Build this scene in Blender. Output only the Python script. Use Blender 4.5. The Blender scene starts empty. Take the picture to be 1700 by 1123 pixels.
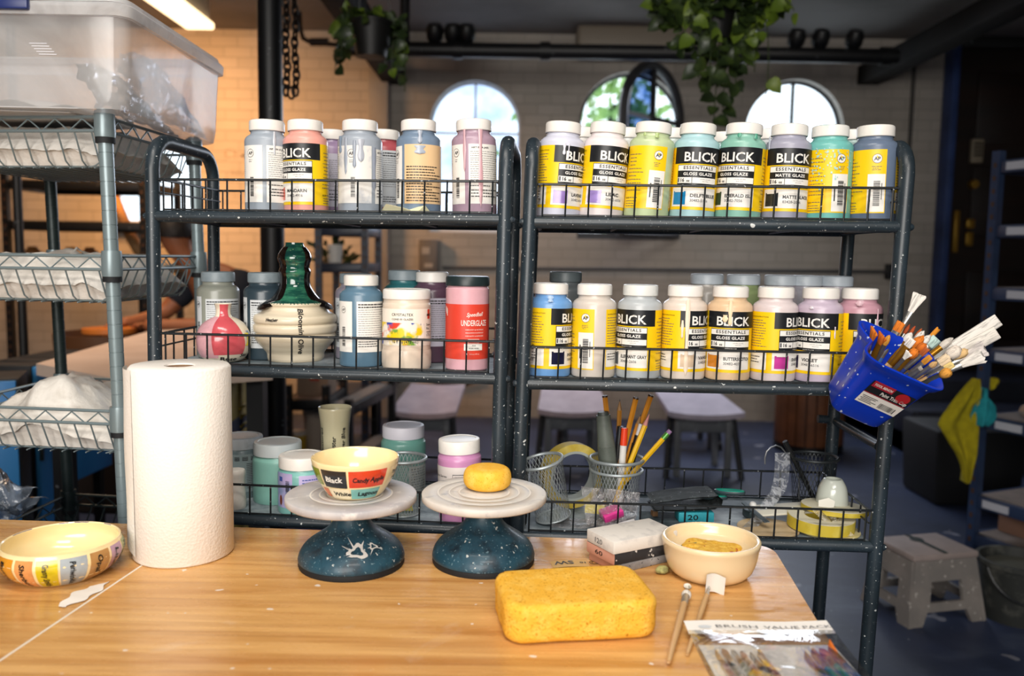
import bpy, bmesh, math, random
from mathutils import Vector, Matrix, noise as mnoise
random.seed(7)
sc = bpy.context.scene
COL = sc.collection
PI = math.pi
# ------------------------------------------------------------------ camera
F_PX, CX, CY = 1400.0, 850.0, 561.5
PITCH = math.atan(136.5 / F_PX)
ROLL = 0.015
CAM = Vector((0, 0, 1.2))
_F = Vector((0, math.cos(PITCH), -math.sin(PITCH)))
_U0 = Vector((0, math.sin(PITCH), math.cos(PITCH)))
_R0 = Vector((1, 0, 0))
_R = _R0 * math.cos(ROLL) + _U0 * math.sin(ROLL)
_U = _U0 * math.cos(ROLL) - _R0 * math.sin(ROLL)
cd = bpy.data.cameras.new('camera')
cam = bpy.data.objects.new('camera', cd)
COL.objects.link(cam)
cam.matrix_world = Matrix((( _R.x, _U.x, -_F.x, CAM.x), (_R.y, _U.y, -_F.y, CAM.y), (_R.z, _U.z, -_F.z, CAM.z), (0, 0, 0, 1)))
cd.sensor_fit = 'HORIZONTAL'; cd.sensor_width = 36.0; cd.lens = F_PX / 1700 * 36.0
cd.clip_start = 0.02; cd.clip_end = 200
cd.dof.use_dof = True; cd.dof.focus_distance = 1.36; cd.dof.aperture_fstop = 3.3
sc.camera = cam
# ------------------------------------------------------------------ world, lights, exposure
sc.view_settings.view_transform = 'Standard'
sc.view_settings.look = 'None'
sc.view_settings.exposure = 0.0
sc.view_settings.gamma = 1.0
sc.view_settings.use_curve_mapping = False
cy = sc.cycles
cy.max_bounces = 8; cy.diffuse_bounces = 3; cy.glossy_bounces = 3; cy.transmission_bounces = 6
cy.transparent_max_bounces = 16
cy.caustics_reflective = False; cy.caustics_refractive = False
cy.sample_clamp_indirect = 6.0
w = bpy.data.worlds.new('world'); sc.world = w; w.use_nodes = True
nt = w.node_tree; bg = nt.nodes['Background']
bg.inputs[0].default_value = (0.82, 0.92, 1.0, 1); bg.inputs[1].default_value = 2.6

def area(name, loc, target, sx, sy, power, color, spread=PI):
    l = bpy.data.lights.new(name, 'AREA'); l.shape = 'RECTANGLE'; l.size = sx; l.size_y = sy
    l.energy = power; l.color = color; l.spread = spread
    o = bpy.data.objects.new(name, l); COL.objects.link(o)
    o.location = loc
    d = Vector(target) - Vector(loc)
    o.rotation_euler = d.to_track_quat('-Z', 'Y').to_euler()
    return o
# ceiling fluorescents over the work table (this side of the rack) and the warm rows at the left
area('light_ceiling_table', (-0.25, 0.45, 2.68), (-0.12, 0.95, 0.9), 1.25, 0.35, 11, (1.0, 0.94, 0.86), spread=2.1)
area('light_ceiling_rear', (0.35, -0.85, 2.68), (0.1, 1.2, 0.85), 1.25, 0.45, 11, (1.0, 0.95, 0.88), spread=1.7)
# added soft frontal fill from behind the camera; the wall there has no window
area('light_front_fill', (-0.6, -2.45, 1.75), (-0.3, 1.3, 0.95), 2.6, 1.5, 47, (1.0, 0.96, 0.91), spread=1.7)
area('light_ceiling_warm', (-2.3, 4.95, 2.55), (-2.3, 6.1, 1.1), 0.25, 1.25, 58, (1.0, 0.48, 0.17), spread=2.5)
area('light_ceiling_warm_front', (-1.9, 3.0, 2.66), (-1.9, 3.2, 0), 0.3, 1.25, 15, (1.0, 0.70, 0.48), spread=1.7)
area('light_back_fill', (1.1, 4.2, 2.62), (0.9, 6.2, 0.9), 1.6, 0.3, 2.5, (1.0, 0.93, 0.86), spread=1.7)  # unseen fill lamp, added to brighten the lower back wall
# daylight through the three arched windows
area('light_window_day', (0.9, 6.02, 2.0), (0.9, 4.2, 0.3), 2.6, 0.9, 36, (0.84, 0.89, 1.0), spread=2.4)

# ------------------------------------------------------------------ projection helpers
def proj(p):
    d = Vector(p) - CAM
    z = d.dot(_F)
    return CX + F_PX * d.dot(_R) / z, CY - F_PX * d.dot(_U) / z
def ray(px, py):
    return _F + _R * ((px - CX) / F_PX) + _U * ((CY - py) / F_PX)
def P(px, py, D):
    d = ray(px, py); return CAM + d * (D / d.y)
def Pz(px, py, z):
    d = ray(px, py); return CAM + d * ((z - CAM.z) / d.z)
# ------------------------------------------------------------------ colours and materials
def C(h):
    if not isinstance(h, str): return tuple(h)[:3]
    h = h.lstrip('#'); out = []
    for i in (0, 2, 4):
        c = int(h[i:i + 2], 16) / 255
        out.append(c / 12.92 if c <= 0.04045 else ((c + 0.055) / 1.055) ** 2.4)
    return tuple(out)
MATS = {}
def mat(name, col, rough=0.5, metal=0.0, spec=0.5, vary=None, specks=(), bump=None, coat=0.0, trans=0.0, alpha=1.0, emis=None, sheen=0.0, ior=1.45, sub=0.0):
    if name in MATS: return MATS[name]
    m = bpy.data.materials.new(name); m.use_nodes = True
    n = m.node_tree; b = n.nodes['Principled BSDF']; L = n.links.new
    def setv(k, v):
        if k in b.inputs: b.inputs[k].default_value = v
    c = C(col); setv('Base Color', (*c, 1)); setv('Roughness', rough); setv('Metallic', metal)
    setv('Specular IOR Level', spec); setv('Coat Weight', coat); setv('Coat Roughness', 0.08)
    setv('Transmission Weight', trans); setv('Alpha', alpha); setv('IOR', ior); setv('Sheen Weight', sheen)
    if sub: setv('Subsurface Weight', sub); setv('Subsurface Scale', 0.01)
    if emis: setv('Emission Color', (*C(emis[0]), 1)); setv('Emission Strength', emis[1])
    tc = None; last = None
    def coords(scale):
        nonlocal tc
        if tc is None: tc = n.nodes.new('ShaderNodeTexCoord')
        mp = n.nodes.new('ShaderNodeMapping'); L(tc.outputs['Object'], mp.inputs['Vector'])
        mp.inputs['Scale'].default_value = scale if isinstance(scale, (tuple, list)) else (scale,) * 3
        return mp.outputs[0]
    def nz(scale, detail=4.0, rgh=0.55, dist=0.0):
        t = n.nodes.new('ShaderNodeTexNoise'); L(coords(scale), t.inputs['Vector'])
        t.inputs['Scale'].default_value = 1.0; t.inputs['Detail'].default_value = detail
        t.inputs['Roughness'].default_value = rgh; t.inputs['Distortion'].default_value = dist
        return t.outputs[0]
    def rng(v, a, bb):
        r = n.nodes.new('ShaderNodeMapRange'); L(v, r.inputs[0]); r.inputs[1].default_value = a; r.inputs[2].default_value = bb
        return r.outputs[0]
    def mix(fac, c1, c2):
        x = n.nodes.new('ShaderNodeMix'); x.data_type = 'RGBA'; L(fac, x.inputs[0])
        if isinstance(c1, tuple): x.inputs[6].default_value = (*c1, 1)
        else: L(c1, x.inputs[6])
        x.inputs[7].default_value = (*c2, 1)
        return x.outputs[2]
    last = c
    if vary:
        for vv in (vary if isinstance(vary, list) else [vary]):
            scale, c2, lo, hi = vv[:4]
            last = mix(rng(nz(scale, 5, 0.6, vv[4] if len(vv) > 4 else 0.0), lo, hi), last, C(c2))
    for s in specks:
        scale, thr, c2 = s[:3]
        last = mix(rng(nz(scale, s[3] if len(s) > 3 else 2.0, 0.5), thr, thr + 0.015), last, C(c2))
    if not isinstance(last, tuple): L(last, b.inputs['Base Color'])
    if bump:
        bp = n.nodes.new('ShaderNodeBump'); bp.inputs['Strength'].default_value = bump[1]; bp.inputs['Distance'].default_value = bump[2]
        kind = bump[3] if len(bump) > 3 else 'noise'
        if kind == 'noise': L(nz(bump[0], 5), bp.inputs['Height'])
        else:
            t = n.nodes.new('ShaderNodeTexVoronoi'); L(coords(bump[0]), t.inputs['Vector']); t.inputs['Scale'].default_value = 1.0
            L(t.outputs[0], bp.inputs['Height'])
        L(bp.outputs[0], b.inputs['Normal'])
    m['b'] = 1
    MATS[name] = m
    return m
def bsdf(m): return m.node_tree.nodes['Principled BSDF']

# ------------------------------------------------------------------ mesh builder
TEXT = {}
def text_geo(s, bold=0.0, shear=0.0, space=1.0):
    k = (s, bold, shear, space)
    if k in TEXT: return TEXT[k]
    cu = bpy.data.curves.new('t', 'FONT'); cu.body = s; cu.size = 1.0; cu.offset = bold; cu.shear = shear
    cu.resolution_u = 2; cu.space_character = space; cu.fill_mode = 'FRONT'; cu.dimensions = '2D'
    o = bpy.data.objects.new('t', cu)
    me = o.to_mesh()
    vs = [(v.co.x, v.co.y) for v in me.vertices]; fs = [tuple(p.vertices) for p in me.polygons]
    o.to_mesh_clear(); bpy.data.objects.remove(o); bpy.data.curves.remove(cu)
    if not vs: vs = [(0, 0), (0.01, 0), (0, 0.01)]; fs = [(0, 1, 2)]
    x0 = min(v[0] for v in vs); x1 = max(v[0] for v in vs)
    cap = 0.729
    vs = [((x - x0) / cap, y / cap) for x, y in vs]
    TEXT[k] = (vs, fs, (x1 - x0) / cap)
    return TEXT[k]

class MB:
    def __init__(s): s.v = []; s.f = []; s.m = []; s.flat = []
    def add(s, vs, fs, mat=0, M=None, flat=False):
        o = len(s.v)
        s.v += [tuple(M @ Vector(p)) for p in vs] if M is not None else [tuple(p) for p in vs]
        s.f += [tuple(i + o for i in f) for f in fs]
        s.m += [mat] * len(fs); s.flat += [flat] * len(fs)
        return s
    def lathe(s, prof, seg=40, mat=0, M=None, a0=0.0, a1=2 * PI):
        vs, fs, rings = [], [], []
        full = abs(a1 - a0 - 2 * PI) < 1e-6
        n = seg if full else seg + 1
        for r, z in prof:
            if r < 1e-7: rings.append([len(vs)]); vs.append((0, 0, z))
            else:
                rings.append(list(range(len(vs), len(vs) + n)))
                for k in range(n):
                    a = a0 + (a1 - a0) * k / seg
                    vs.append((r * math.sin(a), -r * math.cos(a), z))
        for A, B in zip(rings, rings[1:]):
            for k in range(seg):
                k2 = (k + 1) % n
                if len(A) == 1 and len(B) == 1: continue
                if len(A) == 1: fs.append((A[0], B[k2], B[k]))
                elif len(B) == 1: fs.append((A[k], A[k2], B[0]))
                else: fs.append((A[k], A[k2], B[k2], B[k]))
        return s.add(vs, fs, mat, M)
    def tube(s, pts, r, seg=8, mat=0, M=None, closed=False, caps=True, flatten=None):
        pts = [Vector(p) for p in pts]; n = len(pts)
        rr = r if isinstance(r, (list, tuple)) else [r] * n
        up = None; vs, fs = [], []
        for i, p in enumerate(pts):
            if closed: t = pts[(i + 1) % n] - pts[i - 1]
            elif i == 0: t = pts[1] - pts[0]
            elif i == n - 1: t = pts[-1] - pts[-2]
            else: t = (pts[i + 1] - p).normalized() + (p - pts[i - 1]).normalized()
            t = t.normalized() if t.length > 1e-9 else Vector((0, 0, 1))
            if up is None:
                up = Vector((0, 0, 1)) if abs(t.z) < 0.9 else Vector((0, 1, 0))
            u = up - t * up.dot(t)
            if u.length < 1e-6: u = t.orthogonal()
            u.normalize(); up = u; wv = t.cross(u)
            fl = flatten if flatten else 1.0
            for k in range(seg):
                a = 2 * PI * k / seg
                vs.append(p + (u * math.cos(a) * fl + wv * math.sin(a)) * rr[i])
        for i in range(n if closed else n - 1):
            j = (i + 1) % n
            for k in range(seg):
                k2 = (k + 1) % seg
                fs.append((i * seg + k, i * seg + k2, j * seg + k2, j * seg + k))
        if caps and not closed:
            fs.append(tuple(range(seg - 1, -1, -1))); fs.append(tuple(range((n - 1) * seg, n * seg)))
        return s.add(vs, fs, mat, M)
    def box(s, c, d, bevel=0.0, mat=0, M=None, segs=2, taper=None):
        bm = bmesh.new(); bmesh.ops.create_cube(bm, size=1.0)
        for v in bm.verts:
            k = 1.0
            if taper and v.co.z > 0: k = taper
            v.co = Vector((v.co.x * d[0] * k + c[0], v.co.y * d[1] * k + c[1], v.co.z * d[2] + c[2]))
        if bevel: bmesh.ops.bevel(bm, geom=list(bm.edges), offset=bevel, segments=segs, profile=0.5, affect='EDGES')
        s.bm(bm, mat, M); bm.free(); return s
    def bm(s, bm, mat=0, M=None):
        bm.verts.index_update()
        return s.add([v.co.copy() for v in bm.verts], [tuple(v.index for v in f.verts) for f in bm.faces], mat, M)
    def grid(s, fn, nu, nv, mat=0, M=None, closeu=False, matfn=None):
        vs = [fn(i / nu, j / nv) for j in range(nv + 1) for i in range(nu if closeu else nu + 1)]
        w_ = nu if closeu else nu + 1; fs = []
        for j in range(nv):
            for i in range(nu):
                i2 = (i + 1) % w_
                fs.append((j * w_ + i, j * w_ + i2, (j + 1) * w_ + i2, (j + 1) * w_ + i))
        o = len(s.m); s.add(vs, fs, mat, M)
        if matfn:
            for q in range(len(fs)): s.m[o + q] = matfn((q % nu + .5) / nu, (q // nu + .5) / nv)
        return s
    def prism(s, poly, h, mat=0, M=None):
        n = len(poly)
        vs = [(x, y, 0) for x, y in poly] + [(x, y, h) for x, y in poly]
        fs = [tuple(range(n - 1, -1, -1)), tuple(range(n, 2 * n))] + [(i, (i + 1) % n, n + (i + 1) % n, n + i) for i in range(n)]
        return s.add(vs, fs, mat, M)
    def patch(s, R, t0, t1, z0, z1, mat=0, M=None, seg=None, Rf=None):
        n = seg or max(2, int(abs(t1 - t0) / 0.14) + 1)
        return s.grid(lambda u, v: ((R if Rf is None else Rf(z0 + (z1 - z0) * v)) * math.sin(t0 + (t1 - t0) * u), -(R if Rf is None else Rf(z0 + (z1 - z0) * v)) * math.cos(t0 + (t1 - t0) * u), z0 + (z1 - z0) * v), n, 1 if Rf is None else 6, mat, M)
    def text(s, st, fn, mat=0, M=None, h=1.0, width=None, align='l', bold=0.0, shear=0.0, space=1.0, wob=0.0):
        vs, fs, wd = text_geo(st, bold, shear, space)
        kx = h if width is None else width / wd
        tot = wd * kx
        ox = 0 if align == 'l' else (-tot / 2 if align == 'c' else -tot)
        ph = len(st) * 1.7
        out = []
        for x, y in vs:
            X, Y = x * kx + ox, y * h
            if wob:
                Y += wob * h * math.sin(x * 2.1 + ph); X += wob * h * 0.6 * math.sin(y * 3 + x * 1.3)
            out.append(fn(X, Y))
        return s.add(out, fs, mat, M)
    def tcyl(s, st, th, z, R, h, mat=0, **kw):
        return s.text(st, lambda x, y: (R * math.sin(th + x / R), -R * math.cos(th + x / R), z + y), mat, h=h, **kw)
    def build(s, name, mats, parent=None, angle=40, matrix=None):
        me = bpy.data.meshes.new(name)
        me.from_pydata(s.v, [], s.f)
        ms = mats if isinstance(mats, (list, tuple)) else [mats]
        for m in ms: me.materials.append(m)
        me.polygons.foreach_set('material_index', s.m)
        me.polygons.foreach_set('use_smooth', [not q for q in s.flat])
        me.update()
        if angle and angle < 180: me.set_sharp_from_angle(angle=math.radians(angle))
        o = bpy.data.objects.new(name, me); COL.objects.link(o)
        if parent is not None: o.parent = parent
        if matrix is not None: o.matrix_world = matrix
        return o
def T(x=0, y=0, z=0): return Matrix.Translation((x, y, z))
def Rz(a): return Matrix.Rotation(a, 4, 'Z')
def Rx(a): return Matrix.Rotation(a, 4, 'X')
def Ry(a): return Matrix.Rotation(a, 4, 'Y')
def tag(o, label=None, cat=None, group=None, kind=None):
    if label: o['label'] = label
    if cat: o['category'] = cat
    if group: o['group'] = group
    if kind: o['kind'] = kind
    return o
def thing(name, label, cat, loc=(0, 0, 0), rot=(0, 0, 0), group=None):
    o = bpy.data.objects.new(name, None); COL.objects.link(o); o.empty_display_size = 0.02
    o.location = loc; o.rotation_euler = rot
    return tag(o, label, cat, group)
def struct(o): o['kind'] = 'structure'; return o
def bez(p0, p1, p2, p3, n=12):
    p0, p1, p2, p3 = map(Vector, (p0, p1, p2, p3)); out = []
    for i in range(n + 1):
        t = i / n; u = 1 - t
        out.append(p0 * u ** 3 + p1 * 3 * u * u * t + p2 * 3 * u * t * t + p3 * t ** 3)
    return out
def fn3(p, s=1.0, seed=0.0): return mnoise.noise(Vector((p[0] * s + seed, p[1] * s - seed * .7, p[2] * s + seed * 1.3)))
# ------------------------------------------------------------------ shared materials
def brick_mat(name, c1, c2, cm):
    m = bpy.data.materials.new(name); m.use_nodes = True
    n = m.node_tree; L = n.links.new; b = n.nodes['Principled BSDF']; b.inputs['Roughness'].default_value = 0.75
    tc = n.nodes.new('ShaderNodeTexCoord'); sp = n.nodes.new('ShaderNodeSeparateXYZ'); cb = n.nodes.new('ShaderNodeCombineXYZ')
    L(tc.outputs['Object'], sp.inputs[0])
    ad = n.nodes.new('ShaderNodeMath'); L(sp.outputs[0], ad.inputs[0]); L(sp.outputs[1], ad.inputs[1])
    L(ad.outputs[0], cb.inputs[0]); L(sp.outputs[2], cb.inputs[1])
    t = n.nodes.new('ShaderNodeTexBrick'); L(cb.outputs[0], t.inputs['Vector'])
    t.inputs['Scale'].default_value = 4.6; t.inputs['Mortar Size'].default_value = 0.018; t.inputs['Mortar Smooth'].default_value = 0.4
    t.inputs['Color1'].default_value = (*C(c1), 1); t.inputs['Color2'].default_value = (*C(c2), 1); t.inputs['Mortar'].default_value = (*C(cm), 1)
    t.inputs['Brick Width'].default_value = 0.9; t.inputs['Row Height'].default_value = 0.34
    nz = n.nodes.new('ShaderNodeTexNoise'); nz.inputs['Scale'].default_value = 2.2; nz.inputs['Detail'].default_value = 6; L(tc.outputs['Object'], nz.inputs['Vector'])
    r = n.nodes.new('ShaderNodeMapRange'); L(nz.outputs[0], r.inputs[0]); r.inputs[1].default_value = .42; r.inputs[2].default_value = .75; r.inputs[4].default_value = .45
    mx = n.nodes.new('ShaderNodeMix'); mx.data_type = 'RGBA'; L(r.outputs[0], mx.inputs[0]); L(t.outputs[0], mx.inputs[6]); mx.inputs[7].default_value = (*C('#938b82'), 1)
    L(mx.outputs[2], b.inputs['Base Color'])
    bp = n.nodes.new('ShaderNodeBump'); bp.inputs['Strength'].default_value = .5; bp.inputs['Distance'].default_value = .012; bp.invert = True
    L(t.outputs['Fac'], bp.inputs['Height']); L(bp.outputs[0], b.inputs['Normal'])
    return m
M_wall = brick_mat('painted brick', '#bcb4aa', '#b3aba0', '#a19a90')
M_plaster = mat('ceiling plaster', '#86827f', .85, vary=(1.5, '#726e6b', .4, .7), bump=(12, .15, .01))
M_floor = mat('blue painted concrete', '#333d58', .45, vary=[(1.3, '#222a3c', .4, .7), ((2, 5, 2), '#4b5468', .56, .75)], specks=[(7, .68, '#7d7f8a'), (38, .74, '#8b8d97')], bump=(30, .1, .004))
M_black = mat('black painted steel', '#0d0e10', .45, specks=[(30, .72, '#55585c')])
M_beam = mat('dark brown beam', '#120f0d', .8, spec=.2, vary=(3, '#1c1714', .4, .6))
M_rack = mat('slate painted tube', '#27323a', .38, spec=.6, vary=[(9, '#1d262c', .4, .65)], specks=[(170, .732, '#b9bdbc', 1.0), (60, .775, '#c9cccb', 1.0), (420, .73, '#7f878a', 1.0)])
M_shelfpan = mat('dusty shelf panel', '#5c6971', .6, vary=[(14, '#9aa4aa', .42, .62), (4, '#3c474e', .5, .7)])
M_wire = mat('black wire', '#171b1e', .4, specks=[(190, .72, '#a7abad', 1.0)])
M_grey = mat('silver grey shelving paint', '#7d8c90', .33, metal=.25, spec=.6)
M_greydk = mat('dark grey shelving paint', '#2c3838', .4, metal=.2)
M_white = mat('white plastic', '#e9e6e0', .38)
M_frame_w = mat('white window paint', '#dfe3ea', .5)
M_frame_d = mat('dark window paint', '#3a3a3d', .5)

# ------------------------------------------------------------------ the room
WY = 6.2
def wx(px): return P(px, 425, WY).x
def wz(px, py): return P(px, py, WY).z
XL, XR, YF, ZC = -4.3, 4.7, -2.6, 2.78
ops = []
for px0, px1, ptop, psill in ((712, 860, 133, 386), (957, 1122, 119, 398), (1230, 1390, 131, 381)):
    xa, xb = wx(px0), wx(px1); xc = (xa + xb) / 2; r = (xb - xa) / 2
    ops.append(dict(xc=xc, r=r, zs=wz((px0 + px1) / 2, psill), zt=wz((px0 + px1) / 2, ptop) - r, arch=True))
xa, xb = wx(190), wx(322)
ops.insert(0, dict(xc=(xa + xb) / 2, r=(xb - xa) / 2, zs=wz(256, 378), zt=wz(256, 240), arch=False))
b = MB()
xcur = XL; DEP = .14
def quad(x0, x1, z0, z1, z1b=None):
    z1b = z1 if z1b is None else z1b
    b.add([(x0, WY, z0), (x1, WY, z0), (x1, WY, z1b), (x0, WY, z1)], [(0, 1, 2, 3)])
for o in ops:
    x0, x1 = o['xc'] - o['r'], o['xc'] + o['r']
    quad(xcur, x0, 0, ZC); quad(x0, x1, 0, o['zs'])
    N = 24 if o['arch'] else 1
    ring = []
    for i in range(N + 1):
        a = PI - PI * i / N
        ring.append((o['xc'] + o['r'] * math.cos(a), o['zt'] + o['r'] * math.sin(a)) if o['arch'] else (x0 + (x1 - x0) * i, o['zt']))
    for (xa, za), (xb, zb) in zip(ring, ring[1:]):
        b.add([(xa, WY, za), (xb, WY, zb), (xb, WY, ZC), (xa, WY, ZC)], [(0, 1, 2, 3)])
    outl = [(x0, o['zs'])] + ring + [(x1, o['zs']), (x0, o['zs'])]
    for (xa, za), (xb, zb) in zip(outl, outl[1:]):
        b.add([(xa, WY, za), (xb, WY, zb), (xb, WY + DEP, zb), (xa, WY + DEP, za)], [(0, 1, 2, 3)])
    o['ring'] = ring; xcur = x1
quad(xcur, XR, 0, ZC)
struct(b.build('wall_back', M_wall, angle=20))
struct(MB().box((XL - .05, (YF + WY) / 2, ZC / 2), (.1, WY - YF, ZC)).build('wall_left', M_wall))
struct(MB().box((XR + .05, (YF + WY) / 2, ZC / 2), (.1, WY - YF, ZC)).build('wall_right', M_wall))
struct(MB().box((0, YF - .05, ZC / 2), (XR - XL, .1, ZC)).build('wall_front', M_wall))
struct(MB().box(((XL + XR) / 2, (YF + WY) / 2, -.05), (XR - XL, WY - YF + .6, .1)).build('floor', M_floor))
struct(MB().box(((XL + XR) / 2, (YF + WY) / 2, ZC + .05), (XR - XL, WY - YF + .6, .1)).build('ceiling', M_plaster))
# pilaster between the warm and the cool half of the wall
xa, xb = wx(616), wx(648)
struct(MB().box(((xa + xb) / 2, WY - .06, ZC / 2), (xb - xa, .12, ZC), .012).build('trim_1', mat('grey pilaster', '#a9a49e', .7, vary=(3, '#8d8883', .4, .7))))
# ------------------------------------------------------------------ windows
M_glass = mat('window glass', '#ffffff', .02, trans=1.0, ior=1.0, spec=.2)
def frosted(name, c1, c2, scale, lo, hi):
    m = bpy.data.materials.new(name); m.use_nodes = True; n = m.node_tree; L = n.links.new
    n.nodes.remove(n.nodes['Principled BSDF'])
    tc = n.nodes.new('ShaderNodeTexCoord'); nz = n.nodes.new('ShaderNodeTexNoise'); nz.inputs['Scale'].default_value = scale; nz.inputs['Detail'].default_value = 5
    L(tc.outputs['Object'], nz.inputs['Vector'])
    r = n.nodes.new('ShaderNodeMapRange'); L(nz.outputs[0], r.inputs[0]); r.inputs[1].default_value = lo; r.inputs[2].default_value = hi
    mx = n.nodes.new('ShaderNodeMix'); mx.data_type = 'RGBA'; L(r.outputs[0], mx.inputs[0]); mx.inputs[6].default_value = (*C(c1), 1); mx.inputs[7].default_value = (*C(c2), 1)
    t = n.nodes.new('ShaderNodeBsdfTransparent'); L(mx.outputs[2], t.inputs[0])
    g = n.nodes.new('ShaderNodeBsdfGlossy'); g.inputs['Roughness'].default_value = .1
    ms = n.nodes.new('ShaderNodeMixShader'); ms.inputs[0].default_value = .06; L(t.outputs[0], ms.inputs[1]); L(g.outputs[0], ms.inputs[2])
    L(ms.outputs[0], n.nodes['Material Output'].inputs[0]); return m
M_frost = frosted('mottled obscure glass', '#9fb0cf', '#d4dfeb', 4.5, .36, .62)
M_clear = frosted('clear pane', '#e8eef2', '#ffffff', 2, .3, .7)
M_blue = frosted('blue tinted pane', '#3f5f93', '#7d93bd', 6, .4, .65)
def window(n, o, frame, glass, mull=.03, horiz=None, low=None):
    b = MB(); y = WY + .09
    pts = [(o['xc'] - o['r'], y, o['zs'])] + [(x, y, z) for x, z in o['ring']] + [(o['xc'] + o['r'], y, o['zs'])]
    b.tube(pts + [], .016 if n == 1 else .022, 6); b.box((o['xc'], y, o['zs'] + .025), (2 * o['r'], .06, .05))
    top = o['zt'] + (o['r'] if o['arch'] else 0)
    if mull: b.box((o['xc'], y, (o['zs'] + top) / 2), (mull, .04, top - o['zs']))
    for hz in horiz or []: b.box((o['xc'], y, hz), (2 * o['r'], .03, .014 if n == 1 else .028))
    f = struct(b.build('window_%d' % n, frame))
    g = MB()
    poly = [(o['xc'] - o['r'], o['zs'])] + list(o['ring']) + [(o['xc'] + o['r'], o['zs'])]
    g.add([(x, y + .01, z) for x, z in poly], [tuple(range(len(poly)))])
    g.build('pane', glass, f)
    if o['arch']: return f
    s = MB().box((o['xc'], WY - .02, o['zs'] - .02), (2 * o['r'] + .1, .1, .04), .008)
    s.build('sill', M_frame_w, f)
    return f
window(4, ops[0], M_frame_w, M_clear, mull=0)
window(1, ops[1], M_frame_w, M_frost, mull=.014, horiz=[wz(786, 219), wz(786, 300)])
f2 = window(2, ops[2], M_frame_d, M_clear, mull=.03)
window(3, ops[3], M_frame_d, M_clear, mull=.018)
# the middle window's sash, swung into the room
o = ops[2]
b = MB(); r = o['r'] - .02; g = MB(); g2 = MB()
hz = wz(1060, 207)
arc = [(-r + r * math.cos(PI - PI * i / 24), o['zt'] + r * math.sin(PI - PI * i / 24)) for i in range(25)]
loop = [(-2 * r, o['zs'] + .03)] + arc + [(0, o['zs'] + .03)]
b.tube([(x, 0, z) for x, z in loop], .034, 8, closed=True)
b.box((-r, 0, (o['zs'] + o['zt'] + r) / 2), (.03, .03, o['zt'] + r - o['zs'] - .06)); b.box((-r, 0, hz), (2 * r, .03, .03)); b.box((-r, 0, o['zs'] + .2), (2 * r, .03, .03))
Ms = T(o['xc'] + o['r'] - .01, WY - .02, 0) @ Rz(math.radians(47))
sash = thing('open_sash', 'arched dark window sash swung open in front of the middle arched window', 'window sash')
fr = b.build('sash_frame', M_frame_d, sash); fr.matrix_world = Ms
half = [p for p in loop if p[0] <= -r + .001]; half2 = [p for p in loop if p[0] >= -r - .001]
g.add([(x, .005, z) for x, z in half] + [(-r, .005, o['zs'] + .03)], [tuple(range(len(half) + 1))])
g2.add([(-r, .005, o['zs'] + .03)] + [(x, .005, z) for x, z in half2], [tuple(range(len(half2) + 1))])
q = g.build('pane', M_blue, fr); q2 = g2.build('pane', M_clear, fr)
q['label'] = 'blue tinted pane'
# trees outside the windows
M_leafout = mat('garden leaves', '#5d8a3c', .6, vary=(3, '#9cbf66', .4, .7), sheen=.3)
def blob_tree(x, y, z, s, n, seed, name, label):
    rnd = random.Random(seed); b = MB()
    for i in range(n):
        u, v, t = rnd.gauss(0, .5), rnd.gauss(0, .4), rnd.gauss(0, .5)
        c = Vector((u * s, v * s, t * s)); d = Vector((rnd.uniform(-1, 1), rnd.uniform(-1, 1), rnd.uniform(-1, 1))).normalized(); e = d.orthogonal().normalized(); k = .10 * rnd.uniform(.6, 1.3)
        f = d.cross(e)
        b.add([c - e * k, c + f * k * .5, c + e * k, c - f * k * .5], [(0, 1, 2, 3)])
    t = thing(name, label, 'tree', (x, y, 0))
    o = b.build('foliage', M_leafout, t); o.location = (0, 0, z)
    MB().tube([(0, 0, 0), (.05, 0, z * .5), (0, 0, z)], [.1, .08, .05], 8).build('trunk', M_beam, t)
blob_tree(1.15, 10.2, 3.0, 1.0, 420, 3, 'garden_tree', 'leafy green tree outside the middle arched window')
# ------------------------------------------------------------------ overhead steel frame, pipes, conduits
def beam(name, a, c, wd, ht, label):
    a, c = Vector(a), Vector(c); d = c - a
    b = MB().box((d.length / 2, 0, 0), (d.length, wd, ht), .006)
    o = b.build(name, M_beam); o.matrix_world = T(*a) @ d.to_track_quat('X', 'Z').to_matrix().to_4x4()
    return struct(o)
e1 = P(652, 122, 6.12); e2 = P(1448, 122, 6.12)
beam('trim_2', (e1.x, 3.2, e1.z), (e1.x, 6.2, e1.z), .15, .13, '')
beam('trim_3', (e2.x, 3.2, e2.z), (e2.x, 6.2, e2.z), .15, .13, '')
ya = 5.25
p0 = P(560, 80, ya); p1 = P(1490, 80, ya)
pp = thing('ceiling_pipe', 'thick black pipe running across under the ceiling above the arched windows', 'pipe', (0, ya, p0.z))
b = MB().tube([(p0.x, 0, 0), (p1.x, 0, 0)], .046, 14)
for px in (600, 668, 760, 905, 1240, 1470): q = P(px, 80, ya).x; b.tube([(q - .03, 0, 0), (q + .03, 0, 0)], .056, 14)
b.build('pipe', M_black, pp)
q = P(672, 80, ya).x
MB().tube([(q, 0, 0), (q, 0, ZC - p0.z)], .03, 12).tube([(q, 0, ZC - p0.z - .03), (q, 0, ZC - p0.z)], .06, 14).build('riser', M_black, pp)
for px in (722, 752, 775, 1322, 1362, 1418):
    q = P(px, 62, ya); b = MB().lathe([(0, .07), (.04, .065), (.055, .03), (.05, -.02), (.03, -.045), (0, -.05)], 14, 0, T(q.x, 0, .085) @ Rx(.5))
    b.build('clamp', M_black, pp)
cn = thing('ceiling_conduit', 'thin black conduit with an elbow hanging beside the chain', 'conduit', P(500, 70, 5.25))
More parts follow.
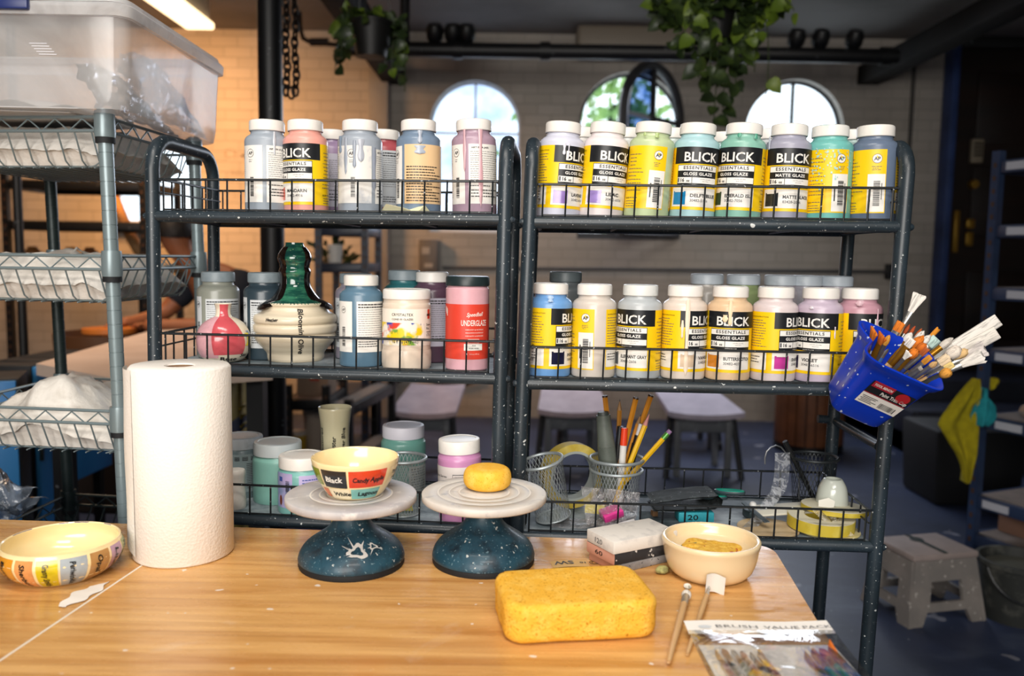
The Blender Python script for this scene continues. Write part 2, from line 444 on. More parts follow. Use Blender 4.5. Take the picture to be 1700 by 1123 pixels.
MB().tube([tuple(Vector(P(px, py, 5.25)) - cn.location) for px, py in ((497, 20), (498, 45), (503, 64), (515, 70), (572, 76))], .014, 8).tube([tuple(Vector(P(px, 70, 5.25)) - cn.location) for px in (515, 545)], .024, 10).build('conduit', mat('conduit steel', '#2a201b', .4, metal=.6), cn)
# conduit on the back wall
z1 = wz(1100, 450)
xa, xb = wx(735), wx(1475)
cw = thing('wall_conduit', 'thin dark conduit running along the brick wall below the windows', 'conduit', (0, WY - .03, z1))
MB().tube([(xa, 0, .0), (xb, 0, .02)], .012, 8).build('conduit', mat('conduit grey', '#4c4b4a', .5), cw)
MB().box((wx(1478), 0, .02), (.08, .06, .11), .006).build('junction_box', M_black, cw)
vx = wx(1497)
struct(MB().tube([(vx, WY - .02, 0), (vx, WY - .02, ZC)], .014, 8).build('trim_4', mat('dark wall pipe', '#45423e', .6)))
# breaker box
q = P(713, 427, WY - .05)
eb = thing('electrical_box', 'small grey electrical box on the brick wall below the left arched window', 'electrical box', q)
MB().box((0, 0, 0), (.145, .1, .25), .006).build('box_body', mat('grey enamel box', '#6b655f', .5), eb)
MB().box((-.0, -.053, .0), (.12, .012, .22), .004).build('box_door', mat('grey enamel door', '#746d66', .5), eb)
MB().box((-.02, -.062, .045), (.055, .006, .05)).box((.0, -.062, -.06), (.06, .006, .03)).build('notice', mat('pale notice', '#b3aca3', .6), eb)
# wall mounted air unit
qa, qb = P(957, 52, WY - .13), P(1244, 109, WY - .13)
ac = thing('air_conditioner', 'long beige wall air conditioner above the middle arched window', 'air conditioner', ((qa.x + qb.x) / 2, WY - .13, (qa.z + qb.z) / 2 + .02))
wd, ht = qb.x - qa.x, qa.z - qb.z
MB().box((0, 0, .02), (wd, .24, ht - .03), .03, segs=3).build('casing', mat('beige plastic', '#8d8273', .5), ac)
b = MB(); b.box((0, -.05, -ht / 2 + .04), (wd * .98, .16, .05), .01)
for k in range(26):
    b.box((-wd / 2 + wd * (k + .5) / 26, -.132, -ht / 2 + .04), (.012, .01, .05), 0, 1)
b.build('grille', [mat('pale grille', '#b5b0ae', .5), M_black], ac)
# door with its frame, hardware and the steps before it
dx0, dx1 = wx(1562), wx(1850)
z0, zt = .42, wz(1650, 86)
M_door = mat('dark stained door', '#160d0a', .45, vary=((2, 2, 14), '#23130d', .4, .7))
b = MB().box(((dx0 + dx1) / 2, WY - .04, (z0 + zt) / 2), (dx1 - dx0, .06, zt - z0))
for zz in (z0 + .25, z0 + 1.0, z0 + 1.65):
    for k in (0, 1):
        b.box((dx0 + (dx1 - dx0) * (.29 + .44 * k), WY - .075, zz + .22), ((dx1 - dx0) * .34, .02, .5), .008)
d1 = struct(b.build('door_1', M_door))
M_brass = mat('aged brass', '#b38b3c', .35, metal=.9)
hx = dx0 + .07
MB().box((hx - .02, WY - .09, wz(1560, 385)), (.035, .03, .30), .006).box((hx + .08, WY - .09, wz(1570, 372)), (.06, .03, .07), .01).box((hx + .08, WY - .09, wz(1570, 397)), (.05, .02, .1), .006).build('door_handle', M_brass, d1)
MB().lathe([(0, .03), (.03, .028), (.038, 0)], 16, 0, T(hx + .09, WY - .075, wz(1569, 307)) @ Rx(PI / 2)).build('deadbolt', M_brass, d1)
b = MB().box((hx + .09, WY - .09, wz(1572, 253)), (.085, .04, .17), .01)
for r_ in range(4):
    for c_ in range(3): b.box((hx + .09 - .022 + .022 * c_, WY - .112, wz(1572, 253) + .05 - .027 * r_), (.014, .008, .018), 0, 1)
b.build('keypad', [mat('keypad casing', '#8a7f6c', .5), M_black], d1)
M_bluepaint = mat('blue painted frame', '#33487c', .5, vary=(5, '#22335c', .4, .7))
fx = wx(1553)
struct(MB().box((fx, WY - .07, (zt + .08) / 2), (.05, .14, zt + .08), .006).build('trim_5', M_bluepaint))
struct(MB().box(((dx0 + dx1) / 2, WY - .06, zt + .05), (dx1 - dx0 + .1, .12, .1), .006).build('trim_6', M_black))
M_step = mat('dark painted step', '#1d2130', .55, vary=(4, '#2b3040', .4, .7), specks=[(30, .73, '#6a6c74')])
sx0 = P(1480, 690, 5.4).x
for i, (yy, hh) in enumerate(((5.75, .42), (5.35, .28), (4.95, .14))):
    y1_ = WY if i == 0 else yy + .2
    struct(MB().box(((sx0 + XR) / 2 + .12 * (2 - i) * 0, (yy - .2 + WY) / 2, hh / 2), (XR - sx0 - .02, WY - yy + .2, hh), .01).build('trim_%d' % (7 + i), M_step))
# ------------------------------------------------------------------ the two tube racks
class Rack: pass
def make_rack(pl, pr, depth, lean, shelves, label, skew=0.0):
    R = Rack(); R.o = Vector((pl[0], pl[1], 0)); d = Vector((pr[0] - pl[0], pr[1] - pl[1], 0)); R.W = d.length; R.u = d.normalized()
    R.n = Vector((-R.u.y, R.u.x, 0)); R.depth = depth; R.lean = lean; R.shelves = shelves; W = R.W
    root = thing('metal_shelf_rack', label, 'shelf rack', R.o); R.root = root; R.skew = skew
    def L(u, v, z): return R.u * (u + lean * (z - 1.1) + skew * v) + R.n * v + Vector((0, 0, z))
    R.L = lambda u, v, z: R.o + L(u, v, z)
    zt, rc = 1.385, .05
    for u in (0, W):
        pts = [L(u, 0, 0), L(u, 0, .6), L(u, 0, zt - rc)]
        for i in range(1, 7):
            a = PI / 2 * i / 6; pts.append(L(u, rc - rc * math.cos(a), zt - rc + rc * math.sin(a)))
        for i in range(0, 7):
            a = PI / 2 * i / 6; pts.append(L(u, depth - rc + rc * math.sin(a), zt - rc + rc * math.cos(a)))
        pts += [L(u, depth, .6), L(u, depth, 0)]
        b = MB().tube(pts, .0118, 14)
        for z in shelves:
            for v in (0, depth):
                s = -1 if u == 0 else 1
                b.lathe([(0, .005), (.004, .004), (.0062, 0), (.0062, -.012)], 10, 0, T(*L(u + s * .0125, v, z)) @ Ry(s * PI / 2))
        b.tube([L(u, 0, .25), L(u, depth, .25)], .008, 8)
        b.build('side_frame', M_rack, root)
    for z in shelves:
        b = MB()
        b.tube([L(.008, 0, z), L(W - .008, 0, z)], .0098, 12); b.tube([L(.008, depth, z), L(W - .008, depth, z)], .0098, 12)
        for u in (.012, W - .012): b.tube([L(u, 0, z), L(u, depth, z)], .0075, 8)
        vs = [L(u, v, z + dz) for dz in (.0035, .0075) for u, v in ((.01, .004), (W - .01, .004), (W - .01, depth - .004), (.01, depth - .004))]
        b.add(vs, [(3, 2, 1, 0), (4, 5, 6, 7), (0, 1, 5, 4), (1, 2, 6, 5), (2, 3, 7, 6), (3, 0, 4, 7)], 1, flat=True)
        for k in range(1, 4): b.tube([L(W * k / 4, .0, z - .003), L(W * k / 4, depth, z - .003)], .004, 6)
        sh = b.build('shelf', [M_rack, M_shelfpan], root)
        wr = MB(); zt_ = z + .061; h = .0016
        for v in (0, depth):
            wr.tube([L(.01, v, zt_), L(W - .01, v, zt_)], .0022, 6); wr.tube([L(.02, v, z + .0115), L(W - .02, v, z + .0115)], h, 6)
            n = round((W - .04) / .0365)
            for k in range(n + 1):
                u = .02 + (W - .04) * k / n
                wr.tube([L(u, v - .0018, z + .006), L(u, v - .0018, zt_)], h, 6)
        for u in (.014, W - .014):
            wr.tube([L(u, 0, zt_), L(u, depth, zt_)], .0022, 6); wr.tube([L(u, 0, z + .040), L(u, depth, z + .040)], h, 6)
            for k in range(1, 6): wr.tube([L(u, depth * k / 6, z + .006), L(u, depth * k / 6, zt_)], h, 6)
        wr.build('wire_guard', M_wire, sh)
    return R
def on_rack(R, px, back, z):
    lo, hi = -.3, R.W + .4
    for _ in range(40):
        m = (lo + hi) / 2
        if proj(R.L(m, back, z))[0] < px: lo = m
        else: hi = m
    p = R.L((lo + hi) / 2, back, z); p.z = z
    return p
_a, _b = P(255, 470, 1.425), P(834, 470, 1.365)
SL = (P(600, 363, 1.393).z, P(600, 622, 1.393).z, P(597, 871, 1.393).z)
RL = make_rack(_a, _b, .245, .012, SL, 'slate grey metal tube rack behind the paper towel roll, holding jars and painted vases', skew=-.04)
_a, _b = P(873.5, 470, 1.378), P(1489, 470, 1.352)
SR = (P(1100, 372, 1.368).z, P(1100, 642, 1.368).z, P(1100, 898, 1.368).z)
RR = make_rack(_a, _b, .245, .025, SR, 'slate grey metal tube rack full of yellow labelled jars, blue brush cup hanging off it')
ZT, ZM, ZB = (z + .0078 for z in SL)
ZTR, ZMR, ZBR = (z + .0078 for z in SR)

# ------------------------------------------------------------------ jars
M_yel = mat('yellow label', '#f2c710', .42)
M_blk = mat('black label ink', '#17191c', .4)
M_wht = mat('white label paper', '#e8e5df', .45)
M_gry = mat('grey fine print', '#5d5d5f', .5)
M_lid = mat('white jar lid', '#e6e2dc', .36, vary=(20, '#d3cec8', .5, .75))
M_lid2 = mat('pale blue-grey jar lid', '#b7c0c8', .4, vary=(25, '#8f9aa2', .5, .7))
M_lidg = mat('grey jar lid', '#87949b', .42, vary=(25, '#76838b', .5, .7))
M_lidd = mat('dark grey jar lid', '#565f62', .42, vary=(25, '#484f52', .5, .7))
M_lidk = mat('black jar lid', '#1e2a2c', .38)
def paint(h):
    c = h.lstrip('#'); d = '#%02x%02x%02x' % tuple(int(int(c[i:i + 2], 16) * .94) for i in (0, 2, 4))
    return mat('glaze ' + h, h, .33, vary=(16, d, .45, .7), coat=.15)
D2 = PI / 180
rbar = random.Random(11)
def bars(b, a0, a1, z, n, dz, R, mi, h=.0011, rag=.3, center=False, start=0):
    """ n lines of illegible fine print between angles a0 and a1 """
    for i in range(n):
        zz = z - i * dz
        e = a1 - (a1 - a0) * rag * rbar.random()
        if center: s = a0 + (a1 - e) / 2; e = e - (a1 - e) / 2 if e - (a1 - e) / 2 > s else e
        else: s = a0
        a = s
        while a < e:
            wd = rbar.uniform(.05, .16)
            bb = min(a + wd, e)
            if bb - a > .02: b.patch(R, a, bb, zz - h / 2, zz + h / 2, mi, seg=max(1, int((bb - a) / .12)))
            a = bb + rbar.uniform(.015, .03)
def ap_seal(b, th, z, R, mi, mw, r=.0075):
    mp = lambda x, y: (R * math.sin(th + x / R), -R * math.cos(th + x / R), z + y)
    n = 20
    vs = [mp(r * math.cos(2 * PI * k / n), r * math.sin(2 * PI * k / n)) for k in range(n)]; b.add(vs, [tuple(range(n))], mw)
    mp2 = lambda x, y: (mp(x, y)[0] * 1.006, mp(x, y)[1] * 1.006, z + y)
    for rr, wd in ((r, .0005),):
        vs = []
        for k in range(n):
            c, s = math.cos(2 * PI * k / n), math.sin(2 * PI * k / n); vs += [mp2(rr * c, rr * s), mp2((rr - wd) * c, (rr - wd) * s)]
        b.add(vs, [(2 * k, (2 * k + 2) % (2 * n), (2 * k + 3) % (2 * n), 2 * k + 1) for k in range(n)], mi)
    b.text('AP', lambda x, y: mp2(x, y - r * .38), mi, h=r * .78, align='c', bold=.02)
    o = len(b.v)
def barcode(b, a0, a1, z0, z1, R, mi, vertical=True):
    z = z0
    while z < z1:
        h = rbar.choice((.0005, .0009, .0015)); b.patch(R, a0, a1, z, min(z + h, z1), mi, seg=3); z += h + rbar.choice((.0006, .001))
def blick_label(R, th0, name, code, swatch, matte, seed):
    """yellow wrap-round label; mats 0 yellow 1 black 2 white 3 swatch 4 grey"""
    b = MB(); t = lambda d: (th0 + d) * D2
    R0, R1, R2, R3 = R + .0003, R + .0006, R + .0009, R + .0012
    b.patch(R0, t(-72), t(257), .0145, .1155, 0)
    # front
    b.patch(R1, t(0), t(143), .0885, .1155, 1)
    b.tcyl('BLICK', t(30), .0925, R2, .0152, 2, width=90 * D2 * R, bold=.018)
    b.patch(R1, t(13), t(121), .0525, .0868, 1)
    b.patch(R2, t(14.5), t(119.5), .0772, .0858, 2); b.tcyl('ESSENTIALS', t(30), .0795, R3, .0052, 1, width=78 * D2 * R, bold=.022, space=1.2)
    b.tcyl('MATTE GLAZE' if matte else 'GLOSS GLAZE', t(30), .0698, R2, .0048, 2, width=76 * D2 * R, bold=.028, space=1.1)
    b.patch(R2, t(14.5), t(52), .0572, .0665, 2); b.patch(R2, t(53.5), t(119.5), .0572, .0665, 2)
    b.tcyl('16', t(24), .0592, R3, .0058, 1, bold=.03); b.tcyl('oz', t(39), .0592, R3, .0040, 1, bold=.03)
    b.tcyl('LOW-FIRE, LEAD-FREE,', t(86), .0630, R3, .0014, 4, align='c'); b.tcyl('NON-TOXIC', t(86), .0598, R3, .0014, 4, align='c')
    b.patch(R3, t(15.5), t(20), .0585, .0655, 4, seg=1)
    b.tcyl('DICKBLICK.COM', t(68), .0540, R2, .0013, 2, align='c', space=1.5, bold=.015)
    b.patch(R1, t(-2), t(123), .0195, .0500, 2)
    b.patch(R2, t(4), t(40), .0225, .0440, 3)
    b.patch(R3, t(9), t(35), .0425, .0442, 2, seg=4)
    b.tcyl(name, t(51), .0350, R2, .0054, 1, bold=.028, width=min(4.6 * len(name) * .001, 72 * D2 * R)); b.tcyl(code, t(51), .0275, R2, .0045, 4, bold=.008, width=min(46 * D2 * R, .034))
    # back text
    bars(b, t(148), t(203), .1015, 11, .0058, R1, 4, rag=.35, center=True)
    b.tcyl('BLICK', t(150), .030, R1, .0026, 1, bold=.02); bars(b, t(165), t(190), .0315, 1, .005, R1, 4); bars(b, t(152), t(190), .026, 3, .004, R1, 4)
    ap_seal(b, t(234), .101, R1, 1, 2); bars(b, t(222), t(246), .0885, 3, .0026, R1, 4, h=.0008, center=True)
    b.patch(R1, t(214), t(255), .0165, .0765, 2); barcode(b, t(228), t(243), .026, .066, R2, 1)
    b.patch(R2, t(219), t(222), .033, .056, 1, seg=1); b.patch(R2, t(246), t(248), .036, .062, 4, seg=1)
    # instructions
    b.tcyl('GLAZING INSTRUCTIONS', t(-68), .1065, R1, .0019, 1, width=54 * D2 * R, bold=.01)
    bars(b, t(-68), t(-14), .1015, 11, .0043, R1, 4, rag=.35)
    b.patch(R1, t(-70), t(-16), .0195, .0480, 2); bars(b, t(-66), t(-30), .041, 3, .0045, R2, 1, h=.0014)
    return b
LAB = [M_yel, M_blk, M_wht, None, M_gry]
def jar_body(R, H, lid_r, kind='tall'):
    """profile of a straight jar with a rounded shoulder, and its screw lid"""
    s = H - .0355
    body = [(0, .0015), (R * .8, .0015), (R - .004, 0), (R - .001, .0015), (R, .005), (R, s), (R - .0008, s + .0035), (R - .003, s + .0070), (R - .0062, s + .0095), (lid_r - .0016, s + .0115), (lid_r - .0024, s + .0135), (lid_r - .0024, s + .022)]
    lid = [(lid_r - .001, H - .0185), (lid_r, H - .0175), (lid_r, H - .004), (lid_r - .0009, H - .0012), (lid_r - .003, H), (lid_r * .8, H - .0003), (lid_r * .78, H - .001), (0, H - .001)]
    return body, lid
JARS = {}
def jar_meshes(R, H, lid_r):
    k = (R, H, lid_r)
    body, lid = jar_body(R, H, lid_r)
    return MB().lathe(body, 44), MB().lathe(lid, 40)
def drip(b, th, z0, z1, R, wd, mi=0):
    """a run of dried paint down the outside"""
    n = 12
    def f(u, v):
        z = z0 + (z1 - z0) * v; ww = wd * (1 if v < .85 else math.sqrt(max(0, 1 - ((v - .85) / .15) ** 2)) ) * (1 + .25 * math.sin(v * 9 + th * 7)) + 1e-5
        a = th + (u - .5) * ww / R; k = R + .0004 + .0009 * (1 - (2 * u - 1) ** 2)
        return (k * math.sin(a), -k * math.cos(a), z)
    b.grid(f, 5, n, mi)
def view(p): return -math.degrees(math.atan2(p.x, p.y))
def blick(px, R_, z, back, th, name, code, sw, col, label, group, matte=False, tilt=0.0, lid=None, drips=(), r=.0372, h=.1565, dy=0.0, specks=None):
    p = on_rack(R_, px, back + dy, z)
    t = thing('glaze_jar', label, 'jar', (p.x, p.y, p.z + r * abs(math.sin(tilt))), (0, tilt, 0), group)
    bo, li = jar_meshes(r, h, .0295)
    bo.build('jar_body', paint(col), t); li.build('lid', lid or M_lid, t)
    L = list(LAB); L[3] = mat('swatch ' + sw, sw, .25, coat=.5)
    blick_label(r, th + view(p), name, code, sw, matte, 0).build('paper_label', L, t)
    if specks:
        b = MB(); rs = random.Random(5)
        for k in range(90):
            a = (rs.gauss(-8, 26) + view(p)) * D2; z_ = .118 - abs(rs.gauss(0, .03)); q = rs.uniform(.0005, .0014)
            if z_ > .05: b.patch(r + .0013, a - q / r, a + q / r, z_ - q * 1.3, z_ + q * 1.3, seg=1)
        b.build('paint_specks', paint(specks), t)['kind'] = 'stuff'
    for d in drips:
        b = MB(); drip(b, (d[0] + view(p)) * D2, d[1], d[2], r + .0012, d[3]); b.build('paint_drip', paint(d[4] if len(d) > 4 else col), t)
    return t
G1 = 'yellow labelled glaze jars in the front row of the top shelf'
G2 = 'yellow labelled glaze jars in the front row of the middle shelf'
B0 = .052
J = blick
J(925, RR, ZTR, B0, -18, 'LAVENDER', '30482-6196', '#9a7fc4', '#cdcedd', 'glaze jar with very pale lavender contents and a chipped label, LAVENDER, beside the rack post', G1, tilt=.05, drips=[(6, .119, .100, .004, '#dcdbe6'), (17, .119, .094, .0022, '#dcdbe6')])
J(996, RR, ZTR, B0 + .003, -42, 'LILAC', '30482-6036', '#9c86c8', '#e6dcdc', 'glaze jar with pinkish white contents, LILAC, on the top shelf', G1, tilt=.066)
J(1071, RR, ZTR, B0, -215, 'PISTACHIO', '30482-7000', '#a8c080', '#bccb9f', 'glaze jar with pale green contents turned to show its text-only yellow back', G1, tilt=.066, drips=[(10, .136, .128, .006, '#a9bf7c'), (-20, .136, .130, .004, '#a9bf7c')])
J(1147, RR, ZTR, B0 + .003, -58, 'DELFT BLUE', '30482-5196', '#1c7fb5', '#a9cdd2', 'glaze jar with pale aqua contents, DELFT BLUE, on the top shelf', G1, tilt=.045)
J(1223, RR, ZTR, B0, -87, 'EMERALD ISLE', '30482-7056', '#1f3f35', '#86b9a8', 'glaze jar with sea green contents, EMERALD ISLE, on the top shelf', G1, tilt=.045, drips=[(30, .137, .128, .005, '#4f9d83'), (-10, .137, .130, .006, '#4f9d83')])
J(1300, RR, ZTR, B0 + .002, -56, 'MATTE BLACK', '83428-2026', '#22282c', '#a09fb0', 'glaze jar with lavender grey contents, MATTE BLACK, on the top shelf', G1, True, tilt=.026, drips=[(-50, .135, .114, .004, '#b9bccb')])
J(1371, RR, ZTR, B0 + .004, -204, 'TURQUOISE', '30482-5000', '#3fa59b', '#6fb8b0', 'speckled glaze jar with turquoise contents and paint-smeared lid', G1, tilt=.0, lid=mat('smeared lid', '#e4e2dd', .4, vary=(30, '#8fc5bd', .55, .7)), specks='#a5cfcb')
J(1446, RR, ZTR, B0, -227, 'DENIM', '30482-5100', '#4a5a78', '#64738a', 'glaze jar with slate blue contents at the post end of the top shelf', G1, tilt=-.004)
J(910, RR, ZMR, B0, 3, 'INDIGO', '30482-5546', '#1c1d38', '#6b9bd0', 'glaze jar with bright blue contents, beside the post on the middle shelf', G2, tilt=.012, drips=[(0, .136, .126, .008, '#a9c4e6')])
J(984, RR, ZMR, B0 + .002, -256, 'OATMEAL', '30482-8256', '#cdbba0', '#cdc3b9', 'glaze jar with beige contents showing a seal and a bare strip between yellow labels', G2, tilt=.0)
J(1058, RR, ZMR, B0, -100, 'ELEPHANT GRAY', '30482-2606', '#3c4146', '#b2b7ba', 'glaze jar with light grey contents, ELEPHANT GRAY', G2, tilt=.008, lid=mat('grubby lid', '#d9dbd8', .4, vary=(20, '#b5babb', .5, .7)))
J(1132, RR, ZMR, B0 + .002, -10, 'VANILLA', '30482-8026', '#d8bfa3', '#ded0c3', 'glaze jar with cream contents and one long cream drip over its label', G2, tilt=.008, drips=[(8, .134, .008, .0062, '#f0dcc6'), (-4, .10, .07, .004, '#f0dcc6')])
J(1206, RR, ZMR, B0, -61, 'BUTTERSCOTCH', '30482-4076', '#c97d1f', '#ddbd98', 'glaze jar with tan contents, BUTTERSCOTCH, blotch over the lettering', G2, tilt=.008, drips=[(2, .134, .092, .006, '#efd6b2'), (-10, .11, .098, .008, '#efd6b2')])
J(1281, RR, ZMR, B0 + .002, 0, 'SNAPDRAGON', '30482-3546', '#c43e96', '#d6c8c8', 'glaze jar with pale pinkish grey contents and a magenta swatch', G2, tilt=.006)
J(1355, RR, ZMR, B0, -92, 'VIOLET', '30482-6516', '#2a2140', '#bfafc0', 'glaze jar with lilac contents, VIOLET, beside the blue cup', G2, tilt=.004, drips=[(40, .094, .074, .0025, '#d9cfdc'), (-20, .127, .122, .006, '#e3dbe4')])
J(1420, RR, ZMR, B0 + .012, -24, 'BERRY', '30482-3000', '#8c3a52', '#bd8f9c', 'glaze jar with rosy mauve contents, half behind the blue cup', G2, tilt=.0, drips=[(48, .124, .085, .0035, '#cfaab5'), (0, .137, .128, .01, '#d3b0ba')])
J(509, RL, ZT, .055, -105, 'MANDARIN', '30482-4916', '#c8452c', '#e6a194', 'glaze jar with salmon pink contents and a yellow label, MANDARIN', None, tilt=-.006)

def plain(px, R_, z, back, col, label, r=.0372, h=.1565, lid=None, tilt=0.0, panels=(), group=None, drips=(), lid_r=.0295, name='glaze_jar'):
    p = on_rack(R_, px, back, z)
    t = thing(name, label, 'jar', (p.x, p.y, p.z + r * abs(math.sin(tilt))), (0, tilt, 0), group)
    bo, li = jar_meshes(r, h, lid_r)
    bo.build('jar_body', paint(col), t); li.build('lid', lid or M_lid, t)
    v0 = view(p)
    for k in panels:
        a0, a1, z0, z1, paper, style = k[:6]
        b = MB(); R1, R2 = r + .0004, r + .0008; A, Bq = (a0 + v0) * D2, (a1 + v0) * D2
        b.patch(R1, A, Bq, z0, z1, 0)
        H_ = z1 - z0; m = .06
        if style == 'ap':
            ap_seal(b, (A + Bq) / 2, z1 - .013, R2, 1, 0, r=.0068); barcode(b, (A + Bq) / 2 - .03, (A + Bq) / 2 + .16, z0 + .010, z0 + H_ * .45, R2, 1)
            bars(b, A + .05, A + .16, z1 - .004, 26, .0032, R2, 2, h=.0006, rag=.6); bars(b, (A + Bq) / 2 - .1, (A + Bq) / 2 + .12, z1 - .024, 2, .003, R2, 2, h=.0007)
        elif style == 'art':
            b.tcyl('ART IN A JAR!', A + .12, z1 - .007, R2, .0028, 1, bold=.02, width=min(.030, (Bq - A) * r * .8))
            bars(b, A + .08, Bq - .05, z1 - .012, 14, .0035, R2, 2, h=.0006, rag=.15); bars(b, A + .08, Bq - .3, z0 + .029, 1, .004, R2, 1, h=.0012); bars(b, A + .1, Bq - .15, z0 + .022, 3, .005, R2, 1, h=.0016)
        elif style == 'notes':
            bars(b, A + .07, Bq - .04, z1 - .005, 2, .0045, R2, 1, h=.0020, rag=.1); bars(b, A + .07, Bq - .05, z1 - .014, 14, .0038, R2, 2, h=.0007, rag=.3); bars(b, A + .07, Bq - .4, z0 + .018, 3, .004, R2, 1, h=.0013)
        elif style == 'text':
            bars(b, A + .10, Bq - .3, z1 - .036, 13, .0046, R2, 1, h=.0016, rag=.35)
        elif style == 'seal':
            ap_seal(b, (A + Bq) / 2, z1 - .014, R2, 1, 0, r=.0055); barcode(b, (A + Bq) / 2 - .1, (A + Bq) / 2 + .1, z0 + .010, z0 + H_ * .5, R2, 1)
        b.build('paper_label', [paper, M_blk, M_gry], t)
    for d in drips:
        b = MB(); drip(b, (d[0] + v0) * D2, d[1], d[2], r + .0006, d[3]); b.build('paint_drip', paint(d[4]), t)
    return t
M_tan = mat('tan label paper', '#dfbd90', .5)
M_pgrey = mat('pale grey label paper', '#cfd3d6', .5)
M_plil = mat('pale lilac label paper', '#c5c3d2', .5)
M_smear = mat('smeared white label', '#dcdad6', .5, vary=(22, '#a7adb8', .5, .68))
plain(444.5, RL, ZT, .055, '#9aa3ae', 'glaze jar with blue-grey contents and white labels, nearest the chain', tilt=.004, panels=[(-78, -12, .018, .112, M_wht, 'ap'), (-2, 80, .018, .112, M_wht, 'art')], drips=[(18, .135, .096, .004, '#c4c8cf')])
plain(550, RL, ZT, .165, '#9c86a6', 'purple glaze jar peeking out behind the salmon pink jar', panels=[(-60, 70, .018, .112, M_plil, 'art')])
plain(598, RL, ZT, .055, '#9aa2ad', 'glaze jar with grey drips smeared over its white label', tilt=.0, panels=[(-74, 30, .018, .112, M_smear, 'ap'), (41, 88, .018, .108, M_wht, 'art')], drips=[(-38, .125, .065, .006, '#8f98a6'), (-14, .12, .075, .005, '#8f98a6'), (2, .122, .085, .009, '#a8adb8'), (38, .11, .04, .006, '#8d94a3'), (-58, .128, .10, .007, '#7f90a3')])
plain(636, RL, ZT, .165, '#b3555c', 'red glaze jar mostly hidden behind the drip-smeared jar', panels=[(-30, 75, .018, .118, M_pgrey, 'notes')])
plain(695, RL, ZT, .055, '#71849a', 'steel blue glaze jar with a tan text label', tilt=-.003, panels=[(-88, -46, .018, .112, M_wht, 'ap'), (-38, 88, .018, .114, M_tan, 'text')], drips=[(3, .136, .115, .006, '#a7b0be'), (3, .112, .098, .015, '#a7b0be')])
plain(788, RL, ZT, .055, '#a98f9f', 'mauve glaze jar with two pink drips, next to the rack post', tilt=-.02, panels=[(-75, -24, .018, .114, M_wht, 'ap'), (-14, 82, .018, .114, M_wht, 'art')], drips=[(-24, .137, .07, .0045, '#c79da5'), (16, .137, .012, .0062, '#cfa3aa')])
plain(364.5, RL, ZM, .12, '#8f9288', 'olive grey glaze jar behind the round pink vase', lid=M_lidg, panels=[(-78, -50, .022, .112, M_pgrey, 'seal'), (-36, 66, .022, .108, M_pgrey, 'notes')])
plain(441, RL, ZM, .12, '#33424c', 'dark teal glaze jar behind the tall bottle vase', lid=M_lidg, panels=[(-78, -54, .022, .112, M_pgrey, 'seal'), (-42, 60, .022, .108, M_pgrey, 'notes')])
plain(591, RL, ZM, .165, '#8f8a98', 'mauve-grey glaze jar with a grey lid behind the blue jar on the middle shelf', lid=M_lidg, panels=[(-78, -40, .022, .112, M_pgrey, 'seal')])
plain(600, RL, ZM, .065, '#58778c', 'blue glaze jar with two white labels beside the bottle vase', panels=[(-78, -24, .026, .112, M_wht, 'seal'), (-12, 84, .026, .112, M_wht, 'notes')])
plain(671, RL, ZM, .165, '#2f6a70', 'teal glaze jar with a blue-grey lid behind the cream jar', lid=M_lidg, h=.164)
plain(717, RL, ZM, .150, '#5a4152', 'dark plum glaze jar with a pale lilac label', lid=M_lid, h=.162, panels=[(-20, 80, .03, .116, M_plil, 'notes')])
# back rows on the right rack: only lids and shoulders show
GB = 'glaze jars in the back row of the top shelf'
GB2 = 'glaze jars in the back row of the middle shelf'
for px, col, lab in ((962, '#d8d4d0', 'glaze jar in the back row between the lavender and the pinkish white jars'), (1036, '#d6d8d4', 'glaze jar in the back row between the pinkish white and the pale green jars'), (1110, '#c9d6d2', 'glaze jar in the back row between the pale green and the aqua jars'), (1196, '#b7d4d0', 'glaze jar in the back row between the aqua and the sea green jars'), (1270, '#c8cdd0', 'glaze jar in the back row between the sea green and the lavender grey jars'), (1408, '#aac4c0', 'glaze jar in the back row between the turquoise and the slate blue jars')):
    plain(px, RR, ZTR, .165, col, lab, h=.166 if px not in (1196,) else .16, group=GB)
for px, col, ld, lab in ((936, '#5d6264', M_lidd, 'dark-lidded glaze jar behind the bright blue jar'), (1168, '#a9a39c', M_lid2, 'blue-grey lidded glaze jar behind the cream dripped jar'), (1228, '#8a9a6a', M_lid2, 'blue-grey lidded green glaze jar behind the tan jar'), (1290, '#a09aa0', M_lid2, 'blue-grey lidded glaze jar behind the magenta swatch jar'), (1330, '#9a98a0', M_lid2, 'blue-grey lidded glaze jar between the magenta swatch and lilac jars'), (1380, '#a8a0a8', M_lid2, 'blue-grey lidded glaze jar behind the lilac jar')):
    plain(px, RR, ZMR, .165, col, lab, lid=ld, h=.1745, group=GB2)
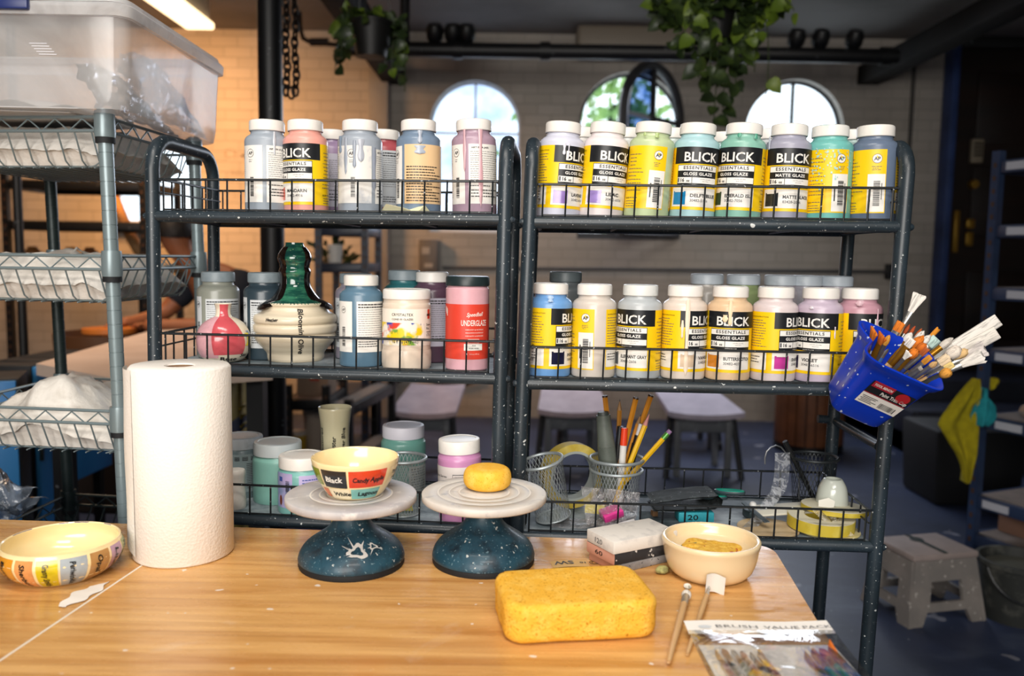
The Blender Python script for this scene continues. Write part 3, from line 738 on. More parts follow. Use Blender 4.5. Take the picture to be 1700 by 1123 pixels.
# ------------------------------------------------------------------ work tables
TZ = .75
def tp(px, py): return Pz(px, py, TZ)
def isect(a, b, c, d):
    x1, y1, x2, y2, x3, y3, x4, y4 = a.x, a.y, b.x, b.y, c.x, c.y, d.x, d.y
    den = (x1 - x2) * (y3 - y4) - (y1 - y2) * (x3 - x4)
    k1, k2 = x1 * y2 - y1 * x2, x3 * y4 - y3 * x4
    return Vector(((k1 * (x3 - x4) - (x1 - x2) * k2) / den, (k1 * (y3 - y4) - (y1 - y2) * k2) / den, TZ))
def wood_mat():
    m = mat('oak laminate', '#c58a4a', .32, spec=.5)
    n = m.node_tree; L = n.links.new; b = bsdf(m)
    tc = n.nodes.new('ShaderNodeTexCoord')
    def nz(sc_, det, dist=0):
        mp = n.nodes.new('ShaderNodeMapping'); mp.inputs['Scale'].default_value = sc_; L(tc.outputs['Object'], mp.inputs[0])
        t = n.nodes.new('ShaderNodeTexNoise'); t.inputs['Scale'].default_value = 1; t.inputs['Detail'].default_value = det; t.inputs['Distortion'].default_value = dist; t.inputs['Roughness'].default_value = .6; L(mp.outputs[0], t.inputs['Vector']); return t.outputs[0]
    def rg(v, a, bb, o=1.0):
        r = n.nodes.new('ShaderNodeMapRange'); L(v, r.inputs[0]); r.inputs[1].default_value = a; r.inputs[2].default_value = bb; r.inputs[4].default_value = o; return r.outputs[0]
    def mx(f, a, c):
        x = n.nodes.new('ShaderNodeMix'); x.data_type = 'RGBA'; L(f, x.inputs[0])
        if isinstance(a, tuple): x.inputs[6].default_value = (*a, 1)
        else: L(a, x.inputs[6])
        x.inputs[7].default_value = (*c, 1); return x.outputs[2]
    c = mx(rg(nz((2.2, 34, 10), 6, .6), .36, .66), C('#dba968'), C('#b67d40'))
    c = mx(rg(nz((3, 130, 10), 3, .3), .52, .72, .55), c, C('#a26e3a'))
    c = mx(rg(nz((1.1, 9, 3), 3, .4), .5, .7, .5), c, C('#dcab6a'))
    c = mx(rg(nz((7, 9, 5), 5, 1.2), .64, .78, .26), c, C('#e4d4c4'))
    c = mx(rg(nz((46, 52, 40), 1, 0), .755, .765, .8), c, C('#ece4da'))
    c = mx(rg(nz((17, 21, 20), 2, 1.5), .745, .755, .75), c, C('#ebe5e0'))
    L(c, b.inputs['Base Color'])
    L(rg(nz((20, 60, 20), 3), .2, .9, .55), b.inputs['Roughness'])
    return m
M_wood = wood_mat()
M_edge = mat('pale table edging', '#c9b49b', .5)
bk0, bk1 = tp(0, 863), tp(1255, 904)
rt0, rt1 = tp(1297, 932), tp(1350, 1020)
s0, s1 = tp(240, 937), tp(20, 1085)
dback = (bk1 - bk0).normalized()
def table(corners, rounded, name_label, legs):
    """corners counter-clockwise from the near left; the corner index in `rounded` gets a radius"""
    poly = []
    n = len(corners)
    for i, c in enumerate(corners):
        if i in rounded:
            r = rounded[i]; a = (corners[i - 1] - c).normalized(); d = (corners[(i + 1) % n] - c).normalized()
            p0, p1 = c + a * r, c + d * r
            for k in range(9):
                t = k / 8; q = p0 * (1 - t) ** 2 + c * 2 * t * (1 - t) + p1 * t * t; poly.append((q.x, q.y))
        else: poly.append((c.x, c.y))
    o = Vector((sum(p[0] for p in poly) / len(poly), sum(p[1] for p in poly) / len(poly), 0))
    t = thing('work_table', name_label, 'table', o)
    pl = [(x - o.x, y - o.y) for x, y in poly]
    b = MB(); nn = len(pl); h0, h1 = TZ - .028, TZ
    b.add([(x, y, h1) for x, y in pl], [tuple(range(nn))], 0, flat=True); b.add([(x, y, h0) for x, y in pl], [tuple(range(nn - 1, -1, -1))], 1, flat=True)
    b.add([(x, y, h0) for x, y in pl] + [(x, y, h1) for x, y in pl], [(i, (i + 1) % nn, nn + (i + 1) % nn, nn + i) for i in range(nn)], 1)
    b.build('table_top', [M_wood, M_edge], t)
    if rounded:
        MB().prism([(corners[3].x - o.x - .0026, corners[3].y - o.y), (corners[0].x - o.x - .0026, corners[0].y - o.y), (corners[0].x - o.x + .0006, corners[0].y - o.y), (corners[3].x - o.x + .0006, corners[3].y - o.y)], .027, 0, T(0, 0, TZ - .0268)).build('edge_band', mat('pale seam edging', '#e6dccd', .6), t)
    for x, y in legs:
        MB().tube([(x - o.x, y - o.y, 0), (x - o.x, y - o.y, TZ - .028)], .019, 12).build('leg', M_black, t)
    return t
far_l = isect(bk0, bk1, s0, s1)
far_r = isect(bk0, bk1, rt0, rt1)
sd = (s1 - s0).normalized(); rd = (rt1 - rt0).normalized()
near_l = far_l + sd * .95; near_r = far_r + rd * .95
table([near_l, near_r, far_r, far_l], {2: .045}, 'oak laminate work table in front, carrying the sponge, the banding wheels and the cream bowl', [(near_l.x + .08, near_l.y + .08), (near_r.x - .1, near_r.y + .08), (far_r.x - .14, far_r.y - .12), (far_l.x + .08, far_l.y - .1)])
g_ = Vector((-.003, 0, 0))
table([near_l + g_ - dback * 1.1, near_l + g_, far_l + g_, far_l + g_ - dback * 1.1], {}, 'second oak table butted against the first along a pale seam, under the striped bowl', [(near_l.x - .1, near_l.y + .08), (far_l.x - .1, far_l.y - .1), (near_l.x - 1.0, near_l.y + .12), (far_l.x - 1.0, far_l.y - .05)])

# ------------------------------------------------------------------ paper towel roll
p = tp(306, 917); p.z = TZ
t = thing('paper_towel_roll', 'white embossed paper towel roll standing upright at the table back', 'paper towel roll', p)
M_tow = mat('embossed paper towel', '#efe9e1', .95, spec=.1, bump=(260, .16, .003, 'voronoi'))
M_tows = mat('paper layers', '#e7e0d7', .95, spec=.1, bump=((3, 3, 3), .1, .002))
H = .284; r = .0712
MB().lathe([(.021, .004), (.021, .001), (r - .003, 0), (r, .003), (r, H * .5), (r, H - .004), (r - .0035, H), (.022, H - .001), (.021, H - .004)], 64).build('paper_roll', M_tow, t, angle=60)
MB().lathe([(.0205, 0), (.0205, H - .003), (.0185, H - .003), (.0185, 0)], 32).build('cardboard_core', mat('cardboard', '#8d6e52', .8), t)
b = MB()
def flap(u, v):
    a = -.75 - u * 1.05; rr = r + .0012 + .016 * u ** 1.6 + .0012 * math.sin(v * 9 + u * 5) * u
    return (rr * math.sin(a), -rr * math.cos(a), .010 + .016 * u + (H - .013 - .018 * u) * v)
b.grid(flap, 14, 16); b.build('loose_sheet', M_tow, t, angle=80)

def smooth(pr, n=4):
    """Catmull-Rom through (r, z) points"""
    out = []
    for i in range(len(pr) - 1):
        p0, p1, p2, p3 = pr[max(0, i - 1)], pr[i], pr[i + 1], pr[min(len(pr) - 1, i + 2)]
        for k in range(n):
            t = k / n
            out.append(tuple(.5 * (2 * p1[j] + (p2[j] - p0[j]) * t + (2 * p0[j] - 5 * p1[j] + 4 * p2[j] - p3[j]) * t * t + (3 * p1[j] - p0[j] - 3 * p2[j] + p3[j]) * t ** 3) for j in (0, 1)))
    return out + [pr[-1]]
# ------------------------------------------------------------------ banding wheels
M_bw = mat('splattered teal enamel', '#1a3d4d', .45, spec=.5, coat=.1, vary=[(14, '#274e5f', .42, .7, .8), (40, '#0f2430', .5, .7)], specks=[(150, .72, '#b9bcb8', 1.0), (36, .735, '#a9b4b8', 5.0), (300, .68, '#5d7883', 1.0)])
M_rub = mat('black rubber', '#15171a', .7)
M_alu = mat('brushed steel', '#b9b2a4', .32, metal=.9)
def disc_mat(nm, a, c, d):
    m = mat(nm, a, .5, vary=[((8, 8, 8), c, .42, .66, 1.5), (30, d, .58, .72, 1.0)]); return m
M_disc1 = disc_mat('chalky grey wheel head', '#bdb8b6', '#a3a0a3', '#dcd7d1')
M_disc2 = disc_mat('chalky pale wheel head', '#d3ccc3', '#c2bdb8', '#a3a2a6')
def splat(b, th, z, s, mi, Rf, seed):
    rd_ = random.Random(seed); n = 26; R0 = Rf(z); out = []
    mp = lambda x, y: ((Rf(z + y) + .0006) * math.sin(th + x / R0), -(Rf(z + y) + .0006) * math.cos(th + x / R0), z + y)
    ring, ring2 = [], []
    n = 44; sp_ = rd_.sample(range(n), 4)
    for k in range(n):
        a = 2 * PI * k / n; q = s * (.85 + .22 * math.sin(3 * a + seed) + .1 * rd_.random() + (rd_.uniform(.7, 1.8) if k in sp_ else 0)); ring.append(mp(q * 1.25 * math.cos(a), q * .7 * math.sin(a)))
        q = s * (.52 + .16 * math.sin(3 * a + seed) + .08 * rd_.random()); ring2.append(mp(q * 1.15 * math.cos(a), q * .6 * math.sin(a)))
    b.add(ring + ring2, [(k, (k + 1) % n, n + (k + 1) % n, n + k) for k in range(n)], mi)
def banding(px, py, rb, rdisc, dm, label, seed, rings):
    p = tp(px, py); t = thing('banding_wheel', label, 'banding wheel', p, group=None)
    pr = smooth([(rb, .009), (rb * 1.0, .013), (rb * .96, .022), (rb * .86, .032), (rb * .68, .042), (rb * .50, .051), (rb * .385, .060), (rb * .32, .070), (rb * .295, .079), (rb * .28, .083), (rb * .25, .0838), (rb * .2, .082)], 3)
    def Rf(z):
        for (r0, z0), (r1, z1) in zip(pr, pr[1:]):
            if z0 <= z <= z1: return r0 + (r1 - r0) * (z - z0) / (z1 - z0)
        return rb
    b = MB().lathe([(0, .007), (rb * .9, .007)] + pr, 56)
    if seed == 1: splat(b, .32, .037, .011, 1, Rf, 4); splat(b, .75, .040, .005, 1, Rf, 9)
    b.build('base', [M_bw, mat('dried slip splash', '#c6c4bf', .6)], t, angle=60)
    MB().lathe([(0, 0), (rb * .985, 0), (rb * 1.0, .003), (rb * .99, .0085), (0, .0085)], 56).build('foot_ring', M_rub, t)
    MB().lathe([(.0165, .079), (.0165, .084), (.0145, .0845), (.0145, .0925), (.017, .093), (0, .093)], 32).build('shaft', M_alu, t)
    b = MB(); z = .104; prof = [(.02, .0925), (rdisc - .002, .0925), (rdisc, .0945), (rdisc, z - .0015), (rdisc - .0015, z)]
    for q in rings: prof += [(rdisc * q + .0012, z), (rdisc * q + .0006, z - .0007), (rdisc * q - .0006, z - .0007), (rdisc * q - .0012, z)]
    prof.append((0, z)); b.lathe(prof, 72)
    for q in rings: b.lathe([(rdisc * q + .0011, z + .0001), (rdisc * q, z + .00025), (rdisc * q - .0011, z + .0001)], 72, 1)
    b.build('turntable', [dm, mat('chalk ring', '#e4ded6', .7)], t, angle=50)
    return p
pw1 = banding(584, 935, .0765, .0940, M_disc1, 'dark teal banding wheel with grey disc, carrying the painted bowl', 1, (.62, .48, .36))
pw2 = banding(802.5, 931, .0755, .0915, M_disc2, 'dark teal banding wheel with whitish disc, carrying the small round sponge', 2, (.74, .56, .40))

# ------------------------------------------------------------------ painted bowls
M_cream = mat('glossy cream glaze', '#f3dda9', .18, coat=.5, spec=.5)
M_ink = mat('black underglaze', '#1b1c1e', .3)
def gl(h): return mat('painted ' + h, h, .2, coat=.4, vary=(30, '#%02x%02x%02x' % tuple(int(int(h[i:i + 2], 16) * .8) for i in (1, 3, 5)), .5, .8))
def prof_fn(pr):
    def Rf(z):
        if z <= pr[0][1]: return pr[0][0]
        for (r0, z0), (r1, z1) in zip(pr, pr[1:]):
            if z0 <= z <= z1: return r0 + (r1 - r0) * (z - z0) / max(1e-9, z1 - z0)
        return pr[-1][0]
    return Rf
def vtext(b, st, th, z, Rf, h, mi, length=None, down=True, wob=.05):
    def f(x, y):
        zz = z - x if down else z + x
        R = Rf(zz) + .0013; a = th + (y if down else -y) / R
        return (R * math.sin(a), -R * math.cos(a), zz)
    b.text(st, f, mi, h=h, width=length, bold=.02, shear=.12, wob=wob)
def htext(b, st, th, z, Rf, h, mi, width=None, wob=.07):
    R0 = Rf(z)
    def f(x, y):
        R = Rf(z + y) + .0013; a = th + x / R0
        return (R * math.sin(a), -R * math.cos(a), z + y)
    b.text(st, f, mi, h=h, width=width, bold=.028, shear=.1, wob=wob)
# bowl on the wheel
zt1 = TZ + .1042
p = Vector((pw1.x, pw1.y, zt1)); c = P(590, 800, pw1.y); p.x = c.x
t = thing('painted_bowl', 'cream bowl with painted colour squares, Black and Candy Apple, on the left banding wheel', 'bowl', p)
outp = smooth([(.036, 0), (.041, .004), (.0475, .014), (.055, .028), (.0605, .043), (.0625, .053)])
Rf = prof_fn(outp)
inn = smooth([(.0600, .0535), (.058, .043), (.052, .028), (.043, .014), (.030, .007), (0.0001, .0055)])
b = MB().lathe([(0, .001)] + outp + [(.0623, .0548), (.0612, .0552)] + inn[:-1] + [(0, .0055)], 64)
b.build('bowl_body', M_cream, t, angle=60)
va = math.radians(view(p))
def blk(a0, a1, z0, z1, col, nm='colour_patch', texts=()):
    b = MB(); b.patch(0, va + a0 * D2, va + a1 * D2, z0, z1, 0, Rf=lambda z: Rf(z) + .0006)
    for st, a, z, h, wd, ink in texts: htext(b, st, va + a * D2, z, Rf, h, 1 if ink else 2, wd)
    b.build(nm, [gl(col), M_ink, mat('white underglaze', '#ece8e0', .3)], t, angle=60)
blk(-84, -54, .022, .047, '#8a9a2c')
blk(-50, -12, .021, .0475, '#26282c', texts=[('Black', -44, .030, .0082, .026, 0)])
blk(-9, 45, .022, .0475, '#dc4526', texts=[('Candy Apple', -4, .0305, .0072, .045, 1)])
blk(-62, -48, .004, .018, '#d9713f')
blk(-7, 42, .003, .0195, '#7fbdb4', texts=[('Lagoon', 4, .0090, .0066, .028, 1)])
blk(-46, -9, .003, .0195, '#efe0bd', texts=[('White', -38, .0085, .0062, .024, 1)])
blk(52, 88, .020, .0475, '#f3dda9', texts=[('Thyme', 58, .036, .0050, .026, 1), ('stem', 62, .027, .0040, .016, 1)])
b = MB()
for a in (150, 182, 215): b.patch(0, a * D2, (a + 16) * D2, .0495, .0538, 0, Rf=lambda z: Rf(z) + .0008)
b.build('rim_dabs', gl('#4d3a8a'), t)
# striped bowl, table left
p = tp(104, 951)
t = thing('striped_bowl', 'shallow cream bowl striped in colours with handwritten names, at the table left', 'bowl', p)
outp = smooth([(.052, 0), (.058, .003), (.0705, .013), (.0785, .027), (.0795, .036), (.0755, .0475)]); Rf = prof_fn(outp)
inn = smooth([(.0725, .048), (.076, .036), (.0745, .026), (.066, .013), (.050, .008), (.0001, .007)])
MB().lathe([(0, .001)] + outp + [(.0752, .0492), (.074, .0496)] + inn[:-1] + [(0, .007)], 72).build('bowl_body', M_cream, t, angle=60)
va = math.radians(view(p))
for a0, a1, col, st in ((-71, -47, '#d8932a', 'Butter'), (-44, -26, '#e09a5c', 'Sherbet'), (-23, -4, '#d9c21f', 'Granny Smith'), (-2, 22, '#a9b2b8', 'Periwinkle'), (25, 46, '#b98c56', 'Opal'), (49, 68, '#b795b2', 'Lilac'), (71, 92, '#a8b27c', 'Moss'), (95, 118, '#7c9cc0', 'Sky'), (-98, -75, '#c9a0a8', 'Rose')):
    b = MB(); b.patch(0, va + a0 * D2, va + a1 * D2, .003, .0445, 0, Rf=lambda z: Rf(z) + .0005)
    vtext(b, st, va + ((a0 + a1) / 2 - 3.5) * D2, .0405, Rf, .0075, 1, min(.036, .0065 * len(st)))
    b.build('colour_stripe', [gl(col), M_ink], t, angle=60)
b = MB()
for a, ww in ((118, 12), (150, 16), (172, 10), (215, 20), (-150, 12)): b.patch(0, va + a * D2, va + (a + ww) * D2, .045, .0495, 0, Rf=lambda z: Rf(z) - .0026)
b.build('rim_dabs', gl('#4a3f7a'), t)
b = MB()
for x, y, w_, c_, rz in ((-.012, -.022, .018, 0, .4), (.004, -.030, .016, 1, .2), (-.02, -.033, .012, 1, .5)):
    b.add([(x + w_ * a * math.cos(rz) - .005 * d * math.sin(rz), y + w_ * a * math.sin(rz) + .005 * d * math.cos(rz), .0135 + .0006 * c_ + .06 * max(0, -y - .03)) for a, d in ((-.7, -1), (.7, -1), (.7, 1), (-.7, 1))], [(0, 1, 2, 3)], c_)
b.build('inside_swatch', [gl('#9a9a3c'), M_ink], t)
# plain cream bowl, table right
p = tp(1178, 953)
t = thing('cream_bowl', 'plain glossy cream bowl holding yellow crumbs, near the table corner', 'bowl', p)
outp = smooth([(.044, 0), (.050, .002), (.0585, .010), (.064, .024), (.067, .040), (.0692, .049)])
inn = smooth([(.062, .0495), (.060, .041), (.057, .0375), (.048, .0345), (.032, .0332), (.0001, .033)])
MB().lathe([(0, .001)] + outp + [(.0695, .052), (.0682, .0545), (.0655, .055), (.063, .053)] + inn[:-1] + [(0, .033)], 64).build('bowl_body', mat('thick cream glaze', '#e5cda4', .2, coat=.45), t, angle=60)
b = MB()
def mound(u, v):
    a = 2 * PI * u; rr = .041 * v * (1 + .16 * math.sin(a * 3 + 1) + .1 * math.sin(a * 7)); z = .0352 + .0055 * (1 - v * v) + .0022 * fn3((rr * math.cos(a) * 90, rr * math.sin(a) * 90, 1)) - (.006 if v > .98 else 0)
    return (rr * math.cos(a), rr * math.sin(a) + .003, z + .002 * v)
b.grid(mound, 48, 12, closeu=True)
b.build('yellow_crumbs', mat('yellow crumbs', '#dca432', .9, vary=[(180, '#ecc050', .42, .58), (120, '#a8701f', .62, .72)], specks=[(150, .70, '#b5492b', 1.0), (110, .72, '#6d7a58', 1.0)]), t)['kind'] = 'stuff'
# ------------------------------------------------------------------ sponges
M_sp = mat('yellow sponge', '#efb440', .95, spec=.1, vary=[(60, '#f5c55c', .45, .7)], specks=[(330, .65, '#cf9229', 1.0), (190, .715, '#b87c1a', 1.0)], bump=(300, .8, .003))
a, c = tp(838, 1079), tp(1103, 1064)
d = (c - a); wd = d.length - .004; ang = math.atan2(d.y, d.x)
dep, ht = .125, .047
n = Vector((-d.y, d.x, 0)).normalized()
ctr = (a + c) / 2 + n * (dep / 2 + .004)
def spongebox(w_, dp, h, bev):
    bm = bmesh.new(); bmesh.ops.create_cube(bm, size=1)
    for v in bm.verts: v.co = Vector((v.co.x * w_, v.co.y * dp, v.co.z * h + h / 2))
    vert = [e for e in bm.edges if abs(e.verts[0].co.z - e.verts[1].co.z) > h * .5]
    bmesh.ops.bevel(bm, geom=vert, offset=bev * 2.9, segments=7, profile=.5, affect='EDGES')
    rim = [e for e in bm.edges if abs(e.verts[0].co.z - e.verts[1].co.z) < 1e-6 and len(e.link_faces) == 2 and abs(e.link_faces[0].normal.z - e.link_faces[1].normal.z) > .5]
    bmesh.ops.bevel(bm, geom=rim, offset=bev, segments=4, profile=.5, affect='EDGES')
    bmesh.ops.triangulate(bm, faces=[f for f in bm.faces if len(f.verts) > 4])
    bmesh.ops.subdivide_edges(bm, edges=[e for e in bm.edges if e.calc_length() > .012], cuts=3, use_grid_fill=True)
    for v in bm.verts:
        q = v.co.copy(); k = .0012 * fn3(q, 45, 3) + .0006 * fn3(q, 160, 5)
        v.co += v.normal * k
        if v.co.z < .0004: v.co.z = 0.0004
    return bm
t = thing('sponge', 'large rectangular yellow sponge lying at the front of the table', 'sponge', (ctr.x, ctr.y, TZ), (0, 0, ang))
bm = spongebox(wd, dep, ht, .0095); b = MB().bm(bm); bm.free(); b.build('sponge_block', M_sp, t, angle=180)
q = P(810, 800, 1.262)
t = tag(MB().lathe(smooth([(0, .0005), (.024, .0005), (.0335, .006), (.0358, .0165), (.033, .0275), (.024, .0325), (0, .0335)], 5), 40, 0).build('round_sponge', mat('fine yellow sponge', '#efb440', .95, spec=.1, vary=[(60, '#f5c55c', .45, .7)], specks=[(480, .67, '#cf9229', 1.0)], bump=(400, .5, .002)), None, angle=180), 'small round yellow sponge sitting on the right banding wheel', 'sponge')
t.location = (q.x, pw2.y + .02, TZ + .1045)
# ------------------------------------------------------------------ sanding blocks beside the bowl
M_gr1 = mat('white dusted sanding block', '#d9d3cb', .85, vary=[(40, '#bfbab5', .5, .7)], bump=(300, .2, .001))
M_dust = mat('dark dusty abrasive', '#2c2b2d', .85, vary=[(30, '#4a4849', .5, .65)], specks=[(160, .7, '#cfcac5', 1.0)])
M_pink = mat('pink block end', '#d49b86', .7)
M_gr2 = mat('grey dusty abrasive', '#7d7a7a', .9, vary=[(20, '#a5a2a0', .45, .65)], specks=[(220, .68, '#3c3b3d', 1.0)])
a, c, e = Pz(1019, 908, .792), Pz(1125, 888, .792), Pz(993, 876, .792)
ux = (c - a); w1 = ux.length; uy = (e - a); d1_ = .068
ang = math.atan2(ux.y, ux.x)
def block(label, z, h, mats, off, rot, txt=None, tcol=None):
    cx = a + ux / 2 + Vector((-math.sin(ang), math.cos(ang), 0)) * d1_ / 2
    t = thing('sanding_block', label, 'sanding block', (cx.x + off[0], cx.y + off[1], z), (0, 0, ang + rot))
    b = MB(); bm = bmesh.new(); bmesh.ops.create_cube(bm, size=1)
    for v in bm.verts: v.co = Vector((v.co.x * w1, v.co.y * d1_, v.co.z * h + h / 2))
    bmesh.ops.bevel(bm, geom=list(bm.edges), offset=.0015, segments=2, profile=.5, affect='EDGES')
    o = len(b.m); b.bm(bm); bm.normal_update()
    for i, f in enumerate(bm.faces): b.m[o + i] = 1 if f.normal.x < -.6 else (2 if f.normal.z > .7 else 0)
    bm.free()
    if txt: b.text(txt, lambda x, y: (-w1 / 2 - .0004, .012 - x, h * .3 + y), 3, h=h * .42, width=.018, bold=.01)
    b.build('block_body', mats + [tcol or M_ink], t)
block('grey dusty sanding block at the bottom of the pile behind the cream bowl', TZ, .0125, [M_gr2, M_pink, M_gr2], (.004, .006), .06)
block('dark sanding block with a pink end, mid-pile behind the cream bowl', TZ + .0128, .0165, [M_dust, M_pink, M_dust], (0, .003), .03, '60', M_ink)
block('white dusted sanding block on top of the pile behind the cream bowl', TZ + .0296, .0185, [M_gr1, M_gr1, M_gr1], (0, 0), 0, '120', M_gry)
# strip of printed tan paper
a = tp(919, 944); c = tp(1040, 938); d = (c - a); wd = d.length
st = MB()
N = 12
st.grid(lambda u, v: (u * wd, v * .026, .0006 + .0008 * math.sin(u * 8)), N, 1)
mp = lambda x, y: (wd - x, .026 - y, .0012 + .0008 * math.sin((wd - x) / wd * 8))
M_tape = mat('tan printed paper', '#d2ab6e', .6)
for s_, x_, y_, h_, w_ in (('MI', .012, .004, .015, .018), ('10', .058, .008, .006, .009), ('SW', .076, .004, .013, .03)):
    st.text(s_, lambda x, y, x_=x_, y_=y_: mp(x_ + x, y_ + y), 1, h=h_, width=w_, bold=.02)
cx, cyy = .045, .012
for rr in (.0075, .0045):
    vs = []
    for k in range(24): cc, ss = math.cos(2 * PI * k / 24), math.sin(2 * PI * k / 24); vs += [mp(cx + rr * cc, cyy + rr * ss), mp(cx + (rr - .0012) * cc, cyy + (rr - .0012) * ss)]
    st.add(vs, [(2 * k, (2 * k + 2) % 48, (2 * k + 3) % 48, 2 * k + 1) for k in range(24)], 1)
o = tag(st.build('paper_strip', [M_tape, M_ink]), 'torn strip of tan paper printed with black marks, behind the large sponge', 'paper strip')
o.location = (a.x, a.y, TZ); o.rotation_euler = (0, 0, math.atan2(d.y, d.x))
# white scrap and crumbs on the table
a, c = tp(103, 1010), tp(178, 966); d = c - a
b = MB()
b.grid(lambda u, v: (u * d.length, (v - .5) * .024 * (math.sin(PI * min(1, max(.04, u * 1.02))) ** .6 + .10) + .003 * math.sin(u * 17), .001 + .002 * math.sin(u * 5) * v), 18, 4)
o = tag(b.build('paper_scrap', mat('white paper scrap', '#e6ded4', .8)), 'long torn scrap of white paper lying in front of the striped bowl', 'scrap')
o.location = (a.x, a.y, TZ + .0004); o.rotation_euler = (0, 0, math.atan2(d.y, d.x))
def crumb(px, py, s, col, name, label, seed):
    p = tp(px, py); bm = bmesh.new(); bmesh.ops.create_icosphere(bm, subdivisions=2, radius=s)
    for v in bm.verts: v.co *= 1 + .5 * fn3(v.co, .9 / s, seed); v.co.z *= .6
    zmin = min(v.co.z for v in bm.verts)
    b = MB().bm(bm); bm.free(); o = tag(b.build(name, mat(name + col, col, .8, vary=(60, '#5c5a34', .5, .7)), angle=180), label, 'crumb')
    o.location = (p.x, p.y, TZ - zmin)
crumb(1099, 952, .0095, '#a8a468', 'dried_crumb', 'crumpled olive crumb lying against the left side of the cream bowl', 3)
crumb(1141, 977, .0055, '#e8e2d8', 'dried_crumb', 'small white crumb in front of the cream bowl', 8)
# ------------------------------------------------------------------ brushes
M_hw = mat('pale wooden handle', '#cfa877', .5, vary=((20, 20, 6), '#b98d5a', .4, .7))
M_fer = mat('silver ferrule', '#b5b3ae', .3, metal=.9)
M_ferg = mat('brass ferrule', '#c48a2c', .3, metal=.8)
def hair(h): return mat('bristles ' + h, h, .8, vary=((400, 400, 30), '#%02x%02x%02x' % tuple(int(int(h[i:i + 2], 16) * .62) for i in (1, 3, 5)), .48, .7))
def brush(label, butt, tip, hcol, fer, hcolr, kind='round', br=.004, bl=.02, fl=.02, hr=.0035, roll=0.0, group=None, tipcol=None):
    """a paint brush along butt -> tip: handle, ferrule, bristles"""
    butt, tip = Vector(butt), Vector(tip); d = tip - butt; Lg = d.length
    M = T(*butt) @ d.to_track_quat('Z', 'X').to_matrix().to_4x4() @ Rz(roll)
    t = thing('paint_brush', label, 'brush', butt, group=group); t.matrix_world = M
    h1 = Lg - bl - fl; flat = kind in ('flat', 'fan', 'foam')
    prof = smooth([(.0005, 0), (hr * .55, .002), (hr * .72, h1 * .2), (hr * 1.0, h1 * .72), (hr * .9, h1)], 3)
    MB().lathe(prof + [(0, h1)], 12).build('handle', hcol if not isinstance(hcol, str) else mat('handle ' + hcol, hcol, .35, coat=.3), t)
    def sect(rx, ry, z, n=12): return [(rx * math.cos(2 * PI * k / n), ry * math.sin(2 * PI * k / n), z) for k in range(n)]
    def loft(ss, mi=0):
        b = MB(); n = len(ss[0]); vs = [p for s in ss for p in s]
        fs = [(i * n + k, i * n + (k + 1) % n, (i + 1) * n + (k + 1) % n, (i + 1) * n + k) for i in range(len(ss) - 1) for k in range(n)]
        fs.append(tuple(range((len(ss) - 1) * n, len(ss) * n))); fs.append(tuple(range(n - 1, -1, -1))); return b.add(vs, fs, mi)
    rx = br if flat else br * .85; ry = br * .34 if flat else br * .85
    fs_ = []
    for k in range(9):
        u = k / 8; bump_ = .00035 if k in (2, 4) else 0
        fs_.append(sect(hr * .95 + (rx - hr * .95) * u + bump_, hr * .95 + (ry - hr * .95) * u + bump_, h1 - .002 + (fl + .002) * u))
    loft(fs_).build('ferrule', fer, t)
    z0 = h1 + fl
    if kind == 'round': ss = [(.9, 0), (1.08, .25), (1.0, .55), (.6, .85), (.12, 1)]; s2 = [(br * k, br * k, z) for k, z in ss]
    elif kind == 'mop': s2 = [(br * k, br * k, z) for k, z in ((.8, 0), (1.25, .3), (1.35, .6), (1.05, .88), (.35, 1))]
    elif kind == 'fan': s2 = [(br * k, br * .34 * j, z) for k, j, z in ((.9, 1, 0), (1.2, 1.05, .3), (1.75, 1.1, .7), (2.1, .8, .95), (1.9, .4, 1))]
    elif kind == 'foam': s2 = [(br * k, br * .5 * j, z) for k, j, z in ((1, 1, 0), (1.1, 1.2, .1), (1.1, 1.1, .6), (1.05, .4, .97), (1.0, .15, 1))]
    else: s2 = [(br * k, br * .34 * j, z) for k, j, z in ((1, 1, 0), (1.06, 1.15, .3), (1.04, .9, .8), (.98, .3, 1))]
    rs = random.Random(int(abs(tip.x * 1e4)) + 1)
    secs = []
    for i, (a_, b_, z_) in enumerate(s2):
        sct = sect(a_, b_, z0 + bl * z_, 16)
        if i >= len(s2) - 2 and kind != 'foam': sct = [(x, y, z - bl * .12 * rs.random()) for x, y, z in sct]
        secs.append(sct)
    loft(secs).build('bristles', hair(hcolr), t, angle=70)
    return t
# two loose brushes
zb = TZ + .0055
brush('pale wooden brush with a round white tip lying right of the large sponge', Pz(1110, 1099, zb), Pz(1141, 983, zb + .002), M_hw, M_fer, '#e6ded2', 'round', br=.0062, bl=.017, fl=.022, hr=.0046)
brush('pale wooden brush with a torn white foam tip leaning on the cream bowl', Pz(1141, 1086, zb - .0012), Pz(1178, 975, zb + .003), M_hw, M_fer, '#d9d4cc', 'foam', br=.0028, bl=.010, fl=.018, hr=.0036)
b = MB()
def foamf(u, v): return ((u - .5) * .025, .004 * math.sin(u * PI) - .004 * v, v * .025 + .002 * math.sin(u * 4))
b.grid(foamf, 10, 10); b.grid(lambda u, v: (lambda q: (q[0], q[1] + .0015, q[2]))(foamf(u, v)), 10, 10)
q = tp(1185, 986)
o = tag(b.build('foam_scrap', mat('white foam', '#d8d2c9', .9), angle=180), 'torn square of white foam stuck on the brush tip by the cream bowl', 'foam scrap'); o.location = (q.x, q.y - .004, TZ + .001); o.rotation_euler = (-.15, .06, -.1)
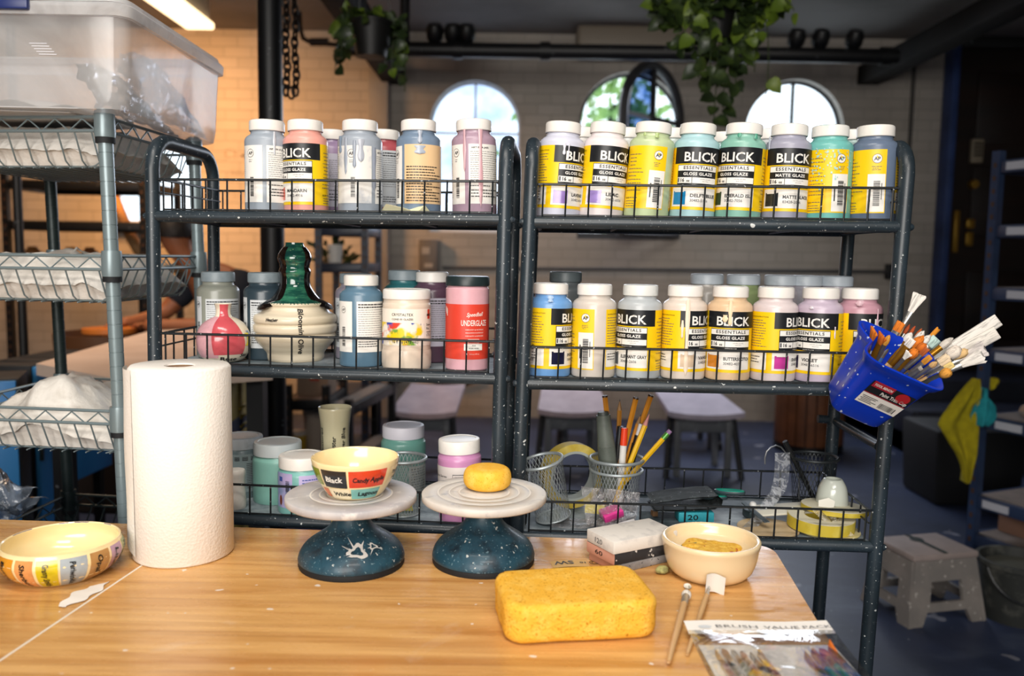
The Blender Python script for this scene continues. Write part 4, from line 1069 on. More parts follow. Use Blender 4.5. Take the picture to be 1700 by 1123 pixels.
# ------------------------------------------------------------------ brush pack in a clear bag
def film(name, tint, gloss, rough=.12, cloud=0.0, cl='#ffffff', scale=9.0, lo=.5, hi=.75, bump=.6, fm=.6):
    """thin clear plastic: mostly see-through, with gloss and cloudy wrinkles"""
    if name in MATS: return MATS[name]
    m = bpy.data.materials.new(name); m.use_nodes = True; n = m.node_tree; L = n.links.new; n.nodes.remove(n.nodes['Principled BSDF'])
    tr = n.nodes.new('ShaderNodeBsdfTransparent'); tr.inputs[0].default_value = (*C(tint), 1)
    g = n.nodes.new('ShaderNodeBsdfGlossy'); g.inputs['Roughness'].default_value = rough
    df = n.nodes.new('ShaderNodeBsdfDiffuse'); df.inputs[0].default_value = (*C(cl), 1)
    tc = n.nodes.new('ShaderNodeTexCoord'); nz = n.nodes.new('ShaderNodeTexNoise'); nz.inputs['Scale'].default_value = scale; nz.inputs['Detail'].default_value = 6; nz.inputs['Distortion'].default_value = 1.2
    L(tc.outputs['Object'], nz.inputs['Vector'])
    r = n.nodes.new('ShaderNodeMapRange'); L(nz.outputs[0], r.inputs[0]); r.inputs[1].default_value = lo; r.inputs[2].default_value = hi; r.inputs[3].default_value = cloud * .25; r.inputs[4].default_value = cloud
    fr = n.nodes.new('ShaderNodeFresnel'); fr.inputs['IOR'].default_value = 1.3
    ad = n.nodes.new('ShaderNodeMath'); ad.operation = 'MULTIPLY_ADD'; ad.use_clamp = True; L(fr.outputs[0], ad.inputs[0]); ad.inputs[1].default_value = fm; ad.inputs[2].default_value = gloss
    bp = n.nodes.new('ShaderNodeBump'); bp.inputs['Strength'].default_value = bump; bp.inputs['Distance'].default_value = .01; L(nz.outputs[0], bp.inputs['Height']); L(bp.outputs[0], g.inputs['Normal']); pass
    tl = n.nodes.new('ShaderNodeBsdfTranslucent'); tl.inputs[0].default_value = (*C(cl), 1); m0 = n.nodes.new('ShaderNodeMixShader'); m0.inputs[0].default_value = .4; L(df.outputs[0], m0.inputs[1]); L(tl.outputs[0], m0.inputs[2])
    m1 = n.nodes.new('ShaderNodeMixShader'); L(r.outputs[0], m1.inputs[0]); L(tr.outputs[0], m1.inputs[1]); L(m0.outputs[0], m1.inputs[2])
    m2 = n.nodes.new('ShaderNodeMixShader'); L(ad.outputs[0], m2.inputs[0]); L(m1.outputs[0], m2.inputs[1]); L(g.outputs[0], m2.inputs[2])
    L(m2.outputs[0], n.nodes['Material Output'].inputs[0]); MATS[name] = m; return m
za = TZ + .018
A_, B_ = Pz(1135, 1028, za), Pz(1372, 1028, za)
ux = (B_ - A_).normalized(); wb = (B_ - A_).length; uy = Vector((ux.y, -ux.x, 0))
Lb = .26
t = thing('brush_pack', 'clear plastic bag of new brushes with a white header at the front table corner', 'brush pack', (A_.x, A_.y, TZ), (0, 0, math.atan2(ux.y, ux.x)))
fl_ = film('bag film', '#ffffff', .004, .08, .05, '#ffffff', 16, .5, .66, bump=.25)
sk = .13                      # the bag fans out to the right a little
def bagp(u, v, s):
    x = u * wb + .0 * v; y = -.022 - v * Lb
    e = min(1, 4 * u * (1 - u)) ** .5; k = math.sin(min(1, v * 5) * PI / 2) * e
    z = .006 + s * (.0095 if s > 0 else .005) * k + .0016 * fn3((x, y, s), 38, 4) * k + .008 * (1 - v) ** 4
    return (x, y, z)
b = MB(); b.grid(lambda u, v: bagp(u, v, 1), 34, 40); b.build('bag', fl_, t, angle=180)
b = MB()
b.grid(lambda u, v: (u * wb, -v * .028, .0155 - .0035 * v + .001 * math.sin(u * 7)), 16, 2)
for s_, x_, w_ in (('BRUSH', .035, .050), ('VALUE', .093, .042), ('PACK', .140, .034)):
    b.text(s_, lambda x, y, x_=x_: (x_ + x, -.0185 + y, .0150 + .001 * math.sin((x_ + x) / wb * 7)), 1, h=.0075, width=w_, bold=-.005)
n = 16; b.add([(.022 + .008 * math.cos(2 * PI * k / n), -.0145 + .0042 * math.sin(2 * PI * k / n), .0152) for k in range(n)], [tuple(range(n))], 2)
b.build('header_card', [mat('white header card', '#e9e4dd', .4, coat=.2), mat('grey print', '#5a5a5c', .5), M_pgrey], t, angle=90)
b = MB(); b.grid(lambda u, v: (.008 + u * (wb - .016), -.040 - v * (Lb - .05), .0042), 4, 8); b.build('backing_card', mat('white backing card', '#f0ece8', .6), t)
Mp = T(A_.x, A_.y, TZ) @ Rz(math.atan2(ux.y, ux.x))
GP = 'new brushes inside the clear bag'
for i, (x0, x1, y1, hc, hl, kd, br) in enumerate(((.032, .020, -.066, '#7c2a38', '#c08038', 'flat', .0034), (.041, .030, -.060, '#3c4a55', '#c9812f', 'round', .0034), (.051, .040, -.062, '#34483e', '#5b4a3c', 'round', .003), (.061, .049, -.066, '#7c2a38', '#cc7a3a', 'round', .003), (.070, .058, -.072, '#272b45', '#2e2f38', 'flat', .0036), (.082, .068, -.068, '#7a2438', '#c48a4a', 'flat', .0052))):
    brush('%s brush in the clear bag, %s in the left bunch' % (('wine red', 'slate', 'dark green', 'wine red', 'navy', 'wide wine red')[i], ('first', 'second', 'third', 'fourth', 'fifth', 'sixth')[i]), Mp @ Vector((x0, -.262, .0085)), Mp @ Vector((x1, y1, .0095)), hc, M_ferg, hl, kd, br=br, bl=.018, fl=.015, hr=.0036, group=GP)
for i, (x0, x1, y1, hc, hl, kd, br) in enumerate(((.126, .119, -.075, '#455248', '#c99a3f', 'flat', .005), (.139, .130, -.066, '#2f8070', '#bf7a35', 'flat', .0058), (.152, .142, -.060, '#2f8070', '#d06b28', 'round', .0045), (.164, .153, -.058, '#2b4a70', '#d8701f', 'fan', .0056))):
    brush('%s brush in the clear bag, %s in the right bunch' % (('grey-green', 'teal', 'teal', 'blue')[i], ('first', 'second', 'third', 'fourth')[i]), Mp @ Vector((x0, -.262, .0085)), Mp @ Vector((x1, y1, .0095)), hc, M_ferg, hl, kd, br=br, bl=.024, fl=.015, hr=.0038, group=GP)
o = MB().box((0, 0, 0), (.034, .10, .003), .001).build('plastic_tool', mat('white plastic tool', '#e6e2df', .4)); o.matrix_world = Mp @ T(.102, -.175, .008) @ Rz(.15)
tag(o, 'flat white plastic tool between the two brush bunches in the bag', 'tool')
# ------------------------------------------------------------------ middle shelf of the left rack
p = on_rack(RL, 372, .06, ZM)
t = thing('round_vase', 'small round cream vase painted with pink and red patches, beside the paper towel roll', 'vase', p)
rv = .0435
outp = smooth([(.022, 0), (.034, .005), (.0425, .018), (.0455, .036), (.0435, .052), (.036, .066), (.024, .0752), (.0150, .0795), (.0126, .086), (.013, .096), (.0148, .102)]); Rf = prof_fn(outp)
MB().lathe([(0, .001)] + outp + [(.0145, .1018), (.0125, .092), (0, .090)], 56).build('vase_body', mat('ivory glaze', '#e4d9c3', .25, coat=.4, vary=(8, '#d8ccb4', .5, .7)), t, angle=60)
va = math.radians(view(p))
def vpatch(a0, a1, z0, z1, col, edge=0.0, texts=(), nm='glaze_patch', seed=0):
    b = MB(); n, m_ = 14, 16; off = .0006 + .0004 * seed
    def f(u, v):
        z = z0 + (z1 - z0) * v
        w_ = edge * math.sin(v * 5 + seed) * (1 - .3 * v)
        a = va + (a0 + (a1 - a0) * u) * D2 * (1 - .15 * (2 * v - 1) ** 2) + w_ * u
        R = Rf(z) + off; return (R * math.sin(a), -R * math.cos(a), z)
    b.grid(f, n, m_)
    b.build(nm, gl(col), t, angle=60)
vpatch(-88, -16, .010, .080, '#dba6ae', .10); vpatch(-26, 44, .016, .1015, '#c9545c', .16, seed=1)
vpatch(58, 72, .030, .052, '#d8c93c', .2, seed=2); vpatch(64, 76, .046, .056, '#7d9fc4', .1, seed=2)
b = MB(); htext(b, 'Rose', va - 10 * D2, .0055, Rf, .0065, 0, .026); htext(b, 'Sea', va + 40 * D2, .011, Rf, .006, 0, .014); b.build('handwriting', M_ink, t)
p = on_rack(RL, 491, .115, ZM)
t = thing('bottle_vase', 'tall cream bottle vase with a green and black glazed neck', 'vase', p)
S = 1.435 / 1400   # metres per photo pixel at this depth
pts = [(48, 0), (50, 5), (51, 14), (57, 22), (68, 36), (71, 46), (68.5, 50), (72, 54), (73, 64), (70, 68), (72.5, 72), (71, 82), (60, 89), (55, 97), (56, 104), (42, 112), (32, 124), (26, 136), (24.5, 150), (26.5, 162), (24, 168), (25.5, 178), (28, 184), (26, 194), (21, 202), (16.5, 208), (15.5, 214)]
outp = smooth([(r_ * S * .985, z_ * S * .96) for r_, z_ in pts], 4); Rf = prof_fn(outp)
zN = 106 * S * .96
bodyp = [q for q in outp if q[1] <= zN]; neckp = [q for q in outp if q[1] >= zN - .003]
M_gre = mat('mottled green glaze', '#1b4d42', .12, coat=.6, vary=[((30, 30, 160), '#3a7d60', .45, .62), (25, '#0d3237', .5, .7)], specks=[(300, .72, '#9fb58a', 1.0)])
M_bkg = mat('glossy black glaze', '#120d0c', .08, coat=.7, vary=(30, '#2a1a14', .5, .7))
MB().lathe([(0, .001)] + bodyp, 72).build('vase_body', mat('ribbed cream stoneware', '#d9ccb4', .35, coat=.25, vary=[((4, 4, 120), '#c8b99e', .45, .65)]), t, angle=35)
MB().lathe(neckp + [(12.5 * S, 205.4 * S), (11.5 * S, 180 * S), (0, 178 * S)], 56).build('vase_neck', M_gre, t, angle=60)
va = math.radians(view(p))
for a0, nm in ((-66, 'left'), (70, 'right')):
    b = MB()
    def f(u, v, a0=a0):
        z = zN - .008 + (206 * S * .96 - zN + .008) * v
        k = 1 - v * .15; half = (34 if v > .18 else 34 - 60 * (.18 - v)) * k
        if v < .12: half *= .75 + .25 * math.sin(v * 60)
        a = va + (a0 + (2 * u - 1) * half) * D2; bul = math.sqrt(max(0, 1 - (2 * u - 1) ** 2))
        R = Rf(max(z, zN - .004)) + .0004 + (.0016 + .004 * max(0, .2 - v)) * bul + max(0, .14 - v) * .07 * bul
        return (R * math.sin(a), -R * math.cos(a), z - .004 * max(0, .1 - v) / .1 * bul)
    b.grid(f, 12, 40); b.build('black_glaze_run', M_bkg, t, angle=60)
b = MB(); vtext(b, "Bloomin' Olive", va + 4 * D2, 97 * S * .96, Rf, .0095, 0, .080); htext(b, 'Heather', va - 42 * D2, 75 * S * .96, Rf, .0058, 0, .024)
b.build('handwriting', M_ink, t)
# cream jar with the splashed label
def wide_jar(px, R_, z, back, r, h, lid_h, col, label, lidm, lid_over=0.0, name='glaze_jar', tilt=0, neck=.9):
    p = on_rack(R_, px, back, z)
    t = thing(name, label, 'jar', p, (0, tilt, 0))
    bz = h - lid_h
    body = smooth([(r * .95, .0), (r, .004), (r, bz * .5), (r, bz - .012), (r * .97, bz - .006), (r * neck, bz - .001), (r * neck, bz + .004)], 3)
    MB().lathe([(0, .001)] + body + [(0, bz + .004)], 52).build('jar_body', paint(col), t, angle=50)
    lr = r * (neck + .035) + lid_over
    b = MB().lathe([(lr - .002, bz + .0005), (lr, bz + .0015), (lr, h - .0035), (lr - .001, h - .001), (lr - .004, h), (lr * .82, h), (lr * .8, h - .0012), (0, h - .0012)], 48)
    for k in range(0): pass
    b.build('lid', lidm, t)
    return t, p
r = .0408
t, p = wide_jar(675, RL, ZM, .055, r, .1345, .018, '#dccbb8', 'cream glaze jar with a label of bright watercolour splashes', M_lid, neck=.955)
va = math.radians(view(p)); R1, R2 = r + .0005, r + .0010
m = mat('watercolour splash', '#f0ead8', .4); n = m.node_tree; L = n.links.new
tc = n.nodes.new('ShaderNodeTexCoord'); last = None
for k, (s_, colr, lo) in enumerate(((34, '#e8c81a', .50), (40, '#d8452e', .57), (44, '#2f4fa8', .59), (47, '#6f9a3a', .61))):
    mp_ = n.nodes.new('ShaderNodeMapping'); mp_.inputs['Location'].default_value = (k * 7.3, k * 3.1, k * 5.7); mp_.inputs['Scale'].default_value = (s_,) * 3; L(tc.outputs['Object'], mp_.inputs[0])
    nz_ = n.nodes.new('ShaderNodeTexNoise'); nz_.inputs['Scale'].default_value = 1; nz_.inputs['Detail'].default_value = 2; L(mp_.outputs[0], nz_.inputs['Vector'])
    rr_ = n.nodes.new('ShaderNodeMapRange'); L(nz_.outputs[0], rr_.inputs[0]); rr_.inputs[1].default_value = lo; rr_.inputs[2].default_value = lo + .07
    x = n.nodes.new('ShaderNodeMix'); x.data_type = 'RGBA'; L(rr_.outputs[0], x.inputs[0])
    if last is None: x.inputs[6].default_value = (*C('#efe6d8'), 1)
    else: L(last, x.inputs[6])
    x.inputs[7].default_value = (*C(colr), 1); last = x.outputs[2]
L(last, bsdf(m).inputs['Base Color'])
b = MB(); a = lambda d: va + d * D2
b.patch(R1, a(-85), a(88), .040, .102, 0); b.patch(R2, a(-80), a(44), .0415, .079, 1); b.patch(R2, a(56), a(66), .085, .101, 1)
b.tcyl('CRYSTALTEX', a(-36), .0905, R2, .0046, 2, width=.037, bold=.012, space=1.1); b.tcyl('CONE 05 GLAZES', a(-36), .0835, R2, .0031, 2, width=.037, bold=.012)
b.tcyl('AMACO', a(52), .090, R2 + .0003, .004, 2, width=.014, bold=.03); b.tcyl('Snow', a(52), .0735, R2, .004, 2, bold=.01); b.tcyl('Fire', a(52), .067, R2, .004, 2, bold=.01); b.patch(R2, a(52), a(72), .0622, .0632, 2); b.tcyl('CTL-1', a(52), .0560, R2, .004, 2, bold=.01)
b.tcyl('16 fl oz (473 mL)', a(-34), .0450, R2 + .0004, .0048, 2, width=.045, bold=.004)
b.build('paper_label', [mat('cream label', '#efe6d8', .4), m, M_ink], t)
b = MB(); b.lathe([(r + .0006, .003), (r + .0016, .010), (r + .0016, .026), (r + .0004, .032)], 52); b.build('grip_band', paint('#dccbb8'), t)
# tall jar with the red label and black lid
p = on_rack(RL, 775, .052, ZM); r = .0365; h = .158
t = thing('underglaze_jar', 'straight pink underglaze jar with a red label and black lid', 'jar', p)
MB().lathe([(0, .001), (r - .003, 0), (r, .003), (r, h - .021), (r - .003, h - .0175), (r - .003, h - .015)], 48).build('jar_body', paint('#d8a6b0'), t)
MB().lathe([(r - .001, h - .0165), (r + .0004, h - .0155), (r + .0004, h - .003), (r - .001, h - .0006), (r - .004, h), (0, h - .001)], 48).build('lid', M_lidk, t)
va = math.radians(view(p)); a = lambda d: va + d * D2; R1, R2 = r + .0004, r + .0008
M_red = mat('red label', '#d2402f', .4); b = MB()
b.patch(R1, -PI, PI, .0205, .112, 0, seg=60)
b.text('Speedball', lambda x, y: (R2 * math.sin(a(-2) + x / R2), -R2 * math.cos(a(-2) + x / R2), .0915 + y + x * .05), 1, h=.0068, width=.030, bold=.012, shear=.35)
b.tcyl('UNDERGLAZE', a(-16), .0765, R2, .0098, 1, width=.047, bold=.012)
for k, s_ in enumerate(('VIBRANT & INTENSE', 'VIBRANTES E INTENSOS', 'VIBRANTS & INTENSES')): b.tcyl(s_, a(20), .0690 - k * .0052, R2, .0020, 1, align='c', width=.033)
b.patch(R2, a(2), a(32), .0475, .0545, 1); b.patch(R2 + .0002, a(3), a(31), .0482, .0538, 0); b.tcyl('∆ 05-10', a(6), .0495, R2 + .0005, .003, 1, bold=.01)
b.patch(R2, a(-8), a(42), .0355, .0465, 2); b.tcyl('PINK', a(18), .0425, R2 + .0003, .0022, 3, align='c', bold=.01); b.tcyl('ROSE | ROSA', a(18), .0380, R2 + .0003, .0022, 3, align='c', bold=.01)
b.tcyl('16 fl oz | 473 mL', a(20), .0285, R2, .0019, 1, align='c'); bars(b, a(-85), a(-74), .085, 16, .0033, R2, 1, h=.0008, rag=.5)
for k in range(3): b.patch(R2, a(-72 + k * 4), a(-69 + k * 4), .098 - k * .003, .108 - k * .002, 1, seg=1)
b.build('paper_label', [M_red, mat('label white', '#efe3dc', .4), M_wht, M_ink], t)
# crumpled yellow paper on the top shelf
def crumple(name, label, cat, p, size, m, seed, nu=16, nv=10, amp=.25, rot=0.0):
    b = MB(); sx, sy, sz = size
    def f(u, v):
        x, y = (u - .5) * sx, (v - .5) * sy
        k = abs(fn3((u * 3.1, v * 2.3, seed), 1)) + .5 * abs(fn3((u * 7, v * 6, seed), 1))
        return (x + .1 * sx * fn3((u * 4, v * 4, seed + 3)), y, max(.0008, sz * k * 1.5))
    b.grid(f, nu, nv); o = tag(b.build(name, m, angle=25), label, cat); o.location = p; o.rotation_euler = (0, 0, rot); return o
M_ypap = mat('pale yellow paper', '#e3ddb6', .8)
b = MB(); b.add([(-.042, 0, .001), (-.030, -.004, .0165), (.008, -.002, .007), (.012, .012, .001), (.018, -.004, .002), (.034, -.006, .015), (.042, .004, .004), (.006, .014, .010), (-.02, .016, .014)], [(0, 1, 2, 3), (3, 2, 7), (2, 4, 5, 7), (4, 6, 5), (1, 8, 7, 2), (0, 8, 1)], flat=True)
o = tag(b.build('crumpled_paper', M_ypap, angle=5), 'crumpled pale yellow paper at the foot of the steel blue jar', 'paper'); o.location = on_rack(RL, 672, .0135, ZT)
# ------------------------------------------------------------------ bottom shelf of the left rack
t, p = wide_jar(402, RL, ZB, .13, .0415, .110, .022, '#6f8288', 'grey jar with barcode label, half hidden behind the paper towel roll', M_lid2)
va = math.radians(view(p)); b = MB(); b.patch(.042, va - 1.3, va + 1.2, .012, .082, 0); barcode(b, va - .55, va + .5, .0705, .0775, .0425, 1)
for k in range(15): b.patch(.0425, va + .2, va + 1.05, .064 - k * .0032, .0648 - k * .0032, 1)
b.build('paper_label', [mat('grey label', '#8fa0a4', .5), M_ink], t)
p = on_rack(RL, 391, .040, ZB)
tag(MB().lathe(smooth([(.0175, 0), (.0185, .010), (.0165, .045), (.0180, .062), (.0165, .068)], 4) + [(.010, .0695), (0, .069)], 36).build('bisque_cylinder', mat('bisque clay', '#d7d1c9', .85, vary=(30, '#c4bdb4', .5, .7)), None), 'small white unglazed clay cylinder right beside the paper towel roll', 'clay piece').location = p
t, p = wide_jar(462, RL, ZB, .105, .0445, .108, .024, '#86bbb0', 'wide turquoise jar with a pale lid on the bottom shelf', mat('pale aqua lid', '#c9d2d5', .4), lid_over=.001)
va = math.radians(view(p)); b = MB(); b.patch(.045, va + .25, va + .95, .030, .080, 0); barcode(b, va + .45, va + .62, .034, .076, .0455, 1); b.build('paper_label', [M_wht, M_ink], t)
t, p = wide_jar(503, RL, ZB, .050, .0425, .099, .0225, '#7ab3ad', 'wide jar with a clean white lid and lilac label, behind the left banding wheel', M_lid, lid_over=.001)
va = math.radians(view(p)); b = MB(); R1 = .043
M_lilg = mat('lilac blue label', '#8f9fcb', .45, vary=(30, '#b9a8d2', .4, .65))
b.patch(R1, va - 1.3, va - .42, .012, .073, 0); b.patch(R1, va - .15, va + 1.3, .012, .070, 2); b.patch(R1 + .0004, va - 1.1, va - .9, .058, .066, 3); barcode(b, va - .72, va - .55, .018, .060, R1 + .0004, 1)
n = 14; b.add([((R1 + .0006) * math.sin(va - 1.0 + .085 * math.cos(2 * PI * k / n)), -(R1 + .0006) * math.cos(va - 1.0 + .085 * math.cos(2 * PI * k / n)), .025 + .009 * math.sin(2 * PI * k / n)) for k in range(n)], [tuple(range(n))], 4)
bars(b, va - .02, va + 1.1, .062, 9, .0052, R1 + .0004, 3, h=.0018, rag=.3)
b.build('paper_label', [M_lilg, M_ink, mat('lilac label', '#c0b4dc', .45), mat('blue print', '#3c55a0', .5), mat('brown pot print', '#7a3f2a', .5)], t)
p = on_rack(RL, 557, .185, ZB)
tag(MB().lathe(smooth([(0, 0), (.030, 0), (.034, .008), (.033, .035), (.027, .058), (.0001, .060)], 4), 36).build('upturned_pot', mat('dark green glazed pot', '#2f3d2c', .35, coat=.3)), 'dark green upturned pot the handwritten cup stands on', 'pot').location = p
hc_ = P(557, 673, p.y).z - .004 - p.z - .0605
p.z += .0605
kz = hc_ / .0945
t = thing('handwritten_cup', 'cream cup with Oyster handwritten on it, behind the painted bowl', 'cup', p)
S = 1.53 / 1400
outp = smooth([(.0235, 0), (.026, .006 * kz), (.0262, .03 * kz), (.0270, .055 * kz), (.029, .075 * kz), (.0318, .0945 * kz)]); Rf = prof_fn(outp); inn = [(.0300, .0945 * kz), (.0275, .075 * kz), (.0252, .05 * kz), (.0245, .01), (0, .008)]
MB().lathe([(0, .001)] + outp + [(.0310, .0955 * kz)] + inn, 48).build('cup_body', mat('pale olive glaze', '#d0c7a4', .25, coat=.4, vary=(14, '#bdb390', .45, .7)), t, angle=60)
va = math.radians(view(p)); b = MB()
vtext(b, 'Oyster', va + .02, .012, Rf, .0085, 0, .034, down=False); vtext(b, 'River Blue', va + .70, .012, Rf, .0080, 0, .050, down=False); vtext(b, 'Textured', va - .95, .010, Rf, .006, 0, .052, down=False); b.build('handwriting', M_ink, t)
t, p = wide_jar(669.5, RL, ZB, .165, .0415, .134, .024, '#679a90', 'blue-green glaze jar with a lilac-topped lid behind the mesh cup', mat('lilac topped lid', '#c6c5cf', .45), neck=.9)
va = math.radians(view(p)); MB().patch(.042, va - 1.3, va - .55, .012, .066, 0).build('side_label', mat('aged white label', '#b4b9b4', .5), t)
b = MB(); b.patch(.042, va + .25, va + 1.35, .012, .062, 0); bars(b, va + .35, va + 1.2, .057, 9, .0048, .0424, 1, h=.0018, rag=.2); b.build('paper_label', [mat('aged white label', '#b4b9b4', .5), M_gry], t)
t, p = wide_jar(765, RL, ZB, .045, .0372, .1385, .0235, '#c78ab6', 'orchid pink jar with a white lid behind the round sponge', M_lid, tilt=-.03, neck=.92)
va = math.radians(view(p)); b = MB(); b.patch(.0378, -PI, PI, .022, .096, 0, seg=56); b.tcyl('Colour Series', va - 1.5, .078, .0383, .0036, 1, width=.034, bold=.006)
b.patch(.0382, va - .32, va + .30, .072, .084, 1); b.patch(.0385, va - .30, va + .28, .073, .083, 0); b.tcyl('AMACO', va - .25, .0748, .0388, .0062, 1, width=.0185, bold=.03)
b.build('paper_label', [mat('off white label', '#ded7d4', .45), M_ink], t)
p = on_rack(RL, 806, .12, ZB)
tag(MB().tube([(.032 * math.cos(2 * PI * k / 40), 0, .034 + .032 * math.sin(2 * PI * k / 40)) for k in range(40)], .008, 8, closed=True).build('tape_roll', mat('brown kraft tape', '#94765a', .6)), 'roll of brown tape standing behind the orchid pink jar', 'tape roll').location = p + Vector((0, 0, .004))

# ------------------------------------------------------------------ mesh pen cups
M_mesh = mat('silver wire mesh', '#9aa3a6', .4, metal=.4, vary=(40, '#a9b0b2', .5, .7))
M_meshd = mat('dark wire mesh', '#3f4346', .4, metal=.6)
def meshcup(p, rt, rb, h, label, m, rot=(0, 0, 0), n=36, rim=.003, second=None, foot=True):
    t = thing('mesh_pen_cup', label, 'pen cup', p, rot)
    b = MB(); turns = .55; seg = 16; ww = .00055
    for s in (1, -1):
        for k in range(n):
            a0 = 2 * PI * k / n; vs = []; fs = []
            for i in range(seg + 1):
                f = i / seg; a = a0 + s * turns * f * 1.6; r_ = rb + (rt - rb) * f; z = .002 + (h - .003) * f
                for q in (-1, 1): vs.append(((r_ + .0001 * s) * math.sin(a + q * ww / r_), -(r_ + .0001 * s) * math.cos(a + q * ww / r_), z))
            for i in range(seg): fs.append((2 * i, 2 * i + 1, 2 * i + 3, 2 * i + 2))
            b.add(vs, fs)
    b.build('mesh_wall', m, t, angle=180)
    def ring(z, r_, th): return MB().tube([(r_ * math.cos(2 * PI * k / 40), r_ * math.sin(2 * PI * k / 40), z) for k in range(40)], th, 8, closed=True)
    ring(h, rt + .0005, rim).build('rim', m, t)
    b = ring(.002, rb, .0016); b.lathe([(0, .0012), (rb, .0012)], 40); b.build('base_plate', m, t)
    if second: ring(second, rb + (rt - rb) * second / h + .0012, rim * .9).build('lower_rim', m, t)
    return t
p = on_rack(RL, 668, .052, ZB)
mc1 = meshcup(p, .0400, .0300, .098, 'silver mesh pen cup between the banding wheels, a yellow slip inside', M_mesh)
tag(MB().box((0, 0, .022), (.030, .004, .036), .001).build('paper_slip', mat('yellow slip', '#c9bd3a', .7)), 'yellow paper slip inside the mesh cup between the banding wheels', 'paper slip').location = p + Vector((.004, -.006, .0022))
p = on_rack(RR, 919, .058, ZBR)
meshcup(p + Vector((0, 0, .009)), .0375, .0300, .104, 'silver mesh pen cup leaning left, right of the second banding wheel', M_mesh, rot=(0.08, -.24, 0))
p = on_rack(RR, 1021, .115, ZBR); pc = p
meshcup(p, .0475, .0360, .102, 'silver double-rimmed mesh cup holding the pencils', M_mesh, second=.082, n=42)
p3 = on_rack(RR, 1347, .175, ZBR)
meshcup(p3, .0420, .0340, .100, 'dark mesh pen cup at the right end of the bottom shelf', M_meshd)
# pencils and pens standing in the double-rimmed cup
M_penc = mat('ochre pencil lacquer', '#b5761c', .35, coat=.3)
M_pency = mat('yellow pencil lacquer', '#e3b312', .35, coat=.3)
M_penw = mat('bare pencil wood', '#8b6a45', .7)
M_er = mat('pink eraser', '#c98a84', .7)
M_grn = mat('green ferrule', '#5c9a4a', .35, metal=.5)
def stick(name, label, cat, butt, tip, segs, group=None, hexa=False):
    """segs: list of (part name, fraction0, fraction1, radius0, radius1, material)"""
    butt, tip = Vector(butt), Vector(tip); d = tip - butt
    t = thing(name, label, cat, butt, group=group); t.matrix_world = T(*butt) @ d.to_track_quat('Z', 'X').to_matrix().to_4x4()
    L_ = d.length
    for nm, f0, f1, r0, r1, m in segs:
        MB().lathe([(0, f0 * L_), (r0, f0 * L_ + .0001), (r1, f1 * L_ - .0001), (0, f1 * L_)], 6 if (hexa and nm == 'shaft') else 14).build(nm, m, t)
    return t
def incup(dx, dy): return pc + Vector((dx, dy, .004))
GPN = 'pencils in the double-rimmed mesh cup'
def pencil(label, px, py, D, dx, dy, m, end='sharp'):
    tip = P(px, py, D)
    if end == 'sharp': segs = [('shaft', 0, .90, .0046, .0046, m), ('sharpened_wood', .90, .98, .0045, .0010, M_penw), ('graphite', .98, 1, .001, .0002, M_ink)]
    elif end == 'flat': segs = [('shaft', 0, .985, .0052, .0052, m), ('dipped_end', .985, 1, .0053, .0049, mat('dark brown dip', '#33200f', .4))]
    elif end == 'point': segs = [('shaft', 0, .89, .0048, .0048, m), ('sharpened_wood', .89, 1, .0047, .0004, M_er)]
    else: segs = [('shaft', 0, .90, .0046, .0046, m), ('ferrule', .90, .965, .0048, .0048, M_grn), ('eraser', .965, 1, .0046, .0042, mat('violet eraser', '#8f6f96', .7))]
    return stick('pencil', label, 'pencil', incup(dx, dy), tip, segs, GPN, True)
yD = pc.y
pencil('ochre pencil with a dipped end, first from the left in the double-rimmed cup', 1004, 657, yD + .015, .006, .012, M_penc, 'flat')
pencil('ochre pencil with its sharp dark point up, second in the double-rimmed cup', 1029, 663, yD + .02, .004, .020, mat('dark ochre lacquer', '#9c6a26', .4), 'sharp')
pencil('thick ochre pencil standing in the middle of the double-rimmed cup', 1056, 660, yD + .0, -.012, .0, mat('orange ochre lacquer', '#c07e1e', .35, coat=.3), 'flat')
pencil('ochre pencil leaning right with a dipped end in the double-rimmed cup', 1081, 656, yD + .015, -.004, .016, M_penc, 'flat')
pencil('short ochre pencil with a dark point behind the white-tipped pen', 1064, 688, yD + .01, -.006, .008, M_penc, 'sharp')
pencil('yellow pencil with a pinkish sharpened end, crossing the slanted one', 1078, 688, yD - .01, -.012, -.018, M_pency, 'point')
tip = P(1113, 715, yD - .012)
pencil('yellow pencil with green ferrule slanting far right out of the cup', 1113, 715, yD - .012, -.034, -.008, M_pency, 'eraser')
stick('marker', 'white marker with an orange-red cap in the double-rimmed cup', 'marker', incup(.004, -.014), P(1037, 711, yD - .006), [('barrel', 0, .80, .0062, .0062, mat('white marker barrel', '#dcdad6', .4)), ('cap', .80, 1, .0064, .0058, mat('orange red cap', '#e0401c', .4))])
stick('marker', 'black marker left of the red-capped one', 'marker', incup(-.004, .002), P(1030, 708, yD + .006), [('barrel', 0, .8, .0062, .0062, M_ink), ('cap', .8, 1, .0064, .0055, mat('black cap', '#1d1e22', .35))])
stick('marker', 'black pen with a white tip behind the yellow pencil', 'marker', incup(.006, .004), P(1064, 704, yD + .004), [('barrel', 0, .78, .0070, .0070, M_ink), ('cap', .78, .87, .0058, .0058, M_ink), ('tip', .87, 1, .0046, .0040, mat('white pen tip', '#cfcfd2', .4))])
stick('squeeze_bottle', 'thick grey-green flask leaning left out of the double-rimmed cup', 'flask', incup(-.004, -.004), P(1001, 684, yD), [('body', 0, .66, .0140, .0162, mat('grey green plastic', '#5e655e', .5, vary=(20, '#4a514b', .5, .7))), ('neck', .66, .97, .0160, .0125, mat('grey green plastic', '#5e655e', .5)), ('cap', .97, 1, .0105, .0095, mat('dark grey plug', '#3c423e', .5))])
